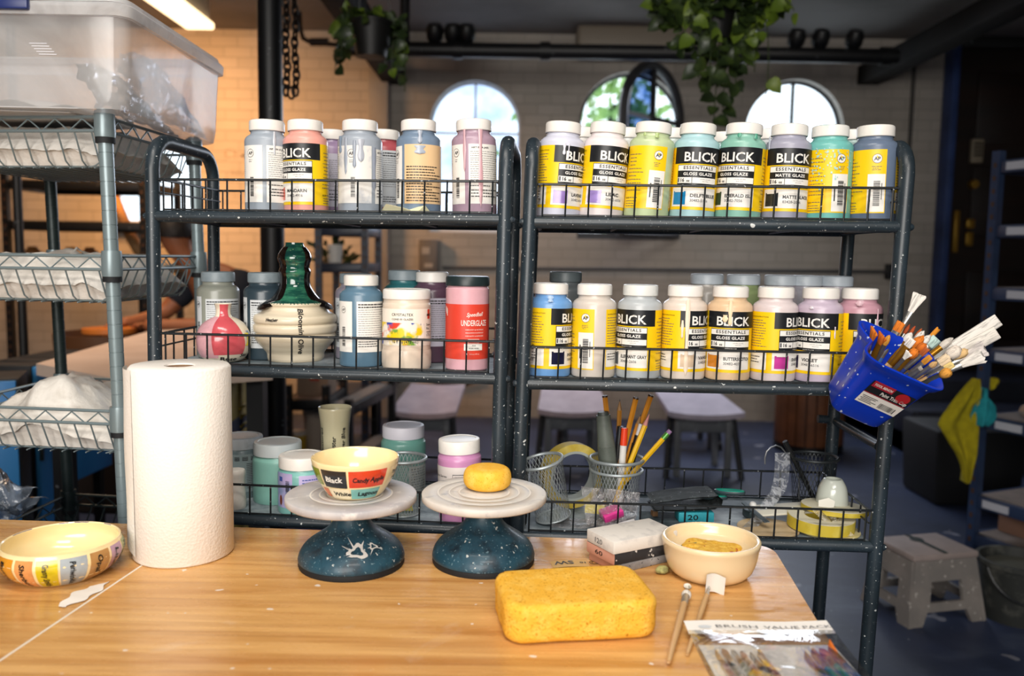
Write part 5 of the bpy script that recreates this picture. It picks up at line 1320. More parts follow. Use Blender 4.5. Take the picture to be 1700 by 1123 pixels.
stick('pen', 'black pen leaning in the dark mesh cup', 'pen', p3 + Vector((.012, 0, .006)), P(1303, 733, p3.y - .01), [('barrel', 0, .72, .0042, .0048, M_ink), ('cap', .72, 1, .0054, .0048, M_ink)])
# tape roll standing behind the cups
def taper(name, label, p, R_, r_, wdt, mts, rot):
    t = thing(name, label, 'tape roll', p, rot)
    MB().lathe([(r_ + .004, -wdt / 2), (R_, -wdt / 2), (R_, wdt / 2), (r_ + .004, wdt / 2), (r_ + .004, -wdt / 2)], 56).build('tape', mts[0], t)
    MB().lathe([(r_, -wdt / 2 - .0005), (r_ + .0045, -wdt / 2 - .0005), (r_ + .0045, wdt / 2 + .0005), (r_, wdt / 2 + .0005), (r_, -wdt / 2 - .0005)], 56).build('core', mts[1], t)
    return t
M_mask = mat('yellowish masking tape', '#b9a23e', .6, vary=(25, '#cbb968', .5, .7))
M_tcore = mat('grey card core', '#9fa6a2', .7)
p = on_rack(RR, 948, .150, ZBR)
taper('masking_tape', 'large roll of masking tape standing on edge behind the mesh cups', p + Vector((0, 0, .061)), .060, .042, .024, [M_mask, M_tcore], (PI / 2, 0, .35))
# the clutter lying on the bottom shelf
M_zip = film('zip bag film', '#f4f4f6', .05, .15, .42, '#cfc9cd', 60, .42, .66)
b = MB()
def zf(u, v):
    return ((u - .5) * (.082 + .02 * v), -.012 + .010 * v + .002 * math.sin(u * 9 + v * 3), .002 + v * .066 * (1 - .08 * u) - .004 * u)
b.grid(zf, 16, 14); o = tag(b.build('zip_bag', M_zip, angle=180), 'small clear zip bag standing in front of the pencil cup', 'plastic bag'); q = on_rack(RR, 1012, .052, ZBR); o.location = q
b = MB()
b.grid(lambda u, v: ((u - .5) * .11, (v - .5) * .05, .002 + .010 * abs(fn3((u * 4, v * 3, 2)))), 20, 10)
o = tag(b.build('flat_zip_bag', film('cloudy bag film', '#f0f0f2', .05, .2, .6, '#b9b7b8', 50, .4, .62), angle=180), 'crumpled clear bag lying flat under the pink block', 'plastic bag'); o.location = on_rack(RR, 968, .045, ZBR)
def bl(name, label, cat, px, back, z, size, m, rot, bev=.0012, R_=RR):
    o = tag(MB().box((0, 0, size[2] / 2), size, bev).build(name, m), label, cat); q = on_rack(R_, px, back, z); o.location = q; o.rotation_euler = rot; return o
bl('eraser_block', 'yellow block behind the pink block on the bottom shelf', 'eraser', 987, .075, ZBR + .014, (.034, .018, .012), mat('yellow eraser', '#e0cc1e', .6), (0, .05, -.15))
bl('sticky_stack', 'pink pad of notes tilted in the basket behind the white sanding block', 'note pad', 1016, .055, ZBR + .014, (.036, .026, .014), mat('magenta paper', '#d8388e', .6), (.3, -.30, .25))
bl('card_piece', 'grey-white folded card in front of the pink pad', 'card', 1034, .036, ZBR + .003, (.045, .014, .004), mat('grey white card', '#c4c1c2', .7), (.9, -.24, .15))
bl('wooden_peg', 'short brown cylinder peg lying beside the pencil cup', 'peg', 1086, .10, ZBR, (.010, .012, .014), mat('brown wood', '#7c5c3e', .6), (0, 0, .2))
# folded dark cloth pouch
M_pouch = mat('dusty black nylon', '#1f2526', .75, vary=[(40, '#4a5152', .5, .7)], specks=[(200, .74, '#9aa09f', 1.0)])
b = MB()
prof = [(-.060, .004), (-.02, .0015), (.048, .003), (.060, .010), (.061, .020), (.052, .028), (.010, .027), (-.050, .0205), (-.061, .0175)]
prof2 = [(x, z - .0032 * (1 if 0 < i < 8 else .2)) for i, (x, z) in enumerate(prof)]
def pf(u, v):
    k = u * (len(prof) - 1); i = min(int(k), len(prof) - 2); f = k - i
    x = prof[i][0] * (1 - f) + prof[i + 1][0] * f; z = prof[i][1] * (1 - f) + prof[i + 1][1] * f
    return (x, (v - .5) * (.062 - .006 * math.sin(u * 6)), z + .0018 * fn3((x, v, 1), 40))
b.grid(pf, 40, 10); b.grid(lambda u, v: (lambda q: (q[0] * .95, q[1] * .98, q[2] * .80 + .003))(pf(u, v)), 40, 10)
pouch_z = ZBR + .022
o = tag(b.build('folded_pouch', M_pouch, angle=60), 'dusty black folded pouch on top of the clutter in the right basket', 'pouch'); o.location = on_rack(RR, 1135, .095, pouch_z); o.rotation_euler = (0, -.03, .06)
bl('grit_block', 'turquoise sanding block marked 120 under the folded pouch', 'sanding block', 1152, .085, ZBR + .004, (.062, .035, .0165), mat('turquoise block', '#2f9cab', .6, vary=(30, '#2a8a98', .5, .7)), (0, 0, .03))
G120 = bpy.data.objects['grit_block']
MB().text('120', lambda x, y: (-.022 + x, -.0181, .004 + y), 0, h=.0095, width=.025, bold=.01).build('print', M_ink, G120)
bl('dark_foam_slab', 'dark grey foam slab lying under the turquoise sanding block', 'foam slab', 1110, .085, ZBR, (.10, .075, .004), mat('dark foam', '#2f3a3f', .9, vary=(30, '#49565b', .45, .7)), (0, 0, -.1))
# scissors
t = thing('scissors', 'scissors with teal handles lying in the right basket', 'scissors', on_rack(RR, 1232, .085, ZBR + .012), (0, 0, .1))
M_teal = mat('teal plastic handle', '#1f8f7c', .4); M_hd = mat('dark grey handle rim', '#34454b', .4)
for s, nm in ((1, 'handle'), (-1, 'handle')):
    pts = []
    for k in range(24):
        a = 2 * PI * k / 24; x, y = .024 * math.cos(a), .0095 * math.sin(a); ca, sa = math.cos(-.45), math.sin(-.45)
        pts.append((-.012 + x * ca - y * sa - .028 * (s < 0), .034 + (x * sa + y * ca) + .012 * (s < 0), .020 + .006 * s - (x * sa + y * ca) * .1 + .008))
    b = MB().tube(pts, .0042, 8, closed=True); b.tube(pts, .0030, 6, mat=1, closed=True, M=T(0, -.0006, .0014)); b.build(nm, [M_hd, M_teal], t)
for s in (1, -1):
    MB().add([(.004, .016, .018), (.012, .020, .018), (.026 + .003 * s, -.052, .004), (.022 + .003 * s, -.052, .004), (.004, .016, .020), (.012, .020, .020), (.026 + .003 * s, -.052, .0055), (.022 + .003 * s, -.052, .0055)], [(3, 2, 1, 0), (4, 5, 6, 7), (0, 1, 5, 4), (1, 2, 6, 5), (2, 3, 7, 6), (3, 0, 4, 7)], flat=True).build('blade', mat('splattered blade', '#6f7a80', .35, metal=.7, specks=[(120, .66, '#c9cdd0', 1.0)]), t)
# marble
tag(MB().lathe([(.0001, -.0065)] + [(.0065 * math.cos(a), .0065 * math.sin(a)) for a in [(-PI / 2) + PI * k / 12 for k in range(1, 12)]] + [(.0001, .0065)], 20).build('marble', mat('white marble ball', '#d9d9d6', .3)), 'small white ball lying behind the scissors', 'ball').location = on_rack(RR, 1250, .115, ZBR + .0235)
bl('ball_tin', 'low dark lid the white ball rests on', 'lid', 1250, .115, ZBR, (.03, .03, .016), M_hd, (0, 0, .2), .004)
# clear strip with white specks, wire hook
M_strip = film('speckled strip film', '#e9eef4', .05, .15, .65, '#d4d8de', 70, .47, .56)
b = MB()
sp = [P(1284, 832, 1.475), P(1292, 815, 1.475), P(1297, 795, 1.49), P(1299, 770, 1.50), P(1299, 752, 1.505)]
sp = [sp[0]] + [v for v in sp[1:]]
lo = on_rack(RR, 1245, .05, ZBR + .004)
chain_ = [lo, lo + Vector((.018, .02, .006)), lo + Vector((.034, .04, .016))] + sp[1:]
pts = []
for i in range(len(chain_) - 1):
    for k in range(5): pts.append(chain_[i].lerp(chain_[i + 1], k / 5))
pts.append(chain_[-1])
b.grid(lambda u, v: pts[min(len(pts) - 1, int(v * (len(pts) - 1) + .5))] + Vector(((u - .5) * .029, (u - .5) * .006, 0)), 6, len(pts) - 1)
tag(b.build('plastic_strip', M_strip, angle=180), 'clear plastic strip flecked with white, bent up against the dark mesh cup', 'plastic strip')
hk = [P(px, py, 1.55) for px, py in ((1270, 771), (1270, 760), (1273, 750), (1280, 743), (1289, 740), (1297, 743), (1303, 750))] + [p3 + Vector((-.03, -.012, .06)), p3 + Vector((-.026, -.008, .012))]
tag(MB().tube(hk, .0014, 6).build('wire_hook', mat('bent wire', '#9a9da0', .35, metal=.8)), 'bent wire hook leaning out of the dark mesh cup', 'hook')
# small pale vase
p = on_rack(RR, 1380, .105, ZBR + .014)
outp = smooth([(.026, 0), (.0275, .006), (.0272, .026), (.0240, .048), (.0170, .062), (.0140, .0645)], 5)
tag(MB().lathe([(0, .0005)] + outp + [(.0125, .064), (.012, .056), (0, .055)], 40).build('pale_vase', mat('celadon glaze', '#c2c7bd', .2, coat=.5, vary=(20, '#c9b79f', .55, .75)), None, angle=60), 'small pale celadon vase in front of the dark mesh cup', 'vase').location = p
# flat rolls and discs
def disc(name, label, cat, px, back, z, r_, h, m, hole=0.0, rot=(0, 0, 0)):
    if hole: pr = [(hole, 0), (r_, 0), (r_, h), (hole, h), (hole, 0)]
    else: pr = [(0, 0), (r_ - .0008, 0), (r_, .0008), (r_, h - .0008), (r_ - .0008, h), (0, h)]
    o = tag(MB().lathe(pr, 56).build(name, m), label, cat); o.location = on_rack(RR, px, back, z); o.rotation_euler = rot; return o
M_card = mat('dusty cardboard disc', '#b49c77', .8, vary=(20, '#c9b594', .45, .7))
M_ydisc = mat('pale yellow disc', '#c9bb7c', .6, vary=(25, '#ddd4ae', .45, .7))
disc('cardboard_disc', 'round tan cardboard disc flat under the plastic strip', 'disc', 1275, .052, ZBR, .052, .004, M_card)
disc('cardboard_disc', 'pale yellow disc flat under the tape roll by the rack post', 'disc', 1375, .054, ZBR, .052, .003, M_ydisc)
M_tapet = mat('dusty tape side', '#cfc9b0', .7)
t = thing('flat_tape_roll', 'yellow-edged roll of tape lying flat at the front of the right basket', 'tape roll', on_rack(RR, 1362, .060, ZBR + .0055), (.03, .02, 0))
MB().lathe([(.030, 0), (.0555, 0), (.0555, .019), (.030, .019), (.030, 0)], 60).build('tape', mat('yellow tape edge', '#c3ac35', .55, vary=(18, '#d6c662', .5, .7)), t)
MB().lathe([(.028, .0192), (.0548, .0192), (.0548, .0200), (.028, .0200)], 60).build('dusty_face', M_tapet, t)
t = thing('flat_tape_roll', 'thin roll of tape tilted on top, beneath the pale vase', 'tape roll', on_rack(RR, 1385, .085, ZBR + .027), (-.06, .05, 0))
MB().lathe([(.034, 0), (.056, 0), (.056, .0075), (.034, .0075), (.034, 0)], 60).build('tape', mat('yellow tape edge', '#c3ac35', .55), t)
MB().lathe([(0, .0076), (.0555, .0076), (.0555, .0086), (0, .0086)], 60).build('dusty_face', M_tapet, t)
bl('white_paddle', 'long white paddle-shaped board lying across the tape rolls', 'board', 1298, .10, ZBR + .020, (.095, .05, .004), mat('dusty white board', '#d0cdbf', .7), (.05, -.05, .1))
M_scr = film('cloudy scrap film', '#f0ead6', .06, .2, .6, '#d8cfae', 60, .4, .6)
b = MB(); b.grid(lambda u, v: ((u - .5) * .03 + .03 * v, -.03 * v, .030 - .030 * v + .004 * math.sin(u * 6)), 8, 10)
o = tag(b.build('plastic_scrap', M_scr, angle=180), 'clear yellowish plastic scrap hanging over the flat tape roll', 'plastic scrap'); o.location = on_rack(RR, 1362, .042, ZBR + .008)
b = MB(); b.add([(-.014, 0, 0), (.012, -.002, .002), (.016, .004, .011), (.006, .008, .016), (-.012, .006, .012)], [(0, 1, 2, 3, 4)], flat=True)
o = tag(b.build('crumpled_tissue', mat('white tissue', '#dedbd0', .8), angle=10), 'white crumpled tissue on the tape roll in front of the pale vase', 'tissue'); o.location = on_rack(RR, 1372, .066, ZBR + .036)
# yellow rag below the left basket, the lilac sheet seen under it
q = on_rack(RL, 558, .0, ZB - .01)
b = MB(); b.grid(lambda u, v: ((u - .5) * .016 + .003 * math.sin(v * 7), -.0125 - .003 * math.sin(u * 8), .022 - v * .060), 8, 10)
o = tag(b.build('yellow_rag', mat('yellow cloth', '#b99c22', .9)), 'yellow rag hanging from the front of the bottom shelf behind the left banding wheel', 'rag'); o.location = q
# ------------------------------------------------------------------ grey wire shelving at the left
fr = P(187, 430, 1.52); br = P(331, 430, 1.88)
du = Vector((fr.x - br.x, fr.y - br.y, 0)); dep = du.length; dn = -du.normalized()          # dn: front -> back
ul = Vector((-dn.y, dn.x, 0)); ul = ul if ul.x < 0 else -ul                                    # to the left
ul = (ul + Vector((0, .06, 0))).normalized()
WW = .345; LEAN = -.022
rk = thing('wire_shelving', 'silver grey wire basket shelving at the left behind the paper towel roll', 'wire shelving', (fr.x, fr.y, 0))
def LW(u, v, z): return ul * (u - LEAN * (z - 1.1)) + dn * v + Vector((0, 0, z))
def LWW(u, v, z): return LW(u, v, z) + Vector((fr.x, fr.y, 0))
for (u, v) in ((0, 0), (0, dep), (WW, dep), (WW, 0)):
    b = MB(); pts, rr = [], []
    z = 0.0
    while z < 1.445:
        for dz, r_ in ((0, .0127), (.0235, .0127), (.0238, .0119), (.0252, .0119)):
            pts.append(LW(u, v, z + dz)); rr.append(r_)
        z += .0254
    b.tube(pts, rr, 14)
    b.build('post', M_grey if (u, v) != (WW, dep) else M_greydk, rk, angle=30)
def wire_basket(z, mm, d=.085):
    """double-railed basket: truss rails, hoop wires and a wire floor"""
    b = MB(); ins = .028; zl = z - .024
    cor = [(0, 0), (0, dep), (WW, dep), (WW, 0)]
    for i in range(4):
        (u0, v0), (u1, v1) = cor[i], cor[(i + 1) % 4]
        a, c = LW(u0, v0, z), LW(u1, v1, z); e = (c - a).normalized() * .016
        a2, c2 = a + e, c - e; dz = Vector((0, 0, -.024))
        b.tube([a2, c2], .0030, 8); b.tube([a2 + dz, c2 + dz], .0030, 8)
        n = 6; pts = [a2.lerp(c2, k / (2 * n)) + (dz if k % 2 == 0 else Vector((0, 0, -.003))) for k in range(2 * n + 1)]
        b.tube(pts, .0017, 6)
        inward = Vector((0, 0, 0)) + (LW(WW / 2, dep / 2, z) - (a + c) / 2).normalized() * ins
        m_ = 9
        for k in range(m_ + 1):
            q = a2.lerp(c2, (k + .3) / (m_ + .6)) + dz; qb = q + inward + Vector((0, 0, -(d - .024)))
            b.tube([q, q.lerp(qb, .82), qb + inward * .25 + Vector((0, 0, .003)), qb + inward * .6], .0015, 6)
    for k in range(12):
        f = (k + .5) / 12
        b.tube([LW(ins * 1.3, ins + (dep - 2 * ins) * f, z - d + .002), LW(WW - ins * 1.3, ins + (dep - 2 * ins) * f, z - d + .002)], .0014, 5)
        b.tube([LW(ins + (WW - 2 * ins) * f, ins, z - d - .001), LW(ins + (WW - 2 * ins) * f, dep - ins, z - d - .001)], .0014, 5)
    o = b.build('basket', mm, rk)
    for (u, v) in cor:
        s = MB(); p = LW(u, v, z - .01)
        s.lathe([(.0125, -.036), (.0172, -.036), (.0180, -.028), (.0172, .006), (.0166, .010), (.0125, .010)], 20, 0, T(p.x, p.y, z) )
        s.lathe([(.0125, -.046), (.0165, -.046), (.0165, -.036), (.0125, -.036)], 20, 1, T(p.x, p.y, z))
        q = s.build('sleeve', [mm, M_rub], o)
BZ = [P(170, 194, 1.52).z, P(190, 426, 1.52).z, P(200, 684, 1.52).z]
for z in BZ: wire_basket(z, M_grey)
z4 = Pz(105, 820, .6).z
wire_basket(P(105, 825, 1.9).z, M_greydk, .06)
# crumpled white sheets of clay wrap in the baskets
M_wrap = film('milky clay wrap', '#efece6', .03, .35, .97, '#dcd6cc', 14, .36, .5, .5)
M_wrap2 = mat('milky clay bag', '#e6e1d9', .45, spec=.5, vary=[(18, '#cfc8be', .48, .72, 1.0)], bump=(26, .5, .012))
def bag(name, label, u0, u1, v0, v1, zb, ht, seed, m, nu=40, nv=26, lump=.6, top=1.0):
    b = MB()
    def f(u, v):
        uu = u0 + (u1 - u0) * u; vv = v0 + (v1 - v0) * v
        e = min(1, 6 * u * (1 - u) + .15) * min(1, 6 * v * (1 - v) + .15)
        k = .72 + lump * fn3((u * 3, v * 2.5, seed), 1) + .25 * lump * fn3((u * 9, v * 8, seed), 1)
        crs = .010 * abs(fn3((u * 6, v * 6, seed + 4), 1.5))
        return LWW(uu, vv, zb + max(.004, ht * e ** .6 * k * top + crs))
    b.grid(f, nu, nv)
    def g(u, v):
        a = u * 4; i = int(a) % 4; t = a - int(a)
        c = [(u0, v0), (u1, v0), (u1, v1), (u0, v1)]; p0, p1 = c[i], c[(i + 1) % 4]
        uu = p0[0] + (p1[0] - p0[0]) * t; vv = p0[1] + (p1[1] - p0[1]) * t
        sh = .86 + .14 * v
        uu = (u0 + u1) / 2 + (uu - (u0 + u1) / 2) * sh; vv = (v0 + v1) / 2 + (vv - (v0 + v1) / 2) * sh
        w_ = .004 * fn3((uu * 40, vv * 40, v * 3 + seed), 1)
        uf = (uu - u0) / (u1 - u0); vf = (vv - v0) / (v1 - v0)
        zt = f(min(1, max(0, uf)), min(1, max(0, vf))).z
        return LWW(uu + w_, vv + w_, zb + (zt - zb) * v)
    b.grid(g, 64, 6, closeu=True)
    o = b.build(name, m, angle=60); return tag(o, label, 'clay bag')
bag('wrapped_clay', 'milky plastic wrapped clay sagging in the top wire basket under the clear bin', .016, WW - .016, .018, dep - .02, BZ[0] - .081, .104, 1.0, M_wrap2, lump=.10)
bag('wrapped_clay', 'milky plastic wrapped clay filling the second wire basket', .018, WW - .018, .020, dep - .02, BZ[1] - .081, .106, 5.0, M_wrap2, lump=.2)
bag('wrapped_clay', 'tall heap of milky plastic bags in the lowest grey wire basket', .018, WW - .018, .020, dep - .02, BZ[2] - .081, .130, 9.0, M_wrap2, lump=.42)
b = MB(); b.add([(0, 0, 0), (.03, .01, .03), (.062, .012, .022), (.075, .02, .004), (.05, .03, .012), (.02, .03, .036)], [(0, 1, 5), (1, 2, 4, 5), (2, 3, 4)], flat=True)
o = tag(b.build('torn_plastic', mat('torn white plastic', '#dad6cd', .5), angle=5), 'torn white plastic tuft poking above the second wire basket', 'plastic scrap'); o.location = P(100, 438, 1.75)
# loose plastic bag on the dark lower shelf
M_dbag = film('dusty blue-grey bag', '#c2ccd6', .06, .2, .75, '#8f9aa8', 16, .42, .62)
b = MB()
def df(u, v):
    x = -.16 + .205 * u - .05 * v * u; z = .02 * math.sin(u * 5) + .03 * fn3((u * 4, v * 4, 2)) - .065 * v * v + .01 * fn3((u * 12, v * 12, 7))
    return (x, -.08 * v + .05 * fn3((u * 3, v * 3, 9)), z)
b.grid(df, 34, 26)
b.grid(lambda u, v: (lambda q: (q[0], q[1] + .03, q[2] - .03 * (1 - v)))(df(u, v)), 20, 16)
o = tag(b.build('plastic_bag', M_dbag, angle=60), 'crumpled dusty clear bag hanging off the dark lower wire shelf, beside the striped bowl', 'plastic bag'); o.location = P(30, 795, 1.62)
# ------------------------------------------------------------------ clear storage bin on top
zb = BZ[0] + .0035
bin_ = thing('storage_bin', 'large clear plastic storage bin on top of the wire shelving', 'storage bin', (fr.x, fr.y, zb))
xR = -.668; y0, y1 = 1.475, 1.95; xL = -1.22; hB = .178
M_bin = film('clear bin plastic', '#f6f6fa', .025, .09, .52, '#ffffff', 4, .05, .6, .08, .22)
M_binrim = film('bin rim plastic', '#f3f4fa', .0, .3, .62, '#ffffff', 8, .1, .5, .1, .15)
def binring(z, off):
    pts = []; r_ = .03
    for cx, cy_, a0 in ((xR - r_ + off, y0 + r_ - off, -90), (xR - r_ + off, y1 - r_ + off, 0), (xL + r_ - off, y1 - r_ + off, 90), (xL + r_ - off, y0 + r_ - off, 180)):
        for k in range(6): a = (a0 + 90 * k / 5) * D2; pts.append((cx + r_ * math.cos(a) - fr.x, cy_ + r_ * math.sin(a) - fr.y, z))
    return pts
def loftrings(rings, closebot=False):
    b = MB(); n = len(rings[0]); vs = [p for r_ in rings for p in r_]
    fs = [(i * n + k, i * n + (k + 1) % n, (i + 1) * n + (k + 1) % n, (i + 1) * n + k) for i in range(len(rings) - 1) for k in range(n)]
    if closebot: fs.append(tuple(range(n - 1, -1, -1)))
    return b.add(vs, fs)
loftrings([binring(0.001, -.012), binring(.004, -.006), binring(.03, -.002), binring(.10, .001), binring(hB - .02, .004)], True).build('bin_body', M_bin, bin_, angle=50)
loftrings([binring(hB - .022, .003), binring(hB - .022, .012), binring(hB - .004, .013), binring(hB, .010), binring(hB + .002, .0)]).build('rim', M_binrim, bin_, angle=40)
loftrings([binring(hB + .002, .006), binring(hB + .010, .004), binring(hB + .010, -.02), binring(hB + .004, -.03)], False).build('lid', M_binrim, bin_)
b = MB(); q = P(28, 6, y0 - .012)
b.box((q.x - fr.x - .02, y0 - .016 - fr.y, q.z - zb + .004), (.085, .012, .030), .004); b.build('latch', mat('navy latch', '#1d2c68', .35), bin_)
b = MB()
for k in range(5): b.box((P(52, 72, y0).x - fr.x + .004 * k + .012, y0 - .0012 - fr.y, P(52, 72, y0).z - zb - .0045 * k), (.030, .0006, .0014))
b.build('embossed_lines', mat('faint emboss', '#d5d5da', .4), bin_)
# things inside the bin: papers, white cloth, crumpled clear bag
for i, (x, y, z, wd, dp, rz, rx) in enumerate(((-.95, 1.62, .004, .30, .22, .1, 0), (-.92, 1.66, .006, .28, .20, -.15, .01), (-.90, 1.60, .0085, .26, .2, .05, 0))):
    o = tag(MB().box((0, 0, 0), (wd, dp, .0016)).build('paper_sheet', mat('white paper', '#dcdad6', .7)), 'white paper sheet in the bottom of the clear bin, %s of the pile' % ('lowest', 'middle', 'uppermost')[i], 'paper', 'papers in the clear bin'); o.location = (x, y, zb + z); o.rotation_euler = (rx, 0, rz)
b = MB(); b.grid(lambda u, v: (-1.10 + .30 * u, 1.62 + .2 * v, .012 + .045 * abs(fn3((u * 3, v * 3, 1))) + .02 * math.sin(u * PI)), 30, 16)
o = tag(b.build('white_cloth', mat('white cloth', '#d4d1cc', .9), angle=180), 'rumpled white cloth in the clear bin', 'cloth'); o.location = (0, 0, zb)
M_crin = film('bright crinkled film', '#ffffff', .30, .10, .55, '#ffffff', 14, .35, .6, 1.0)
b = MB()
def cr(u, v):
    x = -.685 - .035 * abs(fn3((u * 5, v * 5, 3))) - .03 * v; return (x, 1.56 + .36 * u + .015 * fn3((u * 7, v * 7, 1)), .012 + .125 * v * (.6 + .4 * math.sin(u * 3 + .6)) + .008 * fn3((u * 9, v * 9, 5)))
b.grid(cr, 28, 16)
b.grid(lambda u, v: (lambda q: (q[0] - .05 - .02 * v, q[1] - .02, q[2] * .8))(cr(1 - u, v)), 24, 12)
o = tag(b.build('crinkled_bag', M_crin, angle=20), 'bright crinkled clear bag inside the right end of the bin', 'plastic bag'); o.location = (0, 0, zb)
# ------------------------------------------------------------------ black steel column, chain
cx_ = P(451, 300, 3.1)
struct(MB().lathe([(.043, 0), (.043, ZC)], 24, 0, T(cx_.x, cx_.y, 0)).build('column_1', M_black))
q = P(421, 700, 2.75)
MBp = MB().lathe([(.02, 0), (.02, 1.02)], 14, 0).lathe([(.07, 0), (.07, .012), (0, .012)], 20)
o = tag(MBp.build('floor_post', M_black), 'thin black post standing left of the steel column, low behind the rack', 'post'); o.location = (q.x, q.y, 0)
ch = thing('hanging_chain', 'looped black chain hanging from the ceiling beside the steel column', 'chain', P(480, 0, 3.05))
lk = MB(); 
def link(p, rot, s=.019):
    pts = []
    for k in range(16):
        a = 2 * PI * k / 16; x = s * .58 * math.cos(a); z = s * math.sin(a) * 1.05
        pts.append((x, 0, z))
    lk.tube(pts, s * .24, 6, 0, T(*p) @ Rz(rot), closed=True)
base = ch.location; zlow = P(480, 152, 3.05).z - base.z
n = 0
for x in (-.012, .020):
    z = ZC - base.z - .02
    while z > zlow: link((x + .003 * math.sin(n), 0, z), (PI / 4 if n % 2 else -PI / 4) + .2 * math.sin(n * 3)); z -= .0275; n += 1
link((.004, 0, zlow - .005), .2)
lk.build('links', mat('dark chain steel', '#1c1714', .45, metal=.6), ch)
# ------------------------------------------------------------------ black boltless shelving against the far left wall
def upright(b, x, y, z0, z1, w_=.036, mi=0, holes=True, my=0):
    b.box((x, y, (z0 + z1) / 2), (w_, w_, z1 - z0), 0, mi)
    if holes:
        z = z0 + .03
        while z < z1 - .02: b.box((x, y - w_ / 2 - .001, z), (w_ * .32, .003, .018), 0, mi + 1); z += .05
M_hole = mat('punched holes', '#4a3323', .6)
def boltless(label, x0, x1, y, dp, zs, ztop, mframe, mdeck, name='boltless_shelving', rot=0.0, bh=.05, loc=None):
    t = thing(name, label, 'shelving unit', (x0, y, 0) if loc is None else loc, (0, 0, rot)); w_ = x1 - x0
    for i, (x, yy) in enumerate(((0, 0), (w_, 0), (0, dp), (w_, dp))):
        b = MB(); upright(b, x, yy, 0, ztop); b.build('upright', [mframe, M_hole], t)
    for z in zs:
        b = MB(); 
        for yy in (0, dp): b.box((w_ / 2, yy, z - bh / 2), (w_, .03, bh), .003)
        for x in (0, w_): b.box((x, dp / 2, z - bh / 2), (.03, dp, bh), .003)
        b.box((w_ / 2, dp / 2, z - .004), (w_ - .02, dp - .02, .012), 0, 1); b.build('shelf', [mframe, mdeck], t)
    return t
Yb = 4.9
xa, xb = P(10, 340, Yb).x, P(238, 340, Yb).x
boltless('black metal shelving unit against the warm brick wall, seen through the wire shelving', xa, xb, Yb, .5, [P(120, 300, Yb).z, P(120, 368, Yb).z, P(120, 440, Yb).z, .55], P(120, 285, Yb).z, M_black, mat('dark shelf deck', '#2b1d12', .7))
q = P(32, 400, 3.7)
o = tag(MB().lathe([(.019, 0), (.019, ZC)], 16).build('steel_pole', M_black), 'black floor-to-ceiling pole at the far left behind the wire shelving', 'pole'); o.location = (q.x, q.y, 0)
for px, py, c_, lab in ((55, 440, '#8c5a2c', 'brown jar on the black shelving beside the far left pole'), (118, 440, '#b98a50', 'small tan pot on the black shelving'), (150, 440, '#7c4a26', 'small brown pot on the black shelving, right of the tan pot')):
    q = P(px, py, Yb + .15); o = tag(MB().lathe(smooth([(.03, 0), (.05, .03), (.045, .07), (.025, .09), (.03, .10)]) + [(0, .098)], 20).build('clay_pot', mat('pot ' + c_, c_, .5)), lab, 'pot', 'pots on the black shelving'); o.location = (q.x, q.y, P(120, 440, Yb).z + .004)
# corrugated duct in front of the bright window
pts = bez(P(186, 318, 5.6), P(196, 345, 5.6), P(215, 395, 5.5), P(236, 425, 5.45), 90)
dz_ = Vector((0, 0, 0)); rr = [.034 + .004 * math.sin(i * 1.9) for i in range(len(pts))]
dpt = thing('flex_duct', 'tan corrugated hose slanting across the bright window at the left', 'duct', (pts[-1].x, pts[-1].y, 0))
MB().tube([p - dpt.location for p in pts], rr, 12).build('hose', mat('tan hose', '#b98d5e', .6), dpt)
e = pts[-1] - dpt.location
MB().tube([e + Vector((0, 0, .01)), (0, 0, 0)], .03, 10).lathe([(.12, 0), (.12, .02), (0, .02)], 16).build('stand', M_black, dpt)
# ------------------------------------------------------------------ clay-dusted work table and the person behind it
M_clay = mat('clay dusted canvas', '#cbb7a8', .85, vary=(3, '#b9a393', .4, .7))
za = .86
c0, c1, c2, c3 = Pz(60, 604, za), Pz(190, 629, za), Pz(452, 612, za), Pz(395, 520, za)
c4 = Pz(250, 549, za)
poly = [(c1.x, c1.y), (c2.x, c2.y), (Pz(470, 540, za).x, Pz(470, 540, za).y), (c4.x, c4.y), (c0.x, c0.y)]
ox, oy = c1.x, c1.y
tb = thing('wedging_table', 'pale clay dusted table with a bent near edge, behind the left rack', 'table', (ox, oy, 0))
b = MB(); pl = [(x - ox, y - oy) for x, y in poly]; b.prism(pl, .035, 0, T(0, 0, za - .035)); b.build('table_top', M_clay, tb)
cxm, cym = sum(p[0] for p in pl) / 5, sum(p[1] for p in pl) / 5
for x, y in (pl[0], pl[1], pl[2], pl[4]): MB().box((x * .85 + cxm * .15, y * .85 + cym * .15, (za - .035) / 2), (.05, .05, za - .036)).build('leg', M_black, tb)
# potter's wheel with its orange head
q = P(182, 545, 3.95)
wh = thing('potters_wheel', 'potters wheel with an orange wheel head beside the seated person', 'potters wheel', (q.x, q.y, 0))
MB().box((0, 0, (q.z - .10) / 2), (.42, .42, q.z - .10), .02).build('body', mat('dark wheel housing', '#241c17', .6), wh)
MB().lathe([(.03, q.z - .11), (.03, q.z - .02), (.12, q.z - .02), (.12, q.z), (0, q.z)], 36).build('wheel_head', mat('orange wheel head', '#c9762f', .5), wh)
MB().lathe([(.235, q.z - .10), (.24, q.z - .02), (.23, q.z - .02), (.225, q.z - .09), (0, q.z - .09)], 36).build('splash_pan', mat('brown splash pan', '#5a3a22', .5), wh)
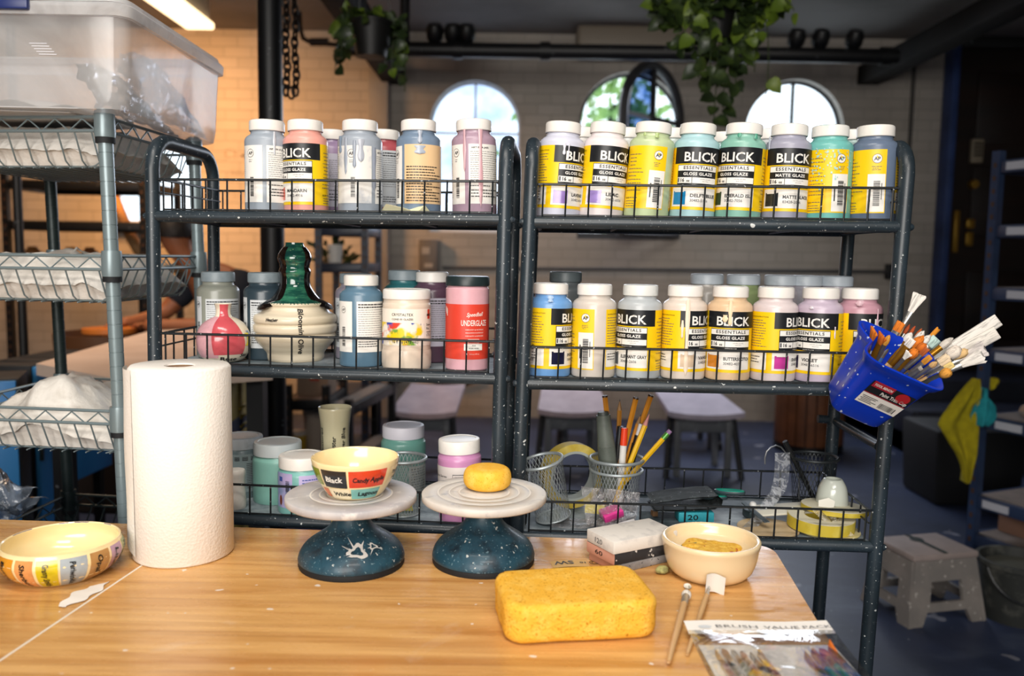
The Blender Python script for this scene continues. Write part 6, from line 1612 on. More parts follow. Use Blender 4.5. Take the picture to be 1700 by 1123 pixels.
# seated person bent over the wheel
hp = P(289, 392, 4.15)
pr_ = thing('person', 'person with short dark hair in a dark shirt, bent over a pottery wheel', 'person', (hp.x + .22, hp.y + .1, 0))
def skin(nm, vs, es, rs, m, root=0, sub=2, parent=None):
    me = bpy.data.meshes.new(nm); me.from_pydata([tuple(v) for v in vs], es, []); me.update()
    o = bpy.data.objects.new(nm, me); COL.objects.link(o)
    sk_ = o.modifiers.new('skin', 'SKIN'); sk_.use_smooth_shade = True
    for i, v in enumerate(me.skin_vertices[0].data):
        r_ = rs[i]; v.radius = (r_, r_) if not isinstance(r_, tuple) else r_; v.use_root = i == root
    ss = o.modifiers.new('sub', 'SUBSURF'); ss.levels = sub; ss.render_levels = sub
    me.materials.append(m)
    if parent: o.parent = parent
    return o
bx = -.22; by = -.1; hz_ = hp.z
J = {'pel': (.10, .12, .55), 'wst': (.06, .08, .78), 'chs': (-.04, .0, 1.0), 'nck': (-.14, -.07, 1.13), 'hd0': (-.185, -.09, 1.18), 'hd1': (bx, by, hz_), 'hd2': (bx - .01, by - .01, hz_ + .07),
     'ls': (.10, -.10, 1.05), 'le': (.02, -.30, .85), 'lw': (-.22, -.30, .85), 'lh': (-.30, -.27, .845), 'rs': (-.20, .08, 1.05), 're': (-.32, .0, .88), 'rw': (-.42, -.14, .85), 'rh': (-.46, -.19, .845),
     'lk': (-.18, -.02, .52), 'la': (-.16, .0, .12), 'lt': (-.28, -.05, .05), 'rk': (-.10, .30, .52), 'ra': (-.08, .30, .12), 'rt': (-.2, .27, .05)}
K = list(J); ix = {k: i for i, k in enumerate(K)}
E = [('pel', 'wst'), ('wst', 'chs'), ('chs', 'nck'), ('nck', 'hd0'), ('hd0', 'hd1'), ('hd1', 'hd2'), ('chs', 'ls'), ('ls', 'le'), ('le', 'lw'), ('lw', 'lh'), ('chs', 'rs'), ('rs', 're'), ('re', 'rw'), ('rw', 'rh'), ('pel', 'lk'), ('lk', 'la'), ('la', 'lt'), ('pel', 'rk'), ('rk', 'ra'), ('ra', 'rt')]
R_ = dict(pel=.15, wst=.13, chs=.15, nck=.058, hd0=.055, hd1=.088, hd2=.06, ls=.065, le=.043, lw=.03, lh=.036, rs=.065, re=.043, rw=.03, rh=.036, lk=.07, la=.045, lt=.04, rk=.07, ra=.045, rt=.04)
M_skin = mat('skin', '#9c6242', .5, sub=.1)
body = skin('body', [J[k] for k in K], [(ix[a], ix[b_]) for a, b_ in E], [R_[k] for k in K], M_skin, 0, 2, pr_)
M_shirt = mat('dark blue shirt', '#20242f', .85)
sh_ = ['pel', 'wst', 'chs', 'ls', 'le', 'rs', 're']; J2 = dict(J); J2['le'] = tuple(Vector(J['ls']).lerp(Vector(J['le']), .75)); J2['re'] = tuple(Vector(J['rs']).lerp(Vector(J['re']), .75))
skin('shirt', [J2[k] for k in sh_], [(0, 1), (1, 2), (2, 3), (3, 4), (2, 5), (5, 6)], [.165, .15, .165, .082, .062, .082, .062], M_shirt, 0, 2, pr_)
bt = ['pel', 'lk', 'la', 'rk', 'ra']; skin('trousers', [J[k] for k in bt], [(0, 1), (1, 2), (0, 3), (3, 4)], [.165, .085, .06, .085, .06], mat('dark trousers', '#1a1c22', .85), 0, 2, pr_)
hd = Vector((bx, by, hz_))
b = MB(); bm = bmesh.new(); bmesh.ops.create_icosphere(bm, subdivisions=4, radius=1)
for v in bm.verts:
    c = v.co.copy(); k = 1 + .05 * fn3(c, 6, 2)
    v.co = Vector((c.x * .098 * k, c.y * .108 * k, c.z * .100 * k))
bmesh.ops.delete(bm, geom=[v for v in bm.verts if v.co.z < -.035 + .5 * min(0, 0) and v.co.y < .02 or v.co.z < -.075], context='VERTS')
b.bm(bm, 0, T(hd.x + .004, hd.y + .012, hd.z + .018)); bm.free(); b.build('hair', mat('dark hair', '#0e0a09', .6, vary=(60, '#1d1511', .5, .7)), pr_, angle=180)
def face_bit(nm, p, s, m):
    bm = bmesh.new(); bmesh.ops.create_icosphere(bm, subdivisions=2, radius=1)
    for v in bm.verts: v.co = Vector((v.co.x * s[0] + p[0], v.co.y * s[1] + p[1], v.co.z * s[2] + p[2]))
    b = MB().bm(bm); bm.free(); b.build(nm, m, pr_, angle=180)
face_bit('nose', (hd.x - .045, hd.y - .085, hd.z - .025), (.012, .02, .016), M_skin)
for s in (-1, 1):
    face_bit('ear', (hd.x + .03 + s * .085, hd.y + .005, hd.z - .015), (.012, .02, .028), M_skin)
    face_bit('eye', (hd.x - .04 + s * .03, hd.y - .078, hd.z - .002), (.012, .008, .007), M_ink)
face_bit('mouth', (hd.x - .04, hd.y - .078, hd.z - .055), (.022, .008, .005), mat('lips', '#7a3f30', .5))
for hn, s in (('lh', 1), ('rh', -1)):
    h0 = Vector(J[hn]); dr = (h0 - Vector(J[{'lh': 'lw', 'rh': 'rw'}[hn]])).normalized(); sd_ = dr.cross(Vector((0, 0, 1))).normalized()
    for k in range(4):
        a0 = h0 + sd_ * (.012 * (k - 1.5)) + dr * .01; Lf = (.062, .072, .068, .054)[k]
        MB().tube([a0, a0 + dr * Lf * .45 + Vector((0, 0, .006)), a0 + dr * Lf * .8 - Vector((0, 0, .008)), a0 + dr * Lf - Vector((0, 0, .022))], [.0095, .009, .008, .006], 8).build('finger', M_skin, pr_)
    MB().tube([h0 - dr * .02 + sd_ * .025 * s, h0 + sd_ * .048 * s + dr * .012, h0 + sd_ * .05 * s + dr * .038 - Vector((0, 0, .008))], [.011, .010, .007], 8).build('thumb', M_skin, pr_)
st = thing('work_stool', 'dark stool the seated person sits on', 'stool', (pr_.location.x + .12, pr_.location.y + .16, 0))
MB().lathe([(0, .36), (.16, .36), (.165, .385), (.15, .40), (0, .40)], 28).build('seat', M_black, st)
for k in range(4): a = PI / 4 + k * PI / 2; MB().tube([(.11 * math.cos(a), .11 * math.sin(a), .362), (.16 * math.cos(a), .16 * math.sin(a), 0)], .014, 8).build('leg', M_black, st)
# ------------------------------------------------------------------ lockers low behind the wire shelving and the yellow one
def locker(name, label, p0, p1, dp, z0, z1, m, mdark, vents, vx=.7, vz=.75, strips=()):
    a, c = Vector((p0.x, p0.y, 0)), Vector((p1.x, p1.y, 0)); d = c - a
    t = thing(name, label, 'locker', (a.x, a.y, 0), (0, 0, math.atan2(d.y, d.x))); w_ = d.length
    MB().box((w_ / 2, dp / 2, (z0 + z1) / 2), (w_, dp, z1 - z0), .004).build('cabinet', mdark, t)
    dr_ = MB().box((w_ / 2, -.008, (z0 + z1) / 2), (w_ - .012, .016, z1 - z0 - .012), .003).build('door', m, t)
    b = MB()
    for k in range(vents):
        b.box((w_ * vx, -.018, z0 + (z1 - z0) * vz - .030 * k), (min(.10, w_ * .3), .008, .010), .003, 0, Matrix.Identity(4))
    b.build('vent_slats', m, dr_)
    MB().box((w_ * .1, -.02, z0 + (z1 - z0) * .55), (.014, .012, .06), .003).build('handle', M_greydk, dr_)
    for zz in strips: MB().box((w_ / 2, -.017, zz), (w_ - .012, .004, .05)).build('trim_band', mat('dark blue band', '#1f2b4a', .5), t)
    if z0 > .02:
        for x, y in ((.03, .03), (w_ - .03, .03), (.03, dp - .03), (w_ - .03, dp - .03)): MB().box((x, y, z0 / 2), (.03, .03, z0)).build('foot', M_black, t)
    return t
M_lb = mat('blue locker enamel', '#2a78b8', .45, vary=(5, '#3585c2', .4, .7))
M_lbd = mat('dark locker gap', '#0e1116', .6)
def lz(px, py, D): return P(px, py, D).z
locker('metal_locker', 'blue metal locker at the far left, behind the dusty clear bag', P(-60, 780, 2.52), P(37, 780, 2.58), .2, .12, .80, M_lb, M_lbd, 2, .4)
locker('metal_locker', 'blue metal locker with louvre slots, second from the left', P(58, 780, 2.87), P(82, 780, 2.97), .2, .12, .80, M_lb, M_lbd, 4, .3, .82)
locker('metal_locker', 'narrow blue metal locker behind the dark wire post', P(93, 780, 2.99), P(117, 780, 3.08), .2, .22, .80, M_lb, M_lbd, 0)
locker('metal_locker', 'blue metal locker with slanted louvres beside the grey wire post', P(122, 780, 3.1), P(182, 780, 3.35), .2, .33, .80, M_lb, M_lbd, 4, .68, .9)
M_ly = mat('mustard locker enamel', '#a58a16', .5, vary=(6, '#8f7612', .4, .7))
locker('metal_locker', 'mustard yellow locker with a blue band behind the paper towel roll', P(352, 700, 2.45), P(410, 700, 2.85), .25, .10, .80, M_ly, M_lbd, 6, .72, .85, strips=(lz(396, 698, 2.75),))
# blue-beamed shelving with odds and ends behind the bottle vase
M_blbeam = mat('blue grey beam', '#2a3448', .35, vary=(8, '#1c2434', .4, .7))
Ys = 4.55
xa, xb = P(529, 420, Ys).x, P(606, 420, Ys).x
bs = boltless('blue-grey shelving unit against the pilaster, behind the bottle vase', xa, xb, Ys, .45, [P(570, 376, Ys).z, P(570, 438, Ys).z, P(570, 560, Ys).z, P(570, 655, Ys).z, .12], P(570, 366, Ys).z, M_blbeam, mat('dark deck', '#3a3430', .8))
q = P(556, 434, Ys + .1); tag(MB().lathe([(0, 0), (.035, 0), (.045, .10), (.041, .10), (.032, .01), (0, .01)], 20).build('white_cup', M_wht), 'white cup on the blue-grey shelving', 'cup').location = (q.x, q.y, P(570, 438, Ys).z + .003)
def leaf_tuft(name, label, loc, n, s, m, seed, hang=False):
    rnd = random.Random(seed); b = MB()
    for i in range(n):
        d = Vector((rnd.gauss(0, 1), rnd.gauss(0, 1), abs(rnd.gauss(0, .8)))).normalized(); e = d.orthogonal().normalized(); f = d.cross(e); c = d * s * rnd.uniform(.3, 1)
        k = s * .3; b.add([c, c + d * k * .6 + e * k * .4, c + d * k * 1.3, c + d * k * .6 - e * k * .4], [(0, 1, 2, 3)])
        b.tube([(0, 0, 0), c], .002, 4)
    o = tag(b.build(name, m), label, 'plant'); o.location = loc; return o
M_plant = mat('dark plant leaves', '#2f3d22', .6, vary=(20, '#4a5a2c', .4, .7))
q = P(548, 405, Ys + .2); leaf_tuft('potted_plant', 'small dark leafy plant on the blue-grey shelving, above the white cup', (q.x, q.y, P(570, 438, Ys).z + .003), 60, .14, M_plant, 4)
# lower shelving with a box and buckets, seen between the rack shelves
Yl = 3.9
xa, xb = P(478, 660, Yl).x, P(542, 660, Yl).x
boltless('low dark shelving unit with a box and pails, behind the handwritten cup', xa, xb, Yl, .4, [P(510, 664, Yl).z, .14], P(510, 640, Yl).z, M_black, mat('tan deck', '#a08372', .8))
q = P(512, 660, Yl); o = tag(MB().box((0, 0, .11), (.15, .2, .22), .004).build('cardboard_box', mat('brown carton', '#8f7866', .8)), 'tan carton on the upper shelf of the low dark shelving', 'box'); o.location = (q.x, Yl + .18, P(510, 664, Yl).z + .003)
MB().box((.01, -.102, .12), (.045, .003, .09)).build('red_print', mat('red print', '#a5402f', .6), o)
def pail(label, px, D, r_, h, col, name='plastic_pail', z=0.0, lid=None):
    q = P(px, 700, D); t = thing(name, label, 'pail', (q.x, D, z))
    MB().lathe([(0, 0), (r_ * .85, 0), (r_, h), (r_ * 1.06, h), (r_ * 1.06, h - .02), (r_ * .99, h - .025)], 28).build('body', mat('pail ' + col, col, .5, vary=(6, '#6f665c', .5, .8)), t)
    MB().lathe([(r_ * 1.07, h - .012), (r_ * 1.08, h + .008), (0, h + .01)], 28).build('lid', mat('pail lid', lid or '#b5aaa0', .5), t)
    return t
pail('tan pail on the bottom of the low dark shelving, right one', 527, Yl + .13, .065, .30, '#a39487', z=.143)
pail('small mustard bottle shaped pail on the bottom of the low dark shelving', 496, Yl + .08, .035, .20, '#b08c2c', z=.143, lid='#c07f4a')
# diagonal shelf board right of it
Yd = 4.3
q0, q1 = P(545, 676, 3.9), P(622, 634, 4.6)
d = q1 - q0; d.z = 0
sb = boltless('dark narrow shelving running back to the wall, its lit shelf edge slanting', 0, d.length, 0, .10, [q0.z * .5 + q1.z * .5, .2], q0.z * .5 + q1.z * .5 + .03, M_black, mat('grey deck', '#6f665e', .8), rot=math.atan2(-d.y, -d.x), loc=(q1.x, q1.y, 0))
# ------------------------------------------------------------------ blue brush cup hooked on the right rack
M_cup = mat('blue plastic', '#0d35b4', .32, spec=.5, vary=(6, '#0a2a96', .45, .7), specks=[(95, .70, '#c4cfe2', 1.0), (38, .735, '#b9c6e4', 2.0)])
Dc = 1.285
bl_, br_ = P(1376, 684, Dc + .010), P(1461, 715, Dc + .010)
tl_, tr_ = P(1437, 589, Dc - .055), P(1566, 640, Dc - .055)
cc = (bl_ + br_) / 2; ct = (tl_ + tr_) / 2
axis = (ct - cc); hc = axis.length; az = axis.normalized(); ax = (br_ - bl_).normalized(); ax = (ax - az * ax.dot(az)).normalized(); ay = az.cross(ax)
if ay.y < 0: ay = -ay; 
Mc = Matrix(((ax.x, ay.x, az.x, cc.x), (ax.y, ay.y, az.y, cc.y), (ax.z, ay.z, az.z, cc.z), (0, 0, 0, 1)))
wb_, wt_ = (br_ - bl_).length, (tr_ - tl_).length; db_, dt_ = .068, .094
cup = thing('brush_cup', 'blue plastic trim cup spattered with paint, tilted on the rack corner, full of brushes', 'cup'); cup.matrix_world = Mc
def cupsec(f, off=0.0, n=56, z=None, notch=True):
    """rounded rectangle with a dent on the rack side; front face at y = 0"""
    w_, d_ = wb_ + (wt_ - wb_) * f, db_ + (dt_ - db_) * f; out = []
    for k in range(n):
        a = 2 * PI * k / n; e = 5.0; c, s = math.cos(a), math.sin(a)
        x = (w_ / 2 + off) * math.copysign(abs(c) ** (2 / e), c); y = (d_ / 2 + off) * math.copysign(abs(s) ** (2 / e), s)
        if notch and x < 0: x += .018 * f * math.exp(-((y - .0) / (.020)) ** 2) * min(1, -x / (w_ * .3))
        out.append((x, y + d_ / 2 - .010 * f, (hc * f if z is None else z)))
    return out
rings = [cupsec(0, -.006, z=.0), cupsec(.015, -.0018), cupsec(.045, .0), cupsec(.4), cupsec(.80), cupsec(.87, .001), cupsec(.92, .0045), cupsec(.97, .006), cupsec(1.0, .0065), cupsec(1.01, .004), cupsec(1.0, .0015), cupsec(.9, -.0015), cupsec(.5, -.002), cupsec(.05, -.003)]
b = MB(); n = 56; vs = [p for r_ in rings for p in r_]
fs = [(i * n + k, i * n + (k + 1) % n, (i + 1) * n + (k + 1) % n, (i + 1) * n + k) for i in range(len(rings) - 1) for k in range(n)]
fs.append(tuple(range(n - 1, -1, -1))); fs.append(tuple(range((len(rings) - 1) * n, len(rings) * n)))
b.add(vs, fs); b.build('cup_body', M_cup, cup, angle=50)
# printed label on the front face
def cf(x, z, o=.0008):
    f = z / hc; return (x, -.010 * f - o - .0002, z)
lb = MB(); zl0, zl1 = hc * .33, hc * .73; xl0, xl1 = -wb_ * .33, wb_ * .50
lb.add([cf(xl0, zl0), cf(xl1 - .004, zl0), cf(xl1, zl1), cf(xl0, zl1)], [(0, 1, 2, 3)], 0)
lb.add([cf(xl0, zl0, .0012), cf(xl1 - .004, zl0, .0012), cf(xl1 - .002, zl0 + (zl1 - zl0) * .46, .0012), cf(xl0, zl0 + (zl1 - zl0) * .46, .0012)], [(0, 1, 2, 3)], 1)
zz = zl0 + (zl1 - zl0) * .47; lb.add([cf(xl0, zz, .0012), cf(xl1 - .002, zz, .0012), cf(xl1 - .002, zz + .0013, .0012), cf(xl0, zz + .0013, .0012)], [(0, 1, 2, 3)], 2)
lb.add([cf(xl0 + .002, zl1 - .011, .0014), cf(xl0 + .037, zl1 - .011, .0014), cf(xl0 + .037, zl1 + .001, .0014), cf(xl0 + .002, zl1 + .001, .0014)], [(0, 1, 2, 3)], 2)
lb.text('TOOL BENCH', lambda x, y: cf(xl0 + .0045 + x, zl1 - .0075 + y, .0018), 1, h=.0045, width=.030, bold=.03)
lb.text('Paint Trim Cup', lambda x, y: cf(xl1 - .004 + x, zz + .0045 + y, .0016), 1, h=.0068, width=.044, align='r', bold=.02)
n2 = 20; lb.add([cf(xl1 - .016 + .011 * math.cos(2 * PI * k / n2), zl1 - .010 + .010 * math.sin(2 * PI * k / n2), .0016) for k in range(n2)], [tuple(range(n2))], 3)
xx = xl1 - .036
while xx < xl1 - .010: w_ = rbar.choice((.0006, .001, .0016)); lb.add([cf(xx, zl0 + .0035, .0016), cf(xx + w_, zl0 + .0035, .0016), cf(xx + w_, zl0 + .014, .0016), cf(xx, zl0 + .014, .0016)], [(0, 1, 2, 3)], 0); xx += w_ + rbar.choice((.0007, .0011))
for k in range(5):
    x0_ = xl0 + .003 + .002 * (k % 2); lb.add([cf(x0_, zl0 + .0155 - k * .0029, .0016), cf(x0_ + .026 - .004 * (k % 3), zl0 + .0155 - k * .0029, .0016), cf(x0_ + .026 - .004 * (k % 3), zl0 + .0166 - k * .0029, .0016), cf(x0_, zl0 + .0166 - k * .0029, .0016)], [(0, 1, 2, 3)], 0)
lb.build('printed_label', [M_ink, mat('label white paper', '#dcd8d2', .5), mat('label red', '#9c2030', .45), mat('red sticker', '#a32026', .4)], cup)
# brushes in the cup
GBR = 'brushes standing in the blue cup'
cinv = Mc.inverted()
def cupbrush(label, px, py, D, **kw):
    tip = P(px, py, D); lt = cinv @ tip
    f = .10 + .05 * kw.pop('up', 0); kw.pop('bx', 0); bx_ = max(-wb_ * .20, min(wb_ * .34, lt.x * .32 + .010)); by_ = max(.014, min(db_ - .012, lt.y * .5 + .018))
    butt = Mc @ Vector((bx_, by_, .012))
    return brush(label, butt, tip, kw.pop('hc', M_hw), kw.pop('fer', M_fer), kw.pop('col'), group=GBR, **kw)
OR, WH, CRM, RED = '#d8761c', '#e4ded6', '#e0c9a8', '#a8481e'
cupbrush('tall brush with a splayed white head, highest in the blue cup', 1528, 488, 1.33, col=WH, kind='fan', br=.0052, bl=.032, fl=.026, hr=.004, bx=-.028, roll=2.6)
cupbrush('brush with a short orange flat head and silver-blue ferrule under the splayed white one', 1497, 534, 1.30, col=OR, kind='flat', br=.0065, bl=.017, fl=.045, hr=.004, hc='#2f5fa8', bx=-.026)
cupbrush('stubby brush with a splayed orange head and gold ferrule at the cup notch, left one', 1452, 547, 1.262, col=OR, kind='fan', br=.0065, bl=.020, fl=.036, hr=.005, fer=M_ferg, bx=-.03)
cupbrush('stubby brush with a wide orange head and gold ferrule at the cup notch, right one', 1466, 556, 1.258, col='#d06a1a', kind='fan', br=.0062, bl=.016, fl=.036, hr=.005, fer=M_ferg, bx=-.024)
cupbrush('brush with a pale orange tip behind the stubby pair', 1477, 556, 1.275, col='#dc9a3c', kind='round', br=.0045, bl=.018, fl=.030, hr=.0035, bx=-.02)
cupbrush('white round brush with a gold ferrule near the top of the bunch', 1514, 552, 1.30, col=WH, kind='round', br=.0058, bl=.017, fl=.040, hr=.004, fer=M_ferg, bx=-.012)
cupbrush('flat white brush nearest the notch with a gold ferrule', 1516, 563, 1.285, col=WH, kind='flat', br=.0058, bl=.015, fl=.036, hr=.004, fer=M_ferg, bx=-.014)
cupbrush('thin brush with a red-brown tip, leftmost of three at the back', 1511, 538, 1.335, col=RED, kind='round', br=.0030, bl=.018, fl=.02, hr=.003, hc='#8c3a1e', bx=-.01)
cupbrush('thin brush with a red-brown tip, middle of three at the back', 1520, 541, 1.335, col=RED, kind='round', br=.0028, bl=.018, fl=.02, hr=.003, hc='#8c3a1e', bx=-.008)
cupbrush('thin brush with a red-brown tip, rightmost of three at the back', 1531, 545, 1.335, col='#b0521f', kind='round', br=.0028, bl=.018, fl=.02, hr=.003, hc='#9a4522', bx=-.006)
cupbrush('soft white brush peeking over the big orange one', 1535, 549, 1.315, col=WH, kind='round', br=.0055, bl=.020, fl=.024, hr=.0035, bx=-.004)
cupbrush('big orange filbert brush with a long gold ferrule', 1534, 557, 1.285, col=OR, kind='round', br=.0072, bl=.024, fl=.050, hr=.005, fer=M_ferg, bx=-.008)
cupbrush('white round brush right of the big orange filbert', 1545, 556, 1.30, col=WH, kind='round', br=.0056, bl=.020, fl=.026, hr=.0035, bx=0)
cupbrush('slim orange brush sticking up alone at the back', 1559, 545, 1.335, col='#d88a24', kind='flat', br=.0038, bl=.022, fl=.016, hr=.003, bx=.004)
cupbrush('orange brush below the big filbert', 1537, 570, 1.275, col='#cf6a18', kind='mop', br=.0048, bl=.018, fl=.022, hr=.0035, bx=-.004)
cupbrush('round orange brush low in the middle of the bunch', 1523, 580, 1.262, col=OR, kind='mop', br=.0055, bl=.019, fl=.040, hr=.0045, fer=M_ferg, bx=-.012)
cupbrush('little white splayed brush low in the bunch', 1510, 585, 1.255, col=WH, kind='fan', br=.0032, bl=.014, fl=.028, hr=.003, hc='#5a2f1a', bx=-.014)
cupbrush('pale teal sponge-headed brush at the back', 1556, 562, 1.32, col='#b9d3cc', kind='foam', br=.008, bl=.018, fl=.018, hr=.003, bx=.004)
cupbrush('russet brush with a navy handle in the middle of the bunch', 1541, 578, 1.268, col='#a8531f', kind='flat', br=.0042, bl=.015, fl=.030, hr=.0038, hc='#2d3f86', bx=-.002)
cupbrush('grey-tipped brush with a long brass ferrule across the middle', 1583, 561, 1.29, col='#cfc7bd', kind='round', br=.0056, bl=.022, fl=.055, hr=.0048, fer=M_ferg, bx=.004)
cupbrush('large white hake-style brush, upper of the two long ones', 1658, 531, 1.29, col=WH, kind='foam', br=.0098, bl=.075, fl=.04, hr=.0055, hc='#dedad2', fer=mat('white binding', '#d5d2cb', .5), bx=.006)
cupbrush('large white hake-style brush, lower of the two long ones', 1656, 552, 1.285, col='#e0d9cf', kind='foam', br=.0098, bl=.075, fl=.045, hr=.0055, hc='#d9d4cb', fer=mat('white binding', '#d5d2cb', .5), bx=.010)
cupbrush('cream mop brush in front of the lower long white brush', 1596, 578, 1.27, col='#e6d9cb', kind='mop', br=.0072, bl=.026, fl=.022, hr=.0045, bx=.006)
cupbrush('tan mop brush right of the cream mop', 1609, 581, 1.272, col='#d8b37c', kind='mop', br=.0055, bl=.026, fl=.020, hr=.004, bx=.010)
cupbrush('wide greyish white brush with a silver ferrule on the right', 1637, 577, 1.262, col='#d3cbc6', kind='fan', br=.0062, bl=.036, fl=.034, hr=.0045, bx=.012)
cupbrush('wide white splayed brush, lowest on the right', 1634, 590, 1.26, col=WH, kind='fan', br=.0055, bl=.034, fl=.030, hr=.0042, bx=.016)
cupbrush('beige flat brush in the front of the bunch', 1577, 592, 1.255, col=CRM, kind='flat', br=.0068, bl=.018, fl=.026, hr=.004, bx=.004)
cupbrush('yellowish flat brush right of the beige one', 1583, 604, 1.252, col='#d9c07c', kind='flat', br=.0055, bl=.014, fl=.026, hr=.004, bx=.006)
cupbrush('round tan brush with a black handle at the front rim', 1580, 615, 1.245, col='#d8963c', kind='mop', br=.0058, bl=.018, fl=.020, hr=.0058, hc='#2a2c2e', fer=mat('dark ferrule', '#4a4c4e', .35, metal=.7), bx=.004)
cupbrush('grey stick brush with a worn blunt end at the front rim', 1531, 610, 1.245, col='#a89f94', kind='flat', br=.0032, bl=.006, fl=.02, hr=.0036, hc='#8d8478', bx=-.008)
cupbrush('pale wooden brush end between the grey stick and the beige brush', 1556, 601, 1.252, col='#c9a06a', kind='round', br=.0042, bl=.012, fl=.03, hr=.004, bx=-.002)
cupbrush('blue-handled brush with an ochre tip left of the pale wooden end', 1546, 592, 1.258, col='#c98628', kind='flat', br=.0042, bl=.016, fl=.024, hr=.004, hc='#34509a', bx=-.006)
# rung the cup rests on
q0, q1 = P(1358, 697, 1.60), P(1400, 706, 1.55)
zr = q0.z
t = RR.root
a = RR.o
MB().tube([RR.L(RR.W, .02, zr) - a, RR.L(RR.W, RR.depth, zr) - a, RR.L(RR.W - .03, RR.depth, zr + .002) - a], .008, 10).build('cross_rung', M_rack, RR.root)
# ------------------------------------------------------------------ sloped potter's benches along the back wall
M_seat = mat('pinkish dusted seat', '#a8959a', .7, vary=(6, '#bdaab0', .4, .7))
M_lg = mat('grey dusted metal leg', '#5f6266', .5, vary=(8, '#8d8f93', .5, .75))
M_lgd = mat('dark splashed leg', '#202226', .6, specks=[(30, .66, '#8f9092')])
def bench(label, px0, px1, py0, py1, D, seat=M_seat, sx=.0):
    a, c = P(px0, py1, D), P(px1, py1, D); w_ = c.x - a.x; zf = (a.z + c.z) / 2; zbk = P((px0 + px1) / 2, py0, D + .36).z
    t = thing('sloped_stool', label, 'stool', ((a.x + c.x) / 2, D, 0))
    def sf(u, v, o=0.0):
        x = (u - .5) * w_ * (1 - .12 * v) + sx * v; return (x, .38 * v, zf + (zbk - zf) * v + .018 * (2 * u - 1) ** 2 * (1 - v * .5) - o)
    b = MB().grid(lambda u, v: sf(u, v), 12, 8); b.grid(lambda u, v: sf(u, v, .028), 12, 8)
    b.grid(lambda u, v: sf(u, 0, .028 * v), 12, 1); b.grid(lambda u, v: sf(u, 1, .028 * v), 12, 1); b.grid(lambda u, v: sf(0, u, .028 * v), 8, 1); b.grid(lambda u, v: sf(1, u, .028 * v), 8, 1)
    b.build('seat', seat, t, angle=50)
    b = MB().box((0, .08, zf - .075), (w_ * .72, .02, .07), .004); b.build('apron', M_lg, t)
    for x in (-1, 1):
        MB().box((x * w_ * .34, .07, (zf - .04) / 2), (.035, .03, zf - .04), .004).build('leg', M_lg, t)
        MB().tube([(x * w_ * .42, .12, zf - .03), (x * w_ * .50, .02, 0)], .018, 8).build('leg', M_lgd, t)
        MB().box((x * w_ * .32, .33, (zbk - .05) / 2), (.035, .03, zbk - .05), .004).build('leg', M_lg, t)
    return t
bench('sloped stool with a pinkish seat behind the left rack', 648, 757, 640, 688, 4.6, sx=.05)
bench('sloped stool with a pinkish seat right of the rack posts, behind the pencils', 893, 1010, 645, 686, 4.6, sx=.01)
bench('sloped stool with a lilac-grey seat right of the pencils', 1110, 1237, 652, 690, 4.5, mat('lilac dusted seat', '#aaa0ad', .7, vary=(6, '#c0b6c2', .4, .7)), sx=-.04)
bench('sloped stool mostly hidden behind the pencils stool, its seat edge showing above', 930, 1000, 632, 650, 5.3)
bench('dark low stool behind the lilac-grey one, a thin seat edge showing', 1116, 1200, 640, 652, 5.2, mat('grey seat', '#77747c', .7))
# dark hose behind the left rack, just off the wall, nothing holding it up
q = P(690, 640, 6.17)
tag(MB().tube([P(px, py, 6.17) - q for px, py in ((590, 560), (625, 625), (640, 637), (665, 632), (690, 612), (725, 636), (770, 640), (800, 630))], .012, 6).build('unsupported_hose', M_black), 'unsupported black hose looping just off the wall above the left sloped stool', 'hose').location = q
# slatted wooden barrel bin
q = P(1343, 700, 5.3)
t = thing('slatted_bin', 'round brown slatted wooden bin by the back wall, below the middle shelf', 'bin', (q.x, 5.3, 0))
M_slat = mat('brown bin slat', '#6b3f22', .6, vary=(9, '#4f2d17', .4, .7))
zt_ = P(1343, 640, 5.1).z + .05
for k in range(22):
    a = 2 * PI * k / 22; b = MB().box((0, 0, zt_ / 2 + .03), (.052, .018, zt_ - .04), .004, 0, T(.2 * math.sin(a), -.2 * math.cos(a), 0) @ Rz(a)); b.build('slat', M_slat, t)
MB().lathe([(0, .02), (.188, .02), (.188, zt_ - .03)], 30).lathe([(.21, 0), (.215, .04), (.19, .04)], 30).build('liner', M_black, t)
# ------------------------------------------------------------------ blue boltless shelving at the right
M_bf = mat('blue shelving frame', '#2c3d5c', .4, vary=(7, '#1f2c45', .4, .7))
M_deck = mat('grey brown deck', '#7d7068', .8, vary=(6, '#5c534d', .4, .7))
f0 = Pz(1612, 925, 0); ang = math.radians(-66)
L_ = 1.05
zs = [P(1634, 268, f0.y).z, P(1630, 375, f0.y).z, P(1627, 478, f0.y).z, P(1623, 580, f0.y).z, P(1620, 690, f0.y).z, P(1617, 822, f0.y).z, .10]
t = thing('blue_shelving', 'blue boltless shelving at the right edge with rags and clay on it', 'shelving unit', (f0.x, f0.y, 0), (0, 0, ang))
for x, y in ((0, 0), (L_, 0), (0, .42), (L_, .42)):
    b = MB(); upright(b, x, y, 0, zs[0] + .04, .034); b.build('upright', [M_bf, M_hole], t)
M_tagp = mat('pale shelf tag', '#b9bcc6', .6)
for i, z in enumerate(zs):
    b = MB()
    for y in (0, .42): b.box((L_ / 2, y, z - .022), (L_, .026, .05), .004)
    for x in (0, L_): b.box((x, .21, z - .022), (.026, .42, .05), .004)
    b.box((L_ / 2, .21, z - .002), (L_ - .02, .40, .012), 0, 1); sh = b.build('shelf', [M_bf, M_deck], t)
    if i < 6: MB().box((.10 + .02 * i % .05, -.015, z - .022), (.11, .004, .030)).build('paper_tag', M_tagp, sh)
Mr = T(f0.x, f0.y, 0) @ Rz(ang)
def onblue(x, y, z): return Mr @ Vector((x, y, z))
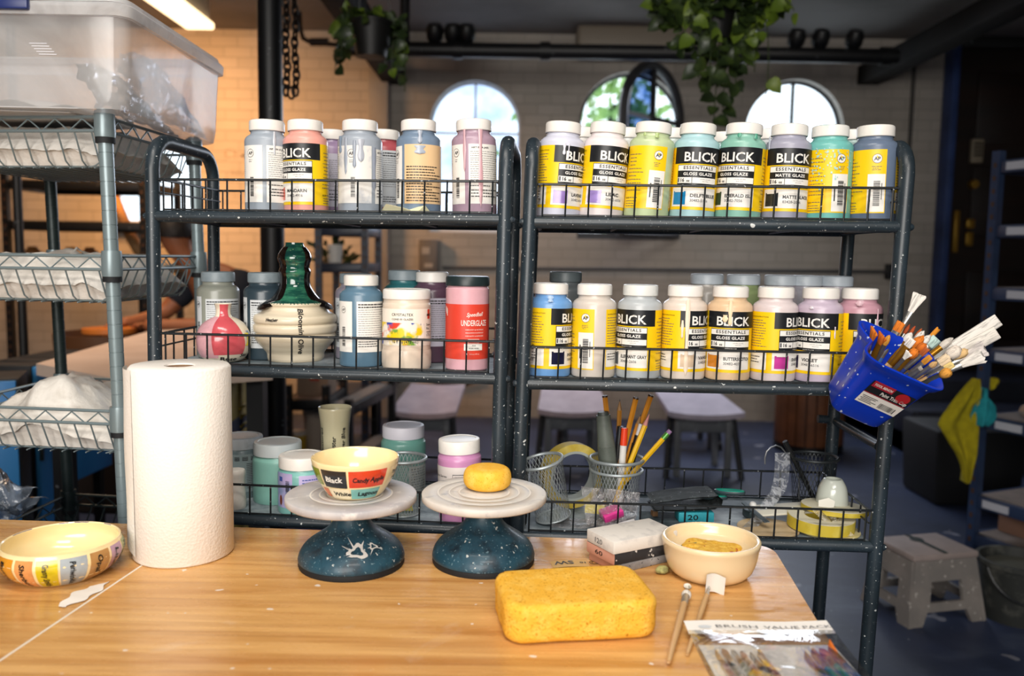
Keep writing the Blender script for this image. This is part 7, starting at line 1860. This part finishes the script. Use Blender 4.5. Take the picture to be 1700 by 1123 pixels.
# rags hanging at its corner
M_ytow = mat('mustard towel', '#a89a12', .95, vary=(30, '#8f840f', .4, .7), bump=(200, .4, .004))
M_ttow = mat('teal cloth', '#1f8f98', .9, vary=(25, '#187680', .4, .7))
def drape(name, label, m, poly, D, depth=.03, seed=1, rows=18):
    """a hanging rag: left and right outline at heights, folded in depth and doubled"""
    b = MB(); ys = [q[0] for q in poly]
    def f(u, v):
        y = ys[0] + (ys[-1] - ys[0]) * v
        for (y0, l0, r0), (y1, l1, r1) in zip(poly, poly[1:]):
            if y0 <= y <= y1: k = (y - y0) / (y1 - y0); l, r_ = l0 + (l1 - l0) * k, r0 + (r1 - r0) * k; break
        p = P(l + (r_ - l) * u, y, D)
        p.y += depth * math.sin(u * 9 + v * 3 + seed) * (.4 + .6 * v) + .02 * fn3((u * 3, v * 3, seed)); return p
    o0 = f(.5, 0).copy()
    b.grid(lambda u, v: f(u, v) - o0, 20, rows); b.grid(lambda u, v: f(u, v) - o0 + Vector((0, .012 + .02 * math.sin(PI * u), 0)), 20, rows)
    o = tag(b.build(name, m, angle=180), label, 'rag'); o.location = o0; return o
Dr = f0.y - .05
drape('hanging_towel', 'mustard yellow towel hanging from the corner of the blue shelving', M_ytow, [(630, 1617, 1626), (645, 1604, 1628), (665, 1588, 1627), (690, 1570, 1623), (705, 1560, 1624), (722, 1570, 1624), (740, 1580, 1622), (758, 1592, 1620), (775, 1598, 1613), (790, 1599, 1612), (802, 1601, 1609)], Dr, .02, 1)
drape('towel_end', 'mustard towel end bunched over the shelf corner, above the teal cloth', M_ytow, [(628, 1630, 1655), (634, 1626, 1661), (642, 1628, 1660), (647, 1636, 1650)], Dr + .08, .02, 3, 8)
drape('teal_cloth', 'teal cloth hung between the mustard towel and the clay lumps', M_ttow, [(645, 1634, 1638), (660, 1630, 1643), (675, 1617, 1652), (690, 1613, 1654), (700, 1616, 1648), (707, 1620, 1638)], Dr - .02, .015, 5)
def lump(name, label, x, y, z, s, col, seed, cat='clay lump', grp='clay lumps on the blue shelving'):
    bm = bmesh.new(); bmesh.ops.create_icosphere(bm, subdivisions=3, radius=1)
    for v in bm.verts: k = 1 + .35 * fn3(v.co, 1.6, seed); v.co = Vector((v.co.x * s[0] * k, v.co.y * s[1] * k, v.co.z * s[2] * k))
    zm = min(v.co.z for v in bm.verts); b = MB().bm(bm); bm.free(); o = tag(b.build(name, mat('lump ' + col, col, .85, vary=(20, '#6f6258', .45, .75), bump=(60, .4, .004)), angle=180), label, cat, grp)
    o.location = onblue(x, y, z - zm + .005); o.rotation_euler = (0, 0, ang); return o
z = zs[4]
lump('clay_lump', 'small pinkish clay lump next to the teal cloth', .13, .10, z, (.035, .035, .025), '#a58b78', 1)
lump('clay_lump', 'flat dusty clay lump at the front of the shelf under the teal cloth', .24, .07, z, (.10, .06, .02), '#8d7c6c', 2)
lump('clay_lump', 'large dusty clay lump at the picture edge on the shelf with the teal cloth', .36, .16, z, (.10, .07, .055), '#a3917f', 3)
lump('clay_lump', 'greyish clay lump on top at the picture edge', .42, .14, z + .09, (.05, .05, .04), '#8f8f88', 4)
q = onblue(.20, .1, zs[0] + .004)
tag(MB().lathe(smooth([(.03, 0), (.055, .02), (.06, .05), (.04, .085), (0.001, .095)]), 24).build('white_dome_pot', mat('cream pot', '#c9bda8', .5)), 'small cream domed pot on top of the blue shelving', 'pot').location = q
for x, c_, lab in ((.10, '#b07a2c', 'ochre figurine on the second blue shelf, left one'), (.26, '#a0622c', 'brown figurine on the second blue shelf, right one')):
    b = MB().lathe(smooth([(.025, 0), (.03, .02), (.018, .05), (.022, .065), (.012, .085), (.0005, .088)]), 18); o = tag(b.build('figurine', mat('fig ' + c_, c_, .4, coat=.4)), lab, 'figurine'); o.location = onblue(x, .1, zs[1] + .005)
q = onblue(.30, .12, zs[2] + .004); tag(MB().lathe([(0, 0), (.04, 0), (.05, .13), (.045, .13), (.036, .01), (0, .01)], 20).build('white_beaker', mat('chalk white', '#b8b0a4', .6)), 'white beaker on the third blue shelf at the picture edge', 'beaker').location = q
q = onblue(.12, .14, zs[1] - .13); 
# black bin under the rags
o = tag(MB().box((0, 0, .19), (.42, .36, .38), .02, taper=1.08).build('black_crate', mat('black crate', '#0b0c10', .7)), 'black crate standing on the dark step behind the mustard towel', 'crate'); qq = P(1590, 780, 4.05); o.location = (qq.x + .12, 4.25, .0)
# folding step stool
q = Pz(1560, 990, 0); 
D0 = 2.72
sa, sb_ = P(1478, 990, D0 + .06), P(1632, 1020, D0)
t = thing('step_stool', 'grey plastic folding step stool on the blue floor, right of the rack', 'step stool', (P(1556, 1000, D0).x, D0 + .10, 0), (0, 0, math.radians(14)))
hs, wt2, dt2 = .235, .255, .20
M_stool = mat('dusted grey stool', '#7b7672', .6, vary=[(8, '#8f8781', .4, .7)], specks=[(60, .7, '#b5afa8', 1.0)])
M_stoolt = mat('dusted pinkish tread', '#9a8c87', .7, vary=(7, '#857a76', .4, .7))
b = MB().box((0, 0, hs - .011), (wt2, dt2, .022), .006); b.box((0, 0, hs + .0005), (.016, dt2 - .01, .003), 0, 1); b.lathe([(.024, hs), (.022, hs + .0022), (0, hs + .0022)], 20, 1, T(0, .045, 0)); b.build('tread', [M_stoolt, M_greydk], t)
def sidepanel(w0, w1, h0):
    """trapezoid panel with an arched cut-out and two feet"""
    return [(-w1 / 2, 0), (-w1 / 2 + .055, 0), (-w1 / 2 + .075, .045), (w1 / 2 - .075, .045), (w1 / 2 - .055, 0), (w1 / 2, 0), (w0 / 2, h0), (-w0 / 2, h0)], [(-w0 * .28, .075), (w0 * .28, .075), (w0 * .25, .145), (-w0 * .25, .145)]
def panel(w0, w1, M, nm):
    o_, hole = sidepanel(w0, w1, hs - .02); bm = bmesh.new()
    vo = [bm.verts.new((x, 0, z)) for x, z in o_]; vh = [bm.verts.new((x, 0, z)) for x, z in hole]
    es = [bm.edges.new((vo[i], vo[(i + 1) % len(vo)])) for i in range(len(vo))] + [bm.edges.new((vh[i], vh[(i + 1) % 4])) for i in range(4)]
    bmesh.ops.triangle_fill(bm, edges=es, use_beauty=True)
    r_ = bmesh.ops.extrude_face_region(bm, geom=list(bm.faces)); bmesh.ops.translate(bm, verts=[v for v in r_['geom'] if isinstance(v, bmesh.types.BMVert)], vec=(0, .014, 0))
    b = MB().bm(bm, 0, M); bm.free(); b.build(nm, M_stool, t, angle=30)
panel(wt2 - .02, wt2 + .05, T(0, -dt2 / 2 - .022, 0) @ Rx(-.12), 'front_panel'); panel(wt2 - .02, wt2 + .05, T(0, dt2 / 2 + .012, 0) @ Rx(.12), 'back_panel')
panel(dt2 - .02, dt2 + .05, T(-wt2 / 2 - .026, 0, 0) @ Ry(.12) @ Rz(-PI / 2) @ T(0, 0, 0), 'side_panel'); panel(dt2 - .02, dt2 + .05, T(wt2 / 2 + .010, 0, 0) @ Ry(-.12) @ Rz(-PI / 2), 'side_panel')
# bucket and carton under the blue shelving
q = Pz(1700, 1045, 0)
t = thing('black_bucket', 'dark dusty bucket on the floor at the right picture edge', 'bucket', (q.x + .03, q.y + .1, 0))
M_bkt = mat('dusty black bucket', '#2a2c2a', .6, vary=(14, '#565650', .5, .7))
MB().lathe([(0, .0), (.105, 0), (.125, .19), (.133, .19), (.133, .205), (.12, .205), (.117, .19), (.10, .02), (0, .02)], 32).build('bucket_body', M_bkt, t)
MB().lathe([(0, .17), (.11, .175)], 24).build('grey_water', mat('grey slip', '#5a5a52', .4), t)
MB().tube([(.13 * math.cos(a), -.02 - .0 * a, .19 - .10 * math.sin(a)) if 0 else (.135 * math.cos(a), -.135 * math.sin(a) * .5 - .05, .19 - .11 * math.sin(a)) for a in [PI * k / 16 for k in range(17)]], .004, 6).build('bail_handle', M_wire, t)
q = onblue(.12, .2, zs[6] + .004); o = tag(MB().box((0, 0, .05), (.2, .16, .10), .004).build('carton', mat('pink brown carton', '#8c6a58', .8)), 'low brown carton on the lowest blue shelf behind the step stool', 'carton'); o.location = q; o.rotation_euler = (0, 0, ang)
# ------------------------------------------------------------------ hanging plants
M_pl1 = mat('dark pothos leaves', '#27361a', .45, vary=(12, '#4f6326', .45, .72), coat=.1)
M_pl2 = mat('bright pothos leaves', '#5d7423', .45, vary=(12, '#8a9c3a', .5, .75))
M_pot = mat('black hanging pot', '#131312', .5)
def leaf(b, p, d, s, mi, rnd):
    d = d.normalized(); side = d.cross(Vector((rnd.uniform(-.4, .4), -1, rnd.uniform(-.2, .6)))).normalized(); up = side.cross(d)
    pr = [(0, 0), (.10, .30), (.32, .42), (.62, .30), (1, 0)]
    vs = [p + d * s * t_ - up * s * .12 * math.sin(PI * t_) for t_, w_ in pr]
    l = [p + d * s * (t_ - (.06 if 0 < i < 3 else 0)) + side * s * w_ + up * s * .10 * w_ for i, (t_, w_) in enumerate(pr) if w_]; r_ = [p + d * s * (t_ - (.06 if 0 < i < 3 else 0)) - side * s * w_ + up * s * .10 * w_ for i, (t_, w_) in enumerate(pr) if w_]
    b.add(vs + l + r_, [(0, 1, 5), (1, 2, 6, 5), (2, 3, 7, 6), (3, 4, 7), (0, 8, 1), (1, 8, 9, 2), (2, 9, 10, 3), (3, 10, 4)], mi)
def hanging(name, label, px, py_top, py_bot, half, D, vines, seed, ls, dens=1.0):
    rnd = random.Random(seed)
    top, bot = P(px, py_top, D), P(px, py_bot, D); hpt = top.z - bot.z; r_ = half * D / 1400
    t = thing(name, label, 'hanging plant', bot)
    MB().lathe([(0, 0), (r_ * .72, 0), (r_, hpt * .9), (r_ * 1.06, hpt * .9), (r_ * 1.06, hpt), (r_ * .96, hpt), (r_ * .9, hpt * .85), (0, hpt * .82)], 28).build('pot', M_pot, t)
    b = MB(); apex = Vector((0, 0, ZC - bot.z))
    for k in range(3): a = 2 * PI * k / 3 + .4; b.tube([(r_ * math.cos(a), r_ * math.sin(a), hpt), tuple(apex)], .003, 5)
    b.build('hanger', M_wire, t)
    f = MB(); st_ = MB()
    for vx_, vy, n, mi in vines:
        e = P(vx_, vy, D + rnd.uniform(-.12, .1)) - bot; a = math.atan2(e.y, e.x); s0_ = Vector((max(-r_, min(r_, e.x)) * .8, rnd.uniform(-r_, r_) * .7, hpt * .95)); mid = Vector((e.x * 1.0, s0_.y + e.y * .5, hpt * 1.0 if e.z > -.02 else hpt * .6))
        pts = bez(s0_, s0_ + Vector((e.x * .4, 0, .10)), mid, e, 14); st_.tube(pts, .0022, 5)
        for i in range(n):
            k = (i + rnd.random()) / n * 13.9; j = int(k); p = pts[j].lerp(pts[j + 1], k - j)
            d = Vector((rnd.gauss(0, .7), rnd.gauss(-.2, .7), rnd.gauss(-.55, .5))); leaf(f, p + d * .01, d, ls * rnd.uniform(.65, 1.2), mi if rnd.random() < .85 else 1 - mi, rnd)
    f.build('foliage', [M_pl1, M_pl2], t, angle=180); st_.build('vines', M_plant, t)
    return t
hanging('hanging_plant', 'small trailing plant in a black hanging pot left of the arched windows', 617, 36, 95, 33, 3.7, [(585, 70, 16, 0), (566, 97, 12, 0), (556, 118, 9, 0), (600, 30, 14, 0), (640, 18, 14, 0), (655, 60, 14, 0), (650, 120, 9, 0), (672, 152, 6, 0), (620, 12, 14, 0), (575, 45, 14, 0), (660, 92, 12, 0), (640, 110, 8, 0)], 3, .065)
hanging('hanging_plant', 'large trailing plant in a black hanging pot in front of the right-hand arched windows', 1188, 0, 66, 31, 3.2, [(1120, 30, 26, 0), (1100, 45, 22, 0), (1095, 10, 22, 0), (1135, 95, 26, 0), (1160, 130, 30, 0), (1185, 200, 34, 0), (1200, 180, 30, 0), (1178, 150, 30, 0), (1220, 150, 24, 0), (1240, 60, 22, 0), (1260, 20, 16, 1), (1290, 10, 12, 1), (1318, 18, 9, 1), (1262, 75, 14, 1), (1252, 120, 8, 1), (1272, 158, 5, 1), (1150, 60, 26, 0), (1170, 100, 30, 0), (1210, 110, 26, 0), (1130, 5, 22, 0), (1205, 0, 22, 0), (1160, 0, 22, 0), (1232, 100, 22, 0)], 8, .062)
# ------------------------------------------------------------------ the visible fluorescent fixture
y0_, y1_ = 4.25, 5.2
pf0, pf1 = P(309, 47, 5.2), P(357, 44, 5.2)
t = thing('ceiling_light', 'warm fluorescent wraparound light on the ceiling at the upper left', 'ceiling light', ((pf0.x + pf1.x) / 2, (y0_ + y1_) / 2, pf0.z))
wl = pf1.x - pf0.x; ll = y1_ - y0_
MB().box((0, 0, .012), (wl, ll, .045), .015, segs=3).build('diffuser', mat('glowing diffuser', '#fff2d8', .5, emis=((1.0, .74, .42), 2.6)), t)
hx_ = ZC - pf0.z
MB().box((0, 0, (hx_ + .035) / 2 + .001), (wl * .7, ll * .98, hx_ - .036), .004).build('housing', mat('white housing', '#c9bfae', .5), t)
# faint pencil writing on the warm wall
wr = MB()
for s_, px, py, h_ in (('Check', 372, 262, .075), ('kiln', 385, 292, .05), ('list', 388, 330, .05)):
    q = P(px, py, WY - .004); wr.text(s_, lambda x, y, q=q: (q.x + x, WY - .004, q.z + y), 0, h=h_, bold=-.03, shear=.15, wob=.08)
o = struct(wr.build('trim_10', mat('faint pencil', '#a8825c', .8)))
